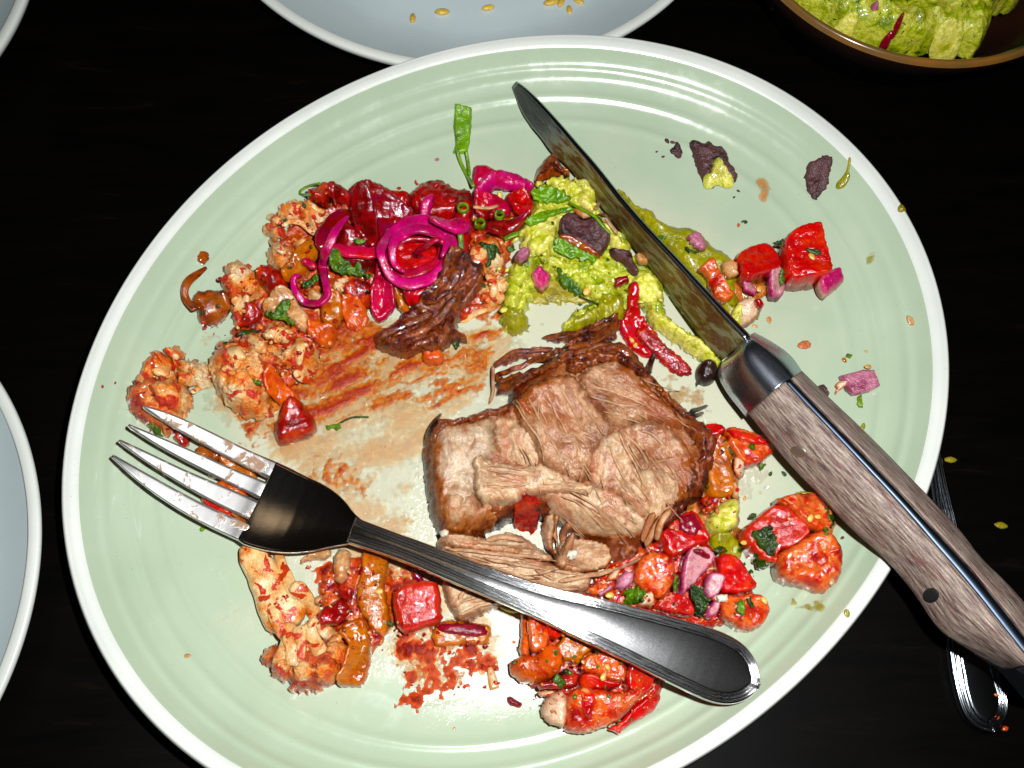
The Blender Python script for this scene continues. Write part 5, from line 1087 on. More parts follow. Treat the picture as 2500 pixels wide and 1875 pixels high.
# heap below the fork handle
dice('H', [(740, 970), (760, 800), (750, 660), (820, 660), (860, 700), (800, 860), (810, 975)], 'tomato_orange', 'orange tomato strip at the left edge of the salsa below the fork', h=.7)
dice('H', [(790, 720), (860, 690), (950, 740), (955, 820), (930, 900), (880, 950), (820, 960), (800, 850)], 'tomato_flesh', 'red tomato stick hanging below the fork handle', h=.95)
dice('H', [(900, 720), (1000, 740), (1060, 800), (990, 860), (950, 830)], 'tomato', 'red tomato piece tucked under the lower edge of the fork handle', h=.6)
dice('H', [(985, 910), (1060, 820), (1150, 830), (1240, 880), (1250, 930), (1180, 960), (1150, 1040), (1060, 1010), (1000, 970)], 'onion_cooked', 'orange translucent onion square in the salsa below the fork', h=.8, nm='cooked_onion', cat='onion', fib=-30)
dice('H', [(690, 1000), (760, 970), (850, 980), (920, 900), (990, 920), (1030, 1000), (1010, 1080), (960, 1120), (850, 1160), (770, 1150), (700, 1110), (680, 1050)], 'tomato_orange', 'wide orange tomato chunk at the left side of the lower salsa heap', h=.9, rr=.3)
dice('H', [(1160, 1060), (1180, 980), (1260, 950), (1340, 960), (1430, 1000), (1465, 1070), (1450, 1140), (1370, 1150), (1280, 1100), (1180, 1100)], 'tomato_flesh', 'seedy tomato flesh in the middle of the lower salsa heap', h=.95, amp=.1, freq=2.2)
dice('H', [(1140, 1180), (1150, 1100), (1220, 1090), (1300, 1140), (1400, 1150), (1390, 1190), (1280, 1200), (1180, 1210)], 'tomato', 'bright red tomato sliver under the seedy flesh of the lower heap', h=.75)
dice('H', [(1450, 1200), (1460, 1050), (1520, 1010), (1620, 1080), (1660, 1120), (1620, 1200), (1560, 1240), (1500, 1260)], 'tomato', 'red tomato wedge at the right side of the lower heap beside the fork', h=.85)
dice('H', [(1045, 1460), (1050, 1330), (1070, 1220), (1160, 1180), (1290, 1210), (1450, 1230), (1540, 1180), (1545, 1240), (1480, 1330), (1420, 1400), (1340, 1440), (1200, 1495), (1110, 1490)], 'tomato_flesh', 'largest tomato chunk at the bottom of the lower heap', h=.95, rr=.3)
blob('red_patch', T('H', [(1160, 1230), (1260, 1225), (1250, 1300), (1220, 1400), (1170, 1340)]), MAT['tomato'], h=.08, rr=.1, d=.06)
_g = bpy.data.objects['red_patch']; _pa = [o for o in bpy.data.objects if o.get('label', '').startswith('largest tomato chunk at')][0]; _g.parent = _pa; _g.location = _g.location-_pa.location; _g.name = 'skin_patch'
dice('H', [(1340, 1460), (1430, 1400), (1520, 1300), (1600, 1245), (1700, 1260), (1660, 1330), (1560, 1400), (1470, 1450), (1410, 1505)], 'tomato', 'flat bright red tomato slice jutting out at the lower right of the heap', h=.45, rr=.1)
dice('H', [(890, 1350), (900, 1280), (960, 1230), (1030, 1215), (1050, 1260), (1045, 1400), (1030, 1455), (960, 1440), (910, 1400)], 'onion_pale', 'beige onion chunk at the bottom left of the lower heap', h=.75, nm='diced_onion', cat='onion', rr=.25)
dice('H', [(860, 1220), (920, 1195), (990, 1210), (940, 1240), (880, 1240)], 'onion_pale', 'thin pale onion flake above the beige onion chunk', h=.3, nm='diced_onion', cat='onion')
dice('H', [(840, 1170), (960, 1130), (1080, 1080), (1140, 1100), (1120, 1180), (1000, 1200), (880, 1200)], 'tomato_cooked', 'dark red pulp filling the middle of the lower salsa heap', h=.55, nm='cooked_tomato')
dice('H', [(600, 640), (650, 610), (740, 640), (740, 680), (670, 680)], 'guac_yellow', 'yellow green pepper scrap under the fork handle', h=.25, nm='pepper_scrap', cat='pepper', rr=.1)
# ------------------------------------------------------------------ chopped crumbs between the bigger pieces
def chips(polyf, poly, n, m, r0, r1, label, seed):
    rn = np.random.RandomState(seed); P = T(polyf, poly); lo, hi = P.min(0), P.max(0); V, F = [], []
    while n > 0:
        q = rn.uniform(lo, hi)[None]
        if not inside(q, P)[0]: continue
        n -= 1; x, y, z = pick(q[0]); r = rn.uniform(r0, r1); k = 6; a = np.arange(k)*2*math.pi/k+rn.uniform(0, 6); nb = len(V); t = rn.uniform(-.5, .5, 2)
        rad = rn.uniform(.55, 1.3, k)*r; asp = rn.uniform(.4, 1); an = rn.uniform(0, 6)
        for s_, h in ((.8, -.02), (1, r*.4), (.55, r*.85)):
            for i in range(k):
                u, v = math.cos(a[i])*rad[i]*s_, math.sin(a[i])*rad[i]*s_*asp
                xx, yy = u*math.cos(an)-v*math.sin(an), u*math.sin(an)+v*math.cos(an)
                V.append((x+xx, y+yy, z+h+xx*t[0]+yy*t[1]))
        for j in (0, 1):
            for i in range(k): F.append((nb+j*k+i, nb+j*k+(i+1) % k, nb+(j+1)*k+(i+1) % k, nb+(j+1)*k+i))
        F.append(tuple(nb+2*k+i for i in range(k))); F.append(tuple(nb+i for i in range(k))[::-1])
    o = link('salsa_crumbs', V, F, MAT[m], hm=True); tag(o, label, 'salsa crumbs', kind='stuff')
ZU = [(600, 470), (700, 400), (850, 390), (1010, 400), (1120, 430), (1080, 560), (1090, 640), (1040, 690), (960, 690), (800, 660), (700, 760), (640, 850), (600, 880), (480, 780), (420, 700), (430, 620), (560, 560)]
ZP = [(1230, 1300), (1360, 1160), (1450, 1040), (1500, 920), (1600, 930), (1600, 1100), (1640, 1290), (1640, 1350), (1480, 1340), (1340, 1310)]
ZL = [(1110, 1350), (1200, 1340), (1400, 1420), (1430, 1490), (1390, 1550), (1300, 1580), (1180, 1540), (1110, 1460)]
ZG = [(640, 1220), (850, 1220), (880, 1330), (1060, 1370), (1100, 1480), (900, 1520), (820, 1400), (720, 1400)]
for i, (z, n, m, lb) in enumerate([(ZU, 110, 'tomato_cooked', 'chopped dark red crumbs through the cauliflower heap'), (ZU, 90, 'cauli', 'pale orange cauliflower crumbs through the upper left heap'), (ZU, 34, 'herb_dark', 'chopped dark herb flecks through the upper left heap'),
    (ZP, 60, 'tomato', 'chopped red tomato crumbs in the salsa beside the pork'), (ZP, 50, 'onion_pale', 'chopped pale onion crumbs in the salsa beside the pork'), (ZP, 45, 'herb_dark', 'chopped dark herbs in the salsa beside the pork'),
    (ZL, 50, 'tomato_flesh', 'chopped tomato crumbs in the salsa below the fork'), (ZL, 36, 'onion_pale', 'chopped pale onion crumbs in the salsa below the fork'), (ZL, 26, 'herb', 'chopped herb flecks in the salsa below the fork'),
    (ZG, 90, 'tomato_cooked', 'dark red crumbs in the sauce below the fork head'), (ZG, 40, 'onion_clear', 'clear onion crumbs in the sauce below the fork head')]):
    chips('W', z, n, m, .03, .11 if n > 100 else .085, lb, 40+i)
GZ = [(1010, 480), (1130, 380), (1230, 350), (1300, 420), (1420, 560), (1560, 720), (1540, 790), (1380, 700), (1300, 660), (1120, 700), (1060, 690)]
chips('W', GZ, 50, 'guac_yellow', .05, .16, 'pale avocado crumbs on the guacamole mound', 71)
chips('W', GZ, 22, 'herb_dark', .03, .09, 'chopped dark herbs in the guacamole mound', 72)
# ------------------------------------------------------------------ red salsa bed under the pickled onions
S_B = lambda pts, m, label, **k: thing_blob('red_salsa', 'B', pts, m, label, 'salsa', **{**dict(h=.5, rr=.25, d=.06, amp=.12, freq=2.6, edge=.12, micro=.04), **k})
S_B([(500, 290), (560, 240), (660, 250), (760, 290), (900, 285), (945, 330), (940, 400), (800, 450), (640, 420), (520, 350)], 'salsa_red', 'wet dark red salsa at the top edge of the heap', h=.35)
S_B([(1000, 320), (1080, 260), (1180, 245), (1250, 290), (1280, 330), (1400, 320), (1440, 400), (1440, 520), (1300, 560), (1150, 580), (1020, 560), (940, 440)], 'salsa_red', 'wet dark red salsa between the two pickled onion groups', h=.4)
S_B([(230, 700), (300, 560), (420, 520), (520, 600), (620, 700), (760, 700), (780, 860), (640, 900), (450, 900), (340, 860), (260, 850)], 'pickled_dark', 'dark red pickled onion juice bed under the left loops', h=.6)
S_B([(1280, 560), (1420, 480), (1440, 640), (1400, 760), (1420, 980), (1340, 960), (1300, 900)], 'pickled_red', 'bright red onion slice right of the big pickled ring', h=.7)
S_B([(310, 380), (330, 310), (400, 280), (470, 330), (500, 430), (400, 400), (360, 470)], 'salsa_red', 'dark red tomato skin behind the curled cauliflower stem', h=.5)
S_B([(860, 1080), (980, 1080), (1160, 1060), (1160, 1130), (1060, 1230), (930, 1240), (900, 1160)], 'pickled_red', 'red onion piece between the big ring and the dark meat shred', h=.6)
thing_blob('pickled_onion', 'C', [(1030, 1160), (1070, 1145), (1110, 1160), (1130, 1330), (1230, 1430), (1330, 1560), (1480, 1659), (1540, 1740), (1420, 1720), (1280, 1640), (1150, 1640), (1060, 1560), (980, 1420), (1040, 1340)], 'pickled_red', 'wet red onion and salsa streak running from the guacamole to the knife', 'onion', h=.24, rr=.2, d=.055, amp=.06, freq=2, edge=.07, micro=.01)
thing_blob('red_salsa', 'M', [(1620, 180), (1690, 140), (1800, 220), (1900, 330), (2040, 420), (2040, 470), (1960, 470), (1880, 440), (1780, 340), (1660, 250)], 'salsa_red', 'red salsa trail leading toward the black bean', 'salsa', h=.12, rr=.15, d=.055, amp=.05, freq=2, edge=.08, micro=.01)
# ------------------------------------------------------------------ pickled onions
PK = lambda pts, mt, label, w, t=.12, **k: tag(ribbon('pickled_onion', T('B', pts), MAT[mt], w=w, t=t, **{**dict(m=16, taper=(.5, .5), smooth=3, sq=4.5, wob=.05), **k}), label, 'onion')
PO = lambda pts, m, label, **k: thing_blob('pickled_onion', 'B', pts, m, label, 'onion', **{**dict(h=.24, rr=.12, wall=.35, d=.055, amp=.06, edge=.04, lift=.05, warp=.1), **k})
PO([(500, 430), (520, 370), (620, 355), (660, 440), (760, 420), (860, 460), (960, 520), (1000, 640), (960, 690), (860, 660), (780, 700), (720, 760), (640, 720), (560, 620), (500, 540)], 'pickled_dark', 'wide dark red pickled onion petal behind the big ring', fib=-70, h=.28, rr=.15, famp=.05)
PO([(490, 470), (520, 370), (620, 355), (670, 450), (700, 600), (720, 760), (680, 830), (620, 800), (540, 700), (500, 580)], 'pickled_dark', 'tall dark red pickled petal left of the big ring', fib=-80, h=.25, famp=.05)
PO([(1010, 620), (1020, 500), (1060, 420), (1140, 375), (1120, 470), (1090, 560), (1060, 640)], 'pickled_bright', 'mauve pickled petal tip standing behind the big ring', fib=70, h=.35)
PO([(660, 1130), (690, 960), (740, 930), (800, 1000), (830, 1150), (840, 1260), (760, 1310), (700, 1350), (655, 1300), (645, 1200)], 'pickled', 'flat magenta petal pointing down below the big ring', fib=-85, h=.3, lift=.15)
PK([(350, 800), (450, 830), (560, 840), (660, 850), (740, 830)], 'pickled', 'broad red pink pickled strip crossing left of the big ring', [.36, .4, .42, .4, .3], t=.2, zs=[.1, .15, .2, .15, .1])
PK([(480, 540), (380, 580), (300, 680), (250, 760), (300, 820)], 'pickled_dark', 'dark pickled strip under the long curled strip', [.4, .5, .5, .4, .3], t=.3)
PK([(480, 570), (400, 640), (340, 740), (290, 860), (270, 960), (310, 1080), (320, 1180), (250, 1240), (150, 1235), (80, 1170), (50, 1090), (60, 1020), (110, 1030)], 'pickled_bright', 'long curled magenta pickled onion strip ending in a hook', [.18, .24, .3, .32, .3, .24, .24, .24, .24, .22, .2, .2, .2], t=.16, zs=[.3, .3, .3, .3, .25, .3, .35, .35, .35, .35, .3, .2, .1], roll=[0, 0, 10, 10, 0, -15, -20, -10, 0, 10, 20, 10, 0], m=16)
PK([(130, 900), (180, 930), (230, 960)], 'pickled', 'short pink onion nub left of the long curled strip', [.2, .28, .2], t=.2)
# rings, bottom to top
ringp = lambda cx, cy, rx, ry, rot, n=16, a0=0, a1=360: [(cx+rx*math.cos(math.radians(a))*math.cos(rot)-ry*math.sin(math.radians(a))*math.sin(rot), cy+rx*math.cos(math.radians(a))*math.sin(rot)+ry*math.sin(math.radians(a))*math.cos(rot)) for a, rx, ry in [(a_, rx0*(1+.07*math.sin(math.radians(3*a_)+rx0)), ry0*(1+.09*math.cos(math.radians(2*a_)+ry0))) for a_, rx0, ry0 in [(q, rx, ry) for q in np.linspace(a0, a1, n, endpoint=(a1-a0) < 360)]]]
PO([(800, 860), (860, 720), (1000, 660), (1150, 660), (1240, 740), (1220, 880), (1120, 1000), (960, 1030), (850, 980)], 'pickled_red', 'glossy red onion slice seen through the big magenta ring', h=.3, rr=.2)
PK(ringp(985, 860, 215, 150, -.35), 'pickled', 'inner pickled onion ring nested inside the big magenta ring', [.34, .3, .3, .3, .34, .36, .34, .3, .3, .3, .34, .36, .34, .34, .34, .34], t=.2, closed=True, zs=[.22]*16)
PK(ringp(1000, 850, 285, 222, -.25), 'pickled_bright', 'big glossy magenta pickled onion ring on top of the heap', [.3, .32, .34, .38, .42, .4, .34, .28, .26, .3, .4, .5, .62, .62, .5, .36], t=.2, closed=True, zs=[.4, .38, .36, .34, .34, .34, .34, .32, .32, .36, .4, .42, .45, .5, .5, .46])
PK(ringp(1010, 830, 215, 160, -.3, 14, 130, 400), 'pickled_bright', 'second magenta ring lying just inside the big ring', [.2, .2, .22, .26, .3, .34, .36, .36, .34, .3, .26, .22, .2, .2], t=.2, zs=[.4]*14)
PK(ringp(1110, 805, 105, 45, -.45, 10, 150, 370), 'pickled', 'small inner magenta coil with a white glint in the big ring', .16, t=.18, zs=[.3]*10)
PO([(1100, 620), (1220, 575), (1330, 570), (1425, 600), (1410, 650), (1330, 700), (1240, 690), (1130, 680)], 'pickled_bright', 'pointed magenta onion flap at the upper right of the big ring', fib=5, h=.3, lift=.25)
# right cluster
PO([(1430, 250), (1450, 180), (1510, 165), (1600, 200), (1660, 260), (1600, 310), (1500, 330), (1440, 320)], 'pickled', 'rounded pink pickled petal at the top of the right onion group', h=.5, rr=.25, fib=-20)
PO([(1440, 400), (1500, 320), (1620, 250), (1720, 225), (1810, 260), (1910, 340), (1870, 400), (1760, 350), (1640, 340), (1540, 380), (1480, 440)], 'pickled_bright', 'long arched magenta pickled petal next to the guacamole', h=.5, rr=.22, fib=-15, lift=.1)
PO([(1450, 400), (1560, 370), (1680, 400), (1740, 480), (1700, 540), (1620, 520), (1540, 470), (1450, 450)], 'pickled', 'folded pink petal under the arched magenta petal', h=.35, fib=-20)
PO([(1680, 430), (1800, 380), (1870, 410), (1900, 520), (1870, 600), (1800, 580), (1740, 530)], 'pickled_red', 'glossy red onion fold at the right side of the right onion group', h=.5, rr=.25)
PO([(1520, 640), (1560, 580), (1680, 600), (1780, 570), (1880, 570), (1820, 640), (1740, 700), (1640, 720), (1560, 700)], 'pickled_dark', 'dark red onion curl at the bottom of the right onion group', h=.45, rr=.25)
PO([(1440, 460), (1540, 500), (1620, 540), (1600, 600), (1520, 600), (1460, 560)], 'salsa_red', 'red pulp under the scallion rings', h=.3)
# ------------------------------------------------------------------ beans, small dice in the guacamole
thing_blob('bean_paste', 'C', [(520, 620), (580, 550), (650, 545), (700, 590), (760, 600), (800, 560), (860, 650), (920, 740), (880, 800), (850, 850), (760, 840), (640, 790), (530, 740)], 'bean_paste', 'dark purple bean lump on top of the guacamole mound', 'beans', h=.4, rr=.2, d=.06, amp=.08, freq=3)
thing_blob('roasted_pepper', 'C', [(520, 700), (600, 700), (720, 760), (830, 820), (850, 855), (740, 830), (620, 790), (530, 745)], 'onion_brown', 'brown glossy skin strip under the bean lump on the guacamole', 'pepper', h=.22, rr=.12, d=.06)
thing_blob('bean_paste', 'C', [(900, 810), (1000, 820), (1090, 840), (1100, 920), (1140, 980), (1120, 1025), (1060, 1000), (1040, 920), (950, 890)], 'bean_paste', 'smaller purple bean lump right of the first on the guacamole', 'beans', h=.35, rr=.18, d=.06, amp=.08, freq=3)
thing_blob('bean_paste', 'C', [(1150, 800), (1250, 790), (1330, 830), (1340, 890), (1260, 900), (1180, 870)], 'bean_paste', 'purple bean bit against the knife blade', 'beans', h=.35, rr=.18, d=.06, amp=.08, freq=3)
dice('C', [(1100, 870), (1180, 840), (1230, 870), (1210, 930), (1130, 940)], 'onion_clear', 'clear onion cube between the bean lumps and the blade', h=.4, nm='diced_onion', cat='onion')
dice('C', [(310, 1010), (370, 950), (455, 1010), (450, 1060), (400, 1110), (340, 1080)], 'onion_magenta', 'magenta onion cube in the left arm of the guacamole', h=.45, nm='diced_onion', cat='onion', rr=.1)
dice('C', [(180, 860), (230, 800), (300, 820), (290, 880), (220, 900)], 'onion_mauve', 'greyish mauve onion cube at the left foot of the guacamole', h=.5, nm='diced_onion', cat='onion')
dice('C', [(950, 1040), (1050, 1030), (1060, 1070), (1000, 1100), (950, 1110)], 'pickled_dark', 'dark red scrap in the middle of the guacamole', h=.25, nm='onion_shred', cat='onion')
dice('C', [(630, 520), (680, 500), (780, 550), (760, 590), (700, 600), (650, 560)], 'onion_clear', 'pale green onion piece above the dark bean lump', h=.3, nm='diced_onion', cat='onion')
thing_blob('black_bean', 'J', [(0, 420), (30, 375), (80, 370), (130, 400), (148, 450), (120, 500), (60, 520), (10, 490)], 'bean_black', 'single round black bean left of the knife bolster', 'bean', h=.5, rr=.28, d=.06, amp=.01, edge=.0)
M_ = empty('meat_scrap', (*at(T('C', [(460, 200)]), 1)[0], 1.0)); tag(M_, 'frayed tan meat scrap at the upper end of the guacamole near the blade', 'meat scrap')
blob('scrap_body', T('C', [(330, 300), (350, 190), (430, 100), (500, 70), (520, 130), (560, 190), (610, 230), (590, 270), (500, 230), (420, 300), (360, 320)]), MAT['onion_brown'], h=.6, rr=.25, d=.06, amp=.08, parent=M_, fib=45)
blob('scrap_top', T('C', [(430, 100), (500, 65), (520, 130), (570, 190), (610, 240), (570, 250), (500, 190), (450, 150)]), MAT['pork'], h=.25, rr=.15, d=.06, amp=.08, parent=M_, fib=-45, famp=.05, edge=.08)
for pts in ([(830, 540), (900, 560), (920, 600), (860, 600)], [(1060, 740), (1140, 760), (1230, 780)], [(820, 380), (840, 440), (800, 500)], [(880, 570), (920, 640), (980, 700)]):
    tag(ribbon('meat_fibre', T('C', pts), MAT['pork_strand'], w=.13, t=.09, taper=(.3, .3), wob=.05), ('curled pale meat fibre on the guacamole below the leaf', 'long pale meat fibre crossing toward the blade', 'short meat fibre at the upper edge of the guacamole', 'straight meat fibre behind the purple bean lump')[len([o for o in bpy.data.objects if o.name.startswith('meat_fibre')])-1], 'meat fibre')
# ------------------------------------------------------------------ herbs
def herb(f, pts, m, label, nm='herb_leaf', cat='herb', **k): return thing_blob(nm, f, pts, m, label, cat, **{**dict(h=.06, rr=.05, d=.045, amp=.13, freq=5, edge=.10, lift=.04, smooth=1), **k})
wl = empty('wilted_leaf', (*at(T('N', [(1065, 640)]), .7)[0], .8)); tag(wl, 'bright green wilted leaf with two thin stems above the pickled onions', 'leaf')
blob('leaf_blade', T('N', [(1027, 530), (1110, 543), (1108, 620), (1100, 690), (1085, 735), (1040, 742), (1015, 735), (1030, 700), (1020, 620)]), MAT['leaf'], h=.12, rr=.06, d=.05, amp=.05, parent=wl, fib=-88, lift=.05, smooth=0, edge=.02)
ribbon('leaf_stem', T('B', [(1315, 50), (1340, 150), (1400, 260), (1440, 330)]), MAT['leaf'], w=.13, t=.11, parent=wl, zs=[.1, .1, .1, .4])
ribbon('leaf_stem', T('B', [(1385, 60), (1400, 150), (1410, 240)]), MAT['leaf'], w=.12, t=.1, parent=wl, zs=[.1, .1, .12])
herb('C', [(300, 380), (370, 335), (470, 350), (560, 400), (610, 460), (540, 465), (440, 450), (350, 460)], 'leaf', 'pale green leaf lying on the upper guacamole', nm='green_leaf', cat='leaf', h=.1, fib=-15, amp=.08)
herb('C', [(240, 610), (330, 540), (440, 500), (560, 480), (640, 500), (540, 520), (440, 570), (360, 620)], 'leaf', 'long green leaf curling over the left side of the guacamole', nm='green_leaf', cat='leaf', h=.12, fib=20, amp=.08)
herb('C', [(480, 760), (560, 780), (680, 840), (790, 880), (800, 910), (700, 900), (600, 880), (500, 860)], 'leaf', 'green leaf half sunk in guacamole below the bean lump', nm='green_leaf', cat='leaf', fib=-20)
herb('C', [(490, 960), (560, 1000), (660, 1050), (720, 1130), (640, 1110), (540, 1060)], 'herb', 'dark green herb leaf at the centre of the guacamole')
R3 = lambda f, pts, m, label, w, nm='herb_sprig', cat='herb', **k: tag(ribbon(nm, T(f, pts), MAT[m], w=w, t=k.pop('t', .1), **k), label, cat)
R3('C', [(600, 460), (700, 510), (800, 560), (860, 640), (920, 700)], 'leaf', 'thin pale leaf vein crossing the guacamole toward the blade', [.08, .12, .12, .12, .08], nm='leaf_stem', cat='leaf')
R3('C', [(680, 1180), (740, 1210), (820, 1240)], 'herb_dark', 'dark stem at the lower edge of the guacamole', .06)
R3('A', [(1675, 310), (1600, 325), (1530, 360), (1515, 390), (1550, 400), (1600, 395)], 'scallion', 'thin green stem bent into a hook above the upper left cauliflower', .1)
def sring(f, c, r, label, m='scallion'): return tag(ribbon('scallion_ring', [(T(f, [c])[0][0]+r*math.cos(a), T(f, [c])[0][1]+r*.8*math.sin(a)) for a in np.arange(9)*2*math.pi/9], MAT[m], w=.09, t=.25, closed=True, zs=[.05]*9), label, 'scallion')
sring('B', (1360, 500), 13, 'round green scallion ring between the two pickled onion groups')
sring('B', (1490, 620), 12, 'green scallion ring below the two others near the right onion group')
sring('B', (1640, 555), 11, 'pale green scallion ring on the red onion curl')
R3('B', [(1440, 490), (1520, 500), (1580, 500), (1630, 480)], 'onion_clear', 'thin beige shred lying across the scallion rings', .12, nm='onion_shred', cat='onion')
R3('B', [(1340, 700), (1350, 800), (1335, 910)], 'scallion', 'upright green scallion strip right of the big magenta ring', .2, nm='scallion_strip', cat='scallion')
R3('B', [(1680, 740), (1740, 710), (1790, 690)], 'scallion', 'short green scallion strip left of the guacamole', .2, nm='scallion_strip', cat='scallion')
HB = [('A', [(1250, 1280), (1330, 1290), (1380, 1220), (1440, 1200), (1450, 1260), (1420, 1320), (1490, 1385), (1430, 1390), (1370, 1330), (1290, 1340)], 'herb', 'ruffled green herb sprig on the translucent onion at the left'),
      ('A', [(1770, 910), (1850, 900), (1900, 960), (1990, 950), (2030, 1000), (2080, 1030), (2060, 1050), (1960, 1020), (1860, 1010), (1770, 1000)], 'herb', 'ruffled green herb sprig below the broad pickled strip'),
      ('A', [(1550, 1120), (1590, 1060), (1660, 1030), (1680, 1080), (1600, 1110), (1560, 1150)], 'herb', 'green herb leaf inside the hook of the long pickled strip'),
      ('A', [(1020, 1460), (1080, 1430), (1180, 1410), (1210, 1440), (1150, 1470), (1070, 1480)], 'herb_dark', 'dark herb leaf above the largest cauliflower floret'),
      ('A', [(1930, 780), (1980, 750), (2025, 770), (2010, 800)], 'herb', 'tiny green herb on the crumb between pickled loops'),
      ('A', [(1900, 1500), (930, 1530), (960, 1520), (905, 1500)], 'herb_dark', '') if False else None,
      ('E', [(1060, 90), (1080, 75), (1110, 90), (1080, 110)], 'herb_dark', 'tiny dark herb at the upper left of the largest cauliflower floret'),
      ('E', [(1320, 400), (1370, 395), (1400, 440), (1350, 440)], 'herb', 'small green herb stuck to the right side of the largest floret'),
      ('E', [(500, 750), (560, 760), (620, 800), (610, 835), (550, 800)], 'herb', 'green herb under the leftmost cauliflower by the fork tine'),
      ('E', [(1880, 770), (1960, 740), (2010, 720), (2000, 770), (1940, 790)], 'herb', 'green herb leaf at the left end of the thin dark stem'),
      ('E', [(905, 1570), (925, 1530), (965, 1550), (930, 1575)], 'leaf', 'green leaf tip showing below the lowest fork tine'),
      ('B', [(1480, 740), (1560, 770), (1620, 770), (1650, 800), (1600, 860), (1560, 940), (1540, 930), (1560, 850), (1500, 790)], 'herb_dark', 'dark green herb on the chopped white cauliflower'),
      ('B', [(1700, 830), (1760, 830), (1750, 860), (1700, 860)], 'herb', 'tiny herb bit between white cauliflower and guacamole'),
      ('B', [(1270, 1470), (1330, 1490), (1340, 1540), (1300, 1600), (1270, 1560), (1290, 1520)], 'herb_dark', 'dark herb leaf below the tail of the meat shred'),
      ('B', [(940, 1640), (960, 1600), (1020, 1570), (1040, 1600), (980, 1650)], 'herb', 'green herb at the lower edge of the meat shred'),
      ('M', [(1180, 250), (1260, 260), (1270, 300), (1200, 290)], 'herb_dark', 'dark herb on the crust at the top of the pork'),
      ('G', [(105, 350), (130, 310), (160, 370), (230, 410), (290, 420), (280, 440), (200, 430), (130, 390)], 'herb', 'olive green herb strip wrapped on the cauliflower stalk'),
      ('G', [(1240, 850), (1290, 850), (1290, 880), (1250, 880)], 'herb_dark', 'dark herb speck at the foot of the wide onion strip'),
      ('H', [(970, 1130), (1000, 1100), (1050, 1140), (1050, 1180), (1000, 1180)], 'herb', 'green herb in the left part of the lower salsa heap'),
      ('H', [(1030, 1070), (1060, 1050), (1100, 1070), (1060, 1090)], 'herb_dark', 'small dark herb above the herb of the lower salsa heap'),
      ('H', [(1250, 930), (1290, 910), (1305, 930), (1270, 965)], 'herb_dark', 'dark herb bit touching the lower edge of the fork handle'),
      ('H', [(1420, 560), (1500, 520), (1560, 550), (1570, 590), (1520, 625), (1440, 620), (1460, 580)], 'herb', 'curled green herb leaf above the fork handle in the salsa'),
      ('I', [(500, 1210), (560, 1200), (600, 1300), (600, 1390), (540, 1400), (520, 1300)], 'herb_dark', 'dark chopped herbs between the pink onion cube and the red slice'),
      ('I', [(830, 1300), (880, 1280), (900, 1340), (870, 1400), (840, 1370)], 'herb', 'green herb on the rounded tomato chunk'),
      ('I', [(890, 1260), (920, 1270), (965, 1330), (930, 1340)], 'herb_dark', 'small dark herb right of the one on the rounded tomato chunk'),
      ('I', [(940, 810), (980, 810), (1030, 780), (1060, 790), (1090, 890), (1080, 960), (1060, 1050), (1000, 1040), (970, 980), (970, 890), (940, 850)], 'herb_dark', 'ribbed dark green leaf lying over the smooth skinned tomato chunk'),
      ('I', [(1420, 640), (1500, 670), (1545, 730), (1500, 780), (1450, 760), (1440, 700)], 'herb_dark', 'frilly dark herb beneath the knife handle right of the seedy chunk'),
      ('I', [(935, 690), (975, 675), (975, 700), (945, 720)], 'herb_dark', 'small herb at the upper left of the right hand tomato trio'),
      ('I', [(1415, 790), (1450, 790), (1450, 840), (1420, 850)], 'herb', 'green herb tip below the frilly herb'),
      ('I', [(680, 930), (760, 900), (780, 940), (700, 960)], 'herb_dark', 'dark herb on the olive juice below the guacamole dab'),
      ('I', [(400, 1130), (425, 1120), (430, 1220), (395, 1230)], 'herb', 'narrow herb between the glossy tomato chunk and the onion wedge'),
      ('I', [(910, 240), (950, 230), (960, 255), (920, 260)], 'herb', 'round herb fleck on the tomato wedge under the knife handle'),
      ('I', [(765, 250), (800, 280), (830, 305), (790, 300)], 'herb_dark', 'dark herb fleck left of the tomato wedge'),
      ('I', [(970, 370), (1030, 350), (1030, 380), (1000, 390)], 'herb', 'herb crumb below the tomato wedge under the knife handle'),
      ('I', [(1260, 540), (1310, 520), (1380, 560), (1340, 580)], 'guac', 'olive pepper bit above the seedy tomato chunk'),
      ('C', [(1490, 790), (1540, 830), (1600, 840), (1570, 850), (1500, 830)], 'herb_dark', 'dark herb beside the mauve onion square on the guacamole'),
      ('C', [(1280, 700), (1340, 710), (1340, 740), (1300, 740)], 'herb', 'small herb in the olive guacamole near the knife spine'),
      ('D', [(920, 1090), (950, 1040), (975, 1060), (970, 1130), (930, 1130)], 'herb_dark', 'herb bit on the upper left corner of the biggest tomato cube'),
      ('D', [(950, 1300), (985, 1310), (1000, 1380), (975, 1420), (955, 1370)], 'herb', 'green herb strip between the two red tomato cubes'),
      ('D', [(1170, 1110), (1220, 1120), (1290, 1160), (1270, 1175), (1200, 1150)], 'herb_dark', 'olive stem on top of the biggest tomato cube'),
      ('J', [(1080, 600), (1110, 600), (1118, 668), (1090, 668)], 'scallion', 'green scallion bit below the pink onion square'),
      ('J', [(1015, 320), (1040, 308), (1055, 330), (1035, 355)], 'herb', 'green herb crumb above the pink onion square'),
      ('J', [(0, 500), (20, 480), (30, 510), (10, 530)], 'herb_dark', 'herb crumb at the left of the black bean'),
      ('K', [(735, 430), (765, 425), (798, 465), (775, 510), (740, 490)], 'guac_thin', 'irregular yellow green crumb on the black table right of the knife'),
      ]
for h_ in HB:
    if h_: herb(*h_)
R3('E', [(2000, 730), (2080, 690), (2160, 690), (2212, 690)], 'herb_dark', 'thin dark stem lying on the orange sauce streaks', .07)
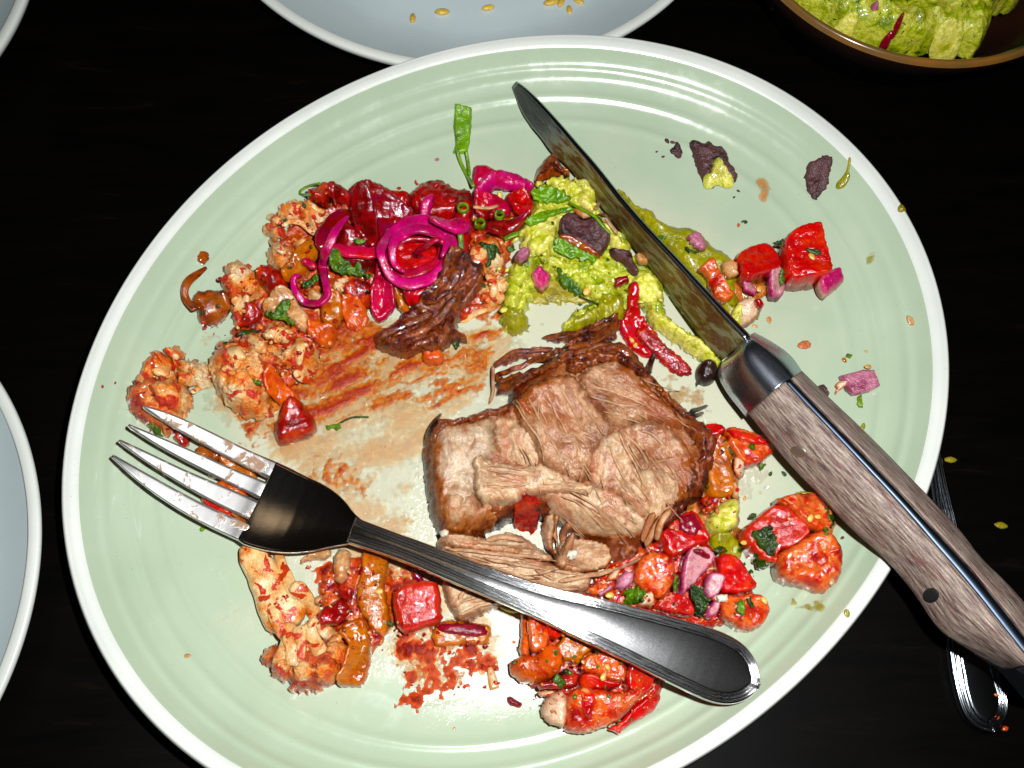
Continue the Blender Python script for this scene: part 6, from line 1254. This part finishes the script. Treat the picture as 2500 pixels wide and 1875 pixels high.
for i, (f, p, m, r, lb) in enumerate([('G', (1185, 615), 'seed', .16, 'golden seed on the wide orange onion strip'), ('D', (1205, 1195), 'seed', .17, 'golden seed on top of the biggest tomato cube'), ('D', (800, 1440), 'seed', .16, 'teardrop seed below the left red tomato cube'),
    ('J', (1155, 405), 'seed', .14, 'round seed at the upper corner of the pink onion square'), ('J', (998, 360), 'onion_cooked', .12, 'brown crumb beside the green herb crumb on the right wall'), ('I', (1320, 735), 'seed', .15, 'larger golden seed in the seedy tomato chunk'),
    ('I', (1370, 725), 'seed', .12, 'smaller golden seed right of the larger one in the seedy chunk'), ('I', (1180, 740), 'seed', .08, 'tiny seed on the smooth skinned tomato chunk'), ('I', (880, 600), 'seed', .09, 'seed right of the small guacamole dab'),
    ('I', (870, 900), 'seed', .12, 'seed at the right of the olive juice'), ('H', (1335, 1050), 'seed', .12, 'upper pale seed on the seedy flesh of the lower heap'), ('H', (1305, 1115), 'seed', .13, 'lower pale seed on the seedy flesh of the lower heap'),
    ('H', (1215, 1050), 'seed', .08, 'small seed left of the pair on the lower heap'), ('H', (1170, 1015), 'seed', .07, 'small seed at the left edge of the seedy flesh'), ('C', (735, 1145), 'seed', .2, 'yellow seed on the lower edge of the guacamole'),
    ('H', (1350, 565), 'seed', .16, 'golden seed above the fork handle in the salsa'), ('I', (1010, 1290), 'seed', .14, 'seed at the right end of the rounded tomato chunk'), ('I', (1465, 1165), 'onion_clear', .14, 'orange scrap at the lower right of the largest matte chunk'),
    ('H', (1440, 770), 'seed', .08, 'tiny seed by the fork handle edge'), ('M', (1600, 240), 'seed', .12, 'upper golden seed in the red streak beside the pork'), ('M', (1625, 275), 'seed', .12, 'lower golden seed in the red streak beside the pork')]):
    tag(bit(T(f, [p])[0], m, r*.62, r*.7, ang=i*2.1, asp=1.5), lb, 'seed' if m == 'seed' else 'crumb')
# rice grains on the plate behind
gr = 'rice grains on the bluish plate'
def on_plate_z(): return .47
for i, (p, r, an, lb) in enumerate([((820, 92), .19, 1.5, 'leftmost yellow rice grain standing upright on the bluish plate'), ((965, 60), .24, .05, 'second rice grain from the left on the bluish plate'), ((1190, 40), .21, .25, 'third rice grain from the left alone on the bluish plate'),
    ((1500, 12), .26, .3, 'first rice grain of the cluster at the right of the bluish plate'), ((1548, 14), .2, 1.2, 'second rice grain of the cluster beside the first'), ((1588, 52), .18, 1.7, 'rice grain lowest in the cluster on the bluish plate'), ((1635, 8), .2, -.5, 'rightmost rice grain of the cluster on the bluish plate')]):
    x, y = at(T('N', [p]), .5)[0]; a = np.arange(10)*2*math.pi/10; rows = []
    for ph in (.05, .35, .7, 1.1, math.pi/2, 2.1, 2.9):
        rr, zz = math.sin(ph), math.cos(ph); u = np.cos(a)*rr*r*1.25; v = np.sin(a)*rr*r*.62
        rows.append(np.c_[x+u*math.cos(an)-v*math.sin(an), y+u*math.sin(an)+v*math.cos(an), np.full(10, .53+zz*.1)])
    tag(loft('rice_grain', np.array(rows), MAT['rice']), lb, 'rice grain', gr)
# crumbs on the table
for i, (p, m, r, lb) in enumerate([((647, 145), 'guac_thin', .13, 'thin green crumb on the table right of the plate rim'), ((895, 467), 'guac_thin', .14, 'oval green crumb at the far right of the black table'), ((863, 1300), 'tomato_orange', .07, 'upper orange crumb inside the spoon handle end'),
    ((868, 1410), 'tomato_orange', .08, 'middle orange crumb inside the spoon handle end'), ((915, 1465), 'tomato_orange', .09, 'lowest orange crumb beside the spoon handle end')]):
    x, y = at(T('K', [p]), .3 if i > 1 and i < 4 else .05)[0]; a = np.arange(9)*2*math.pi/9
    z0 = .33 if 1 < i < 4 else .0
    rows = [np.c_[x+np.cos(a)*rr*r*1.5*(1+.3*np.cos(2*a+i)), y+np.sin(a)*rr*r*.9, np.full(9, z0+z)] for rr, z in ((.1, .07), (.6, .065), (.95, .035), (.9, .0))]
    tag(loft('crumb', np.array(rows), MAT[m]), lb, 'crumb')
# ------------------------------------------------------------------ guacamole in the bowl behind
HM_save = HM.copy(); _in = np.hypot(_gx-BC[0], _gy-BC[1]) < BR*.97; HM[_in] = 2.2
GB = blob('bowl_guacamole', T('L', [(250, 20), (100, -60), (200, -300), (900, -420), (1700, -400), (2200, -300), (2230, -60), (2080, 10), (1960, 20), (1900, 100), (1920, 180), (1880, 270), (1820, 400), (1740, 380), (1600, 340), (1450, 340), (1300, 370), (1100, 370), (900, 320), (700, 260), (500, 170), (380, 90)]),
          MAT['guac'], h=1.5, rr=.6, d=.09, amp=.3, freq=1.3, edge=.1, oct=4, wamp=.12, wfreq=1.6)
GB.name = 'guacamole'; tag(GB, 'chunky guacamole filling the dark bowl in the top right corner', 'guacamole')
for i, (pts, m) in enumerate([([(1440, 230), (1540, 190), (1680, 220), (1740, 300), (1700, 350), (1500, 350)], 'guac_yellow'), ([(540, 120), (640, 70), (760, 110), (740, 200), (620, 190)], 'guac_yellow'), ([(1000, 230), (1060, 200), (1100, 240), (1060, 290)], 'onion_purple'), ([(1100, 100), (1160, 80), (1160, 160), (1110, 190)], 'onion_purple'), ([(850, 10), (900, 0), (920, 60), (870, 60)], 'onion_mauve')]):
    blob('avocado_lump' if i < 2 else 'onion_bit', T('L', pts), MAT[m], h=.35, rr=.25, d=.07, amp=.1, parent=GB)
HM[:] = HM_save
# ------------------------------------------------------------------ the pork
def join_fine(parts, R):
    V, F, A, B, n = [], [], [], [], 0
    for v, f, at_ in parts:
        V.append(v); F += [tuple(i+n for i in q) for q in f]; A.append(at_['fib']); B.append(at_['edge']); n += len(v)
    o = link('fine_fibres', np.vstack(V), F, MAT['pork_strand'], R, attrs={'fib': np.vstack(A), 'edge': np.concatenate(B)}); o['kind'] = 'stuff'
def strand(f, pts, mat, w=.1, t=.08, parent=None, name='meat_strand', **k):
    return ribbon(name, T(f, pts), MAT[mat], w=w, t=t, parent=parent, m=7, taper=(.25, .2), **k)
def radial(cx, cy, add=0):
    c = at(T('M', [(cx, cy)]), 2.2)[0]
    return lambda x, y: np.arctan2(y-c[1], x-c[0])+add
def pork():
    R = empty('roast_pork', (*at(T('M', [(1200, 950)]), .7)[0], .65))
    tag(R, 'large chunk of roast pork with pale pulled fibres and a dark browned crust', 'roast pork')
    body = [(110, 1080), (118, 930), (160, 830), (230, 765), (330, 800), (420, 775), (560, 715), (720, 700), (730, 600), (740, 560), (860, 500), (1000, 420), (1100, 300), (1300, 230), (1480, 235), (1590, 290), (1690, 420), (1750, 500),
            (1850, 620), (1980, 730), (2060, 810), (2140, 950), (2160, 1060), (2115, 1200), (2100, 1330), (2020, 1400), (1920, 1480), (1830, 1600), (1700, 1640), (1400, 1660), (1000, 1500), (800, 1480), (640, 1560), (400, 1640), (240, 1630), (170, 1500), (135, 1300)]
    blob('crust', T('M', body), MAT['pork_body'], h=1.35, rr=.7, d=.07, amp=.16, freq=1.5, fib=-55, famp=.10, parent=R, edge=.10)
    EP = resample(at(chaikin(T('M', body), 1), 1.9), .2)
    P = lambda n, pts, m, **k: blob(n, T('M', pts), MAT[m], parent=R, **{**dict(d=.05, fib=-55, famp=.055, ffreq=6.5, amp=.09, freq=1.4, rr=.3, edge=.11, lift=-.18, epoly=EP, splits=.08, warp=.5), **k})
    # left fatty slab and the fan of pale petals below it
    P('fat_slab', [(140, 1080), (150, 930), (200, 830), (300, 790), (440, 800), (560, 760), (620, 830), (600, 960), (640, 1080), (520, 1110), (480, 1280), (500, 1420), (440, 1480), (330, 1560), (230, 1580), (180, 1480), (145, 1280)], 'pork_fat', h=.42, fib=-95, famp=.04, rr=.42)
    for i, pts in enumerate([[(230, 1400), (330, 1330), (400, 1360), (380, 1500), (300, 1630), (225, 1630)], [(380, 1400), (470, 1330), (520, 1430), (480, 1560), (370, 1645), (290, 1640)], [(480, 1430), (600, 1420), (700, 1420), (640, 1540), (540, 1610), (400, 1650)]]):
        P('meat_petal', pts, 'pork_pale', h=.25, fib=(-105, -115, -125)[i], rr=.2, famp=.05)
    P('meat_slab', [(600, 830), (640, 780), (740, 790), (820, 860), (930, 930), (950, 1140), (830, 1150), (700, 1120), (640, 1050), (620, 960)], 'pork_pale', h=.30, fib=-80, amp=.10, freq=2.4)
    P('meat_slab', [(1200, 500), (1300, 430), (1440, 380), (1600, 430), (1720, 560), (1850, 680), (1960, 800), (1960, 900), (1800, 830), (1620, 830), (1480, 860), (1380, 780), (1260, 660)], 'pork', h=.50, fib=-28, famp=.09)
    P('meat_slab', [(1600, 840), (1760, 820), (1920, 900), (2030, 1050), (2080, 1250), (2050, 1360), (1940, 1440), (1840, 1480), (1740, 1450), (1640, 1300), (1540, 1120), (1480, 900)], 'pork', h=.55, fib=-50, famp=.07, warp=.7)
    P('meat_slab', [(740, 730), (760, 640), (900, 540), (1080, 470), (1200, 500), (1280, 640), (1400, 780), (1490, 870), (1420, 1000), (1330, 1100), (1260, 1290), (1130, 1250), (950, 1130), (900, 980), (820, 860)], 'pork', h=.66, fib=-56, famp=.07, rr=.34)
    P('meat_slab', [(1290, 1100), (1380, 960), (1480, 890), (1560, 1000), (1640, 1180), (1700, 1350), (1760, 1460), (1680, 1520), (1560, 1440), (1440, 1330), (1300, 1300)], 'pork_pale', h=.5, fib=-58, famp=.07)
    P('meat_slab', [(1640, 1180), (1760, 1150), (1900, 1200), (1950, 1330), (1880, 1470), (1780, 1560), (1700, 1650), (1680, 1560), (1720, 1450), (1660, 1330)], 'pork_inner', h=.35, fib=-75, famp=.1)
    P('meat_slab', [(960, 1330), (1120, 1290), (1300, 1290), (1440, 1330), (1580, 1440), (1700, 1560), (1690, 1680), (1640, 1760), (1500, 1790), (1400, 1660), (1300, 1640), (1180, 1560), (1060, 1480), (1000, 1420)], 'pork_inner', h=.55, fib=-38, famp=.07)
    # peeled flap
    P('peeled_flap', [(465, 1065), (640, 1110), (830, 1150), (960, 1140), (1080, 1200), (1200, 1280), (1330, 1310), (1290, 1370), (1150, 1350), (1020, 1340), (960, 1350), (860, 1350), (780, 1390), (700, 1400), (500, 1420), (470, 1250)], 'pork_inner', h=.42, lift=-.02, fib=-6, famp=.1, rr=.16)
    P('dark_pocket', [(760, 1410), (870, 1400), (930, 1470), (930, 1560), (880, 1640), (780, 1600), (750, 1510)], 'tomato_cooked', h=.2, famp=.02)
    # browned ragged crust on the top edge
    Cc = lambda pts, h=.3, fib=20, **k: blob('crust_shred', T('M', pts), MAT['pork_crust'], parent=R, **{**dict(h=h, rr=.16, d=.05, amp=.14, freq=2.6, fib=fib, famp=.10, ffreq=6, edge=.13, wall=.2, splits=.1), **k})
    Cc([(600, 430), (640, 380), (720, 330), (860, 285), (1000, 290), (1100, 320), (1080, 370), (960, 370), (860, 350), (760, 380), (680, 420)])
    Cc([(625, 540), (640, 470), (700, 455), (820, 430), (960, 400), (1120, 350), (1200, 400), (1080, 460), (940, 500), (840, 560), (740, 640), (700, 590), (640, 560)], .4)
    Cc([(960, 230), (1060, 195), (1200, 190), (1300, 140), (1400, 100), (1480, 60), (1502, 100), (1500, 200), (1440, 260), (1300, 280), (1180, 320), (1100, 340), (1120, 280), (1180, 240), (1060, 240)], .4, 28)
    Cc([(1150, 360), (1260, 290), (1400, 250), (1520, 240), (1600, 290), (1690, 400), (1720, 500), (1640, 460), (1560, 390), (1440, 370), (1320, 400), (1220, 460), (1140, 440)], .3, -10)
    Cc([(180, 850), (230, 760), (340, 790), (440, 770), (560, 710), (700, 690), (720, 740), (600, 760), (480, 830), (340, 840), (240, 860), (190, 960), (150, 960)], .2, 20)
    Cc([(2020, 830), (2110, 900), (2160, 1040), (2110, 1200), (2090, 1100), (2080, 980), (2010, 900)], .25, -60)
    Cc([(1760, 500), (1860, 600), (2000, 720), (2050, 800), (1980, 790), (1860, 690), (1760, 590)], .2, -40)
    shred = [([(1040, 300), (860, 300), (700, 340), (610, 430)], 1.1*.35), ([(1100, 350), (900, 390), (760, 440), (650, 480), (640, 530)], .42), ([(1480, 100), (1350, 140), (1230, 190), (1080, 200), (960, 225)], .42), ([(1490, 90), (1420, 200), (1300, 260), (1150, 300)], .5),
             ([(1180, 260), (1050, 350), (900, 450), (780, 530)], .45), ([(1500, 260), (1600, 330), (1660, 430)], .4), ([(1250, 330), (1100, 400), (1000, 470), (880, 520), (760, 600)], .45), ([(1400, 250), (1300, 340), (1200, 420)], .45)]
    for pts, w in shred[:4]: strand('M', pts, 'pork_crust', w=w*.5, t=.12, parent=R, name='crust_fibre', wob=.12)
    for pts in ([(1720, 480), (1735, 400), (1765, 325)], [(2000, 760), (2060, 780), (2115, 760)], [(2020, 745), (2090, 730), (2145, 708)], [(225, 770), (170, 830), (130, 940)]): strand('M', pts, 'char', w=.11 if pts[0][0] != 1720 else .2, t=.1, parent=R, name='char_fibre')
    strand('M', [(600, 420), (600, 540), (605, 620), (570, 700)], 'pork_strand', w=.13, parent=R)
    for a, b, c, w in [((1220, 1280), (1245, 1150), (1270, 1050), .035), ((1140, 1290), (1230, 1295), (1330, 1300), .04), ((1080, 1200), (1120, 1260), (1160, 1300), .06), ((1700, 1200), (1770, 1120), (1890, 1080), .12), ((920, 650), (930, 850), (935, 1080), .05),
                       ((1290, 1370), (1270, 1310), (1190, 1300), .05), ((1400, 1160), (1380, 1250), (1330, 1400), .06), ((1480, 1370), (1400, 1400), (1350, 1440), .07), ((1650, 880), (1740, 900), (1830, 1000), .2), ((1830, 1090), (1920, 1200), (1940, 1330), .13),
                       ((980, 600), (1060, 780), (1180, 980), .12), ((1080, 560), (1200, 780), (1300, 1000), .15), ((1160, 600), (1260, 730), (1420, 950), .1), ((860, 650), (960, 860), (1120, 1120), .14), ((760, 700), (850, 830), (960, 1000), .12),
                       ((1300, 640), (1480, 700), (1660, 720), .12), ((1260, 560), (1460, 600), (1700, 700), .14), ((1500, 900), (1600, 1080), (1700, 1300), .16), ((1560, 900), (1700, 1080), (1800, 1290), .14), ((1440, 1000), (1520, 1200), (1640, 1400), .14),
                       ((1100, 1360), (1240, 1420), (1400, 1600), .14), ((1160, 1330), (1340, 1430), (1540, 1640), .12), ((560, 1180), (760, 1200), (960, 1210), .13), ((530, 1290), (720, 1300), (900, 1270), .14), ((560, 1130), (720, 1160), (900, 1180), .08)]:
        strand('M', [a, b, c], 'pork_strand', w=w*.55, t=min(w, .09)*.6, parent=R, zoff=-.03, wob=.05)
    rnd = random.Random(5)
    fields = [('M', (760, 640, 1250, 1150), -56, 14), ('M', (1500, 900, 1950, 1400), -52, 14), ('M', (1300, 480, 1850, 800), -28, 8), ('M', (1050, 1330, 1620, 1650), -40, 16), ('M', (1320, 950, 1640, 1400), -58, 12), ('M', (500, 1110, 1050, 1380), -6, 8)]
    body_px = T('M', body)
    fine = []
    for f, (x0, y0, x1, y1), ang, n in fields:
        for _ in range(n):
            x = rnd.uniform(x0, x1); y = rnd.uniform(y0, y1); L = rnd.uniform(50, 150); a = math.radians(-ang+rnd.gauss(0, 7)); b = a+rnd.gauss(0, .12)
            w = rnd.uniform(.018, .045)
            strand(f, [(x, y), (x+L*math.cos(a), y+L*math.sin(a)), (x+L*(math.cos(a)+math.cos(b)), y+L*(math.sin(a)+math.sin(b)))], 'pork_strand', w=w, t=w*.6, parent=R, zoff=-w*.4, smooth=2, wob=.05, collect=fine)
    join_fine(fine, R)
    # shreds hanging at the lower right corner
    for pts in ([(1760, 1480), (1700, 1600), (1680, 1690)], [(1820, 1500), (1750, 1620), (1700, 1720)], [(1880, 1450), (1800, 1560), (1780, 1680)], [(1060, 1500), (1030, 1600), (1050, 1700)], [(1150, 1560), (1100, 1640), (1120, 1720)]): strand('M', pts, 'pork_inner', w=.24, t=.14, parent=R)
pork()
def pork2():
    R = empty('pulled_pork', (*at(T('H', [(700, 380)]), .7)[0], .65))
    tag(R, 'torn strip of pale pulled pork lying under the fork handle', 'pulled pork')
    P = lambda pts, m, **k: blob('meat_slab', T('H', pts), MAT[m], parent=R, **{**dict(d=.05, splits=.1, fib=-4, famp=.10, ffreq=5.5, amp=.07, freq=1.6, rr=.26, edge=.05), **k})
    P([(215, 430), (400, 420), (640, 480), (720, 590), (560, 650), (430, 720), (340, 750), (280, 660), (235, 560)], 'pork_inner', h=.85, base='plate', fib=25)
    P([(200, 230), (330, 230), (560, 250), (900, 330), (1200, 400), (1220, 480), (1170, 560), (800, 520), (560, 430), (300, 330)], 'pork_inner', h=1.0, base='plate', fib=-6)
    P([(175, 215), (250, 172), (400, 180), (560, 200), (640, 130), (740, 150), (810, 190), (860, 230), (960, 300), (960, 360), (800, 340), (600, 300), (380, 290), (240, 260)], 'pork_inner', h=.5)
    P([(1000, 200), (1140, 190), (1300, 230), (1360, 290), (1340, 370), (1180, 420), (1040, 430), (960, 370)], 'pork_inner', h=.45, fib=20)
    P([(980, 330), (1040, 220), (1090, 140), (1120, 170), (1080, 290), (1070, 380), (1000, 400)], 'pork_inner', h=.35, fib=70)
    P([(890, 60), (960, 40), (980, 130), (960, 250), (1000, 320), (930, 280), (900, 170)], 'pork_inner', h=.5, fib=80)
    for a, b, c, w in [((520, 190), (620, 160), (780, 200), .18), ((260, 250), (500, 270), (900, 310), .12), ((500, 310), (800, 370), (1200, 430), .12), ((330, 590), (370, 520), (410, 480), .13), ((850, 390), (920, 430), (980, 460), .1), ((860, 420), (940, 400), (1010, 380), .1),
                       ((1000, 470), (1160, 440), (1380, 390), .16), ((1380, 390), (1450, 370), (1560, 310), .1), ((1040, 300), (1060, 220), (1110, 170), .07), ((1020, 280), (1000, 200), (960, 150), .06), ((1060, 330), (1100, 250), (1160, 210), .06),
                       ((300, 640), (450, 590), (640, 560), .14), ((330, 700), (460, 640), (600, 600), .1), ((880, 480), (980, 520), (1150, 520), .12)]:
        strand('H', [a, b, c], 'pork_strand', w=w, t=min(w, .1), parent=R, wob=.04)
    rnd = random.Random(9); fine = []
    for _ in range(36):
        x = rnd.uniform(240, 1100); y = rnd.uniform(210, 440); L = rnd.uniform(60, 140); a = math.radians(rnd.gauss(8, 9)); w = rnd.uniform(.018, .045)
        if y < 230+(x-240)*.10: continue
        strand('H', [(x, y), (x+L, y+L*math.tan(a)), (x+2*L, y+2*L*math.tan(a)+rnd.gauss(0, 12))], 'pork_strand', w=w, t=w*.6, parent=R, zoff=-w*.4, smooth=2, wob=.05, collect=fine)
    join_fine(fine, R)
    blob('cheese_crumb', T('H', [(1070, 260), (1130, 240), (1150, 280), (1100, 320), (1060, 300)]), MAT['cheese'], h=.15, rr=.1, d=.06, rigid=True, parent=R)
pork2()
thing_blob('cheese_crumb', 'H', [(198, 130), (240, 108), (265, 130), (258, 162), (215, 170)], 'cheese', 'white crumb on the glaze left of the torn pork strip', 'crumb', h=.2, rr=.08, wall=.4, d=.06, amp=.02, rigid=True, smooth=0, edge=0)
def shred():
    R = blob('meat_shred', T('B', [(670, 1480), (700, 1420), (860, 1350), (960, 1290), (1040, 1230), (1150, 1130), (1200, 1060), (1250, 960), (1320, 930), (1400, 950), (1460, 1010), (1500, 970), (1500, 1080), (1520, 1120), (1440, 1190), (1360, 1260), (1330, 1330), (1300, 1420),
          (1390, 1440), (1380, 1500), (1290, 1470), (1230, 1560), (1140, 1600), (1040, 1580), (940, 1620), (850, 1600), (760, 1560), (690, 1540)]), MAT['pork_crust'], h=.75, rr=.35, d=.06, amp=.12, freq=2.2, fib=42, famp=.12, base='drape', edge=.08)
    tag(R, 'dark browned shred of meat between the pickled onion rings and the pork', 'meat shred')
    for pts, w in [([(700, 1500), (850, 1420), (1000, 1370), (1130, 1300)], .3), ([(760, 1550), (900, 1500), (1050, 1440), (1200, 1330), (1300, 1180)], .3), ([(900, 1590), (1060, 1540), (1180, 1440)], .25), ([(1180, 1190), (1270, 1080), (1330, 970)], .35), ([(1340, 1250), (1430, 1150), (1500, 1000)], .16), ([(1060, 1240), (1180, 1190), (1260, 1120)], .2), ([(1290, 1330), (1220, 1440), (1170, 1560)], .3)]:
        ribbon('crust_shred', T('B', pts), MAT['pork_crust'], w=w, t=.16, parent=R, taper=(.2, .2), wob=.06, m=7)

for i in ():
    pass
shred(); build_fork(); build_knife()
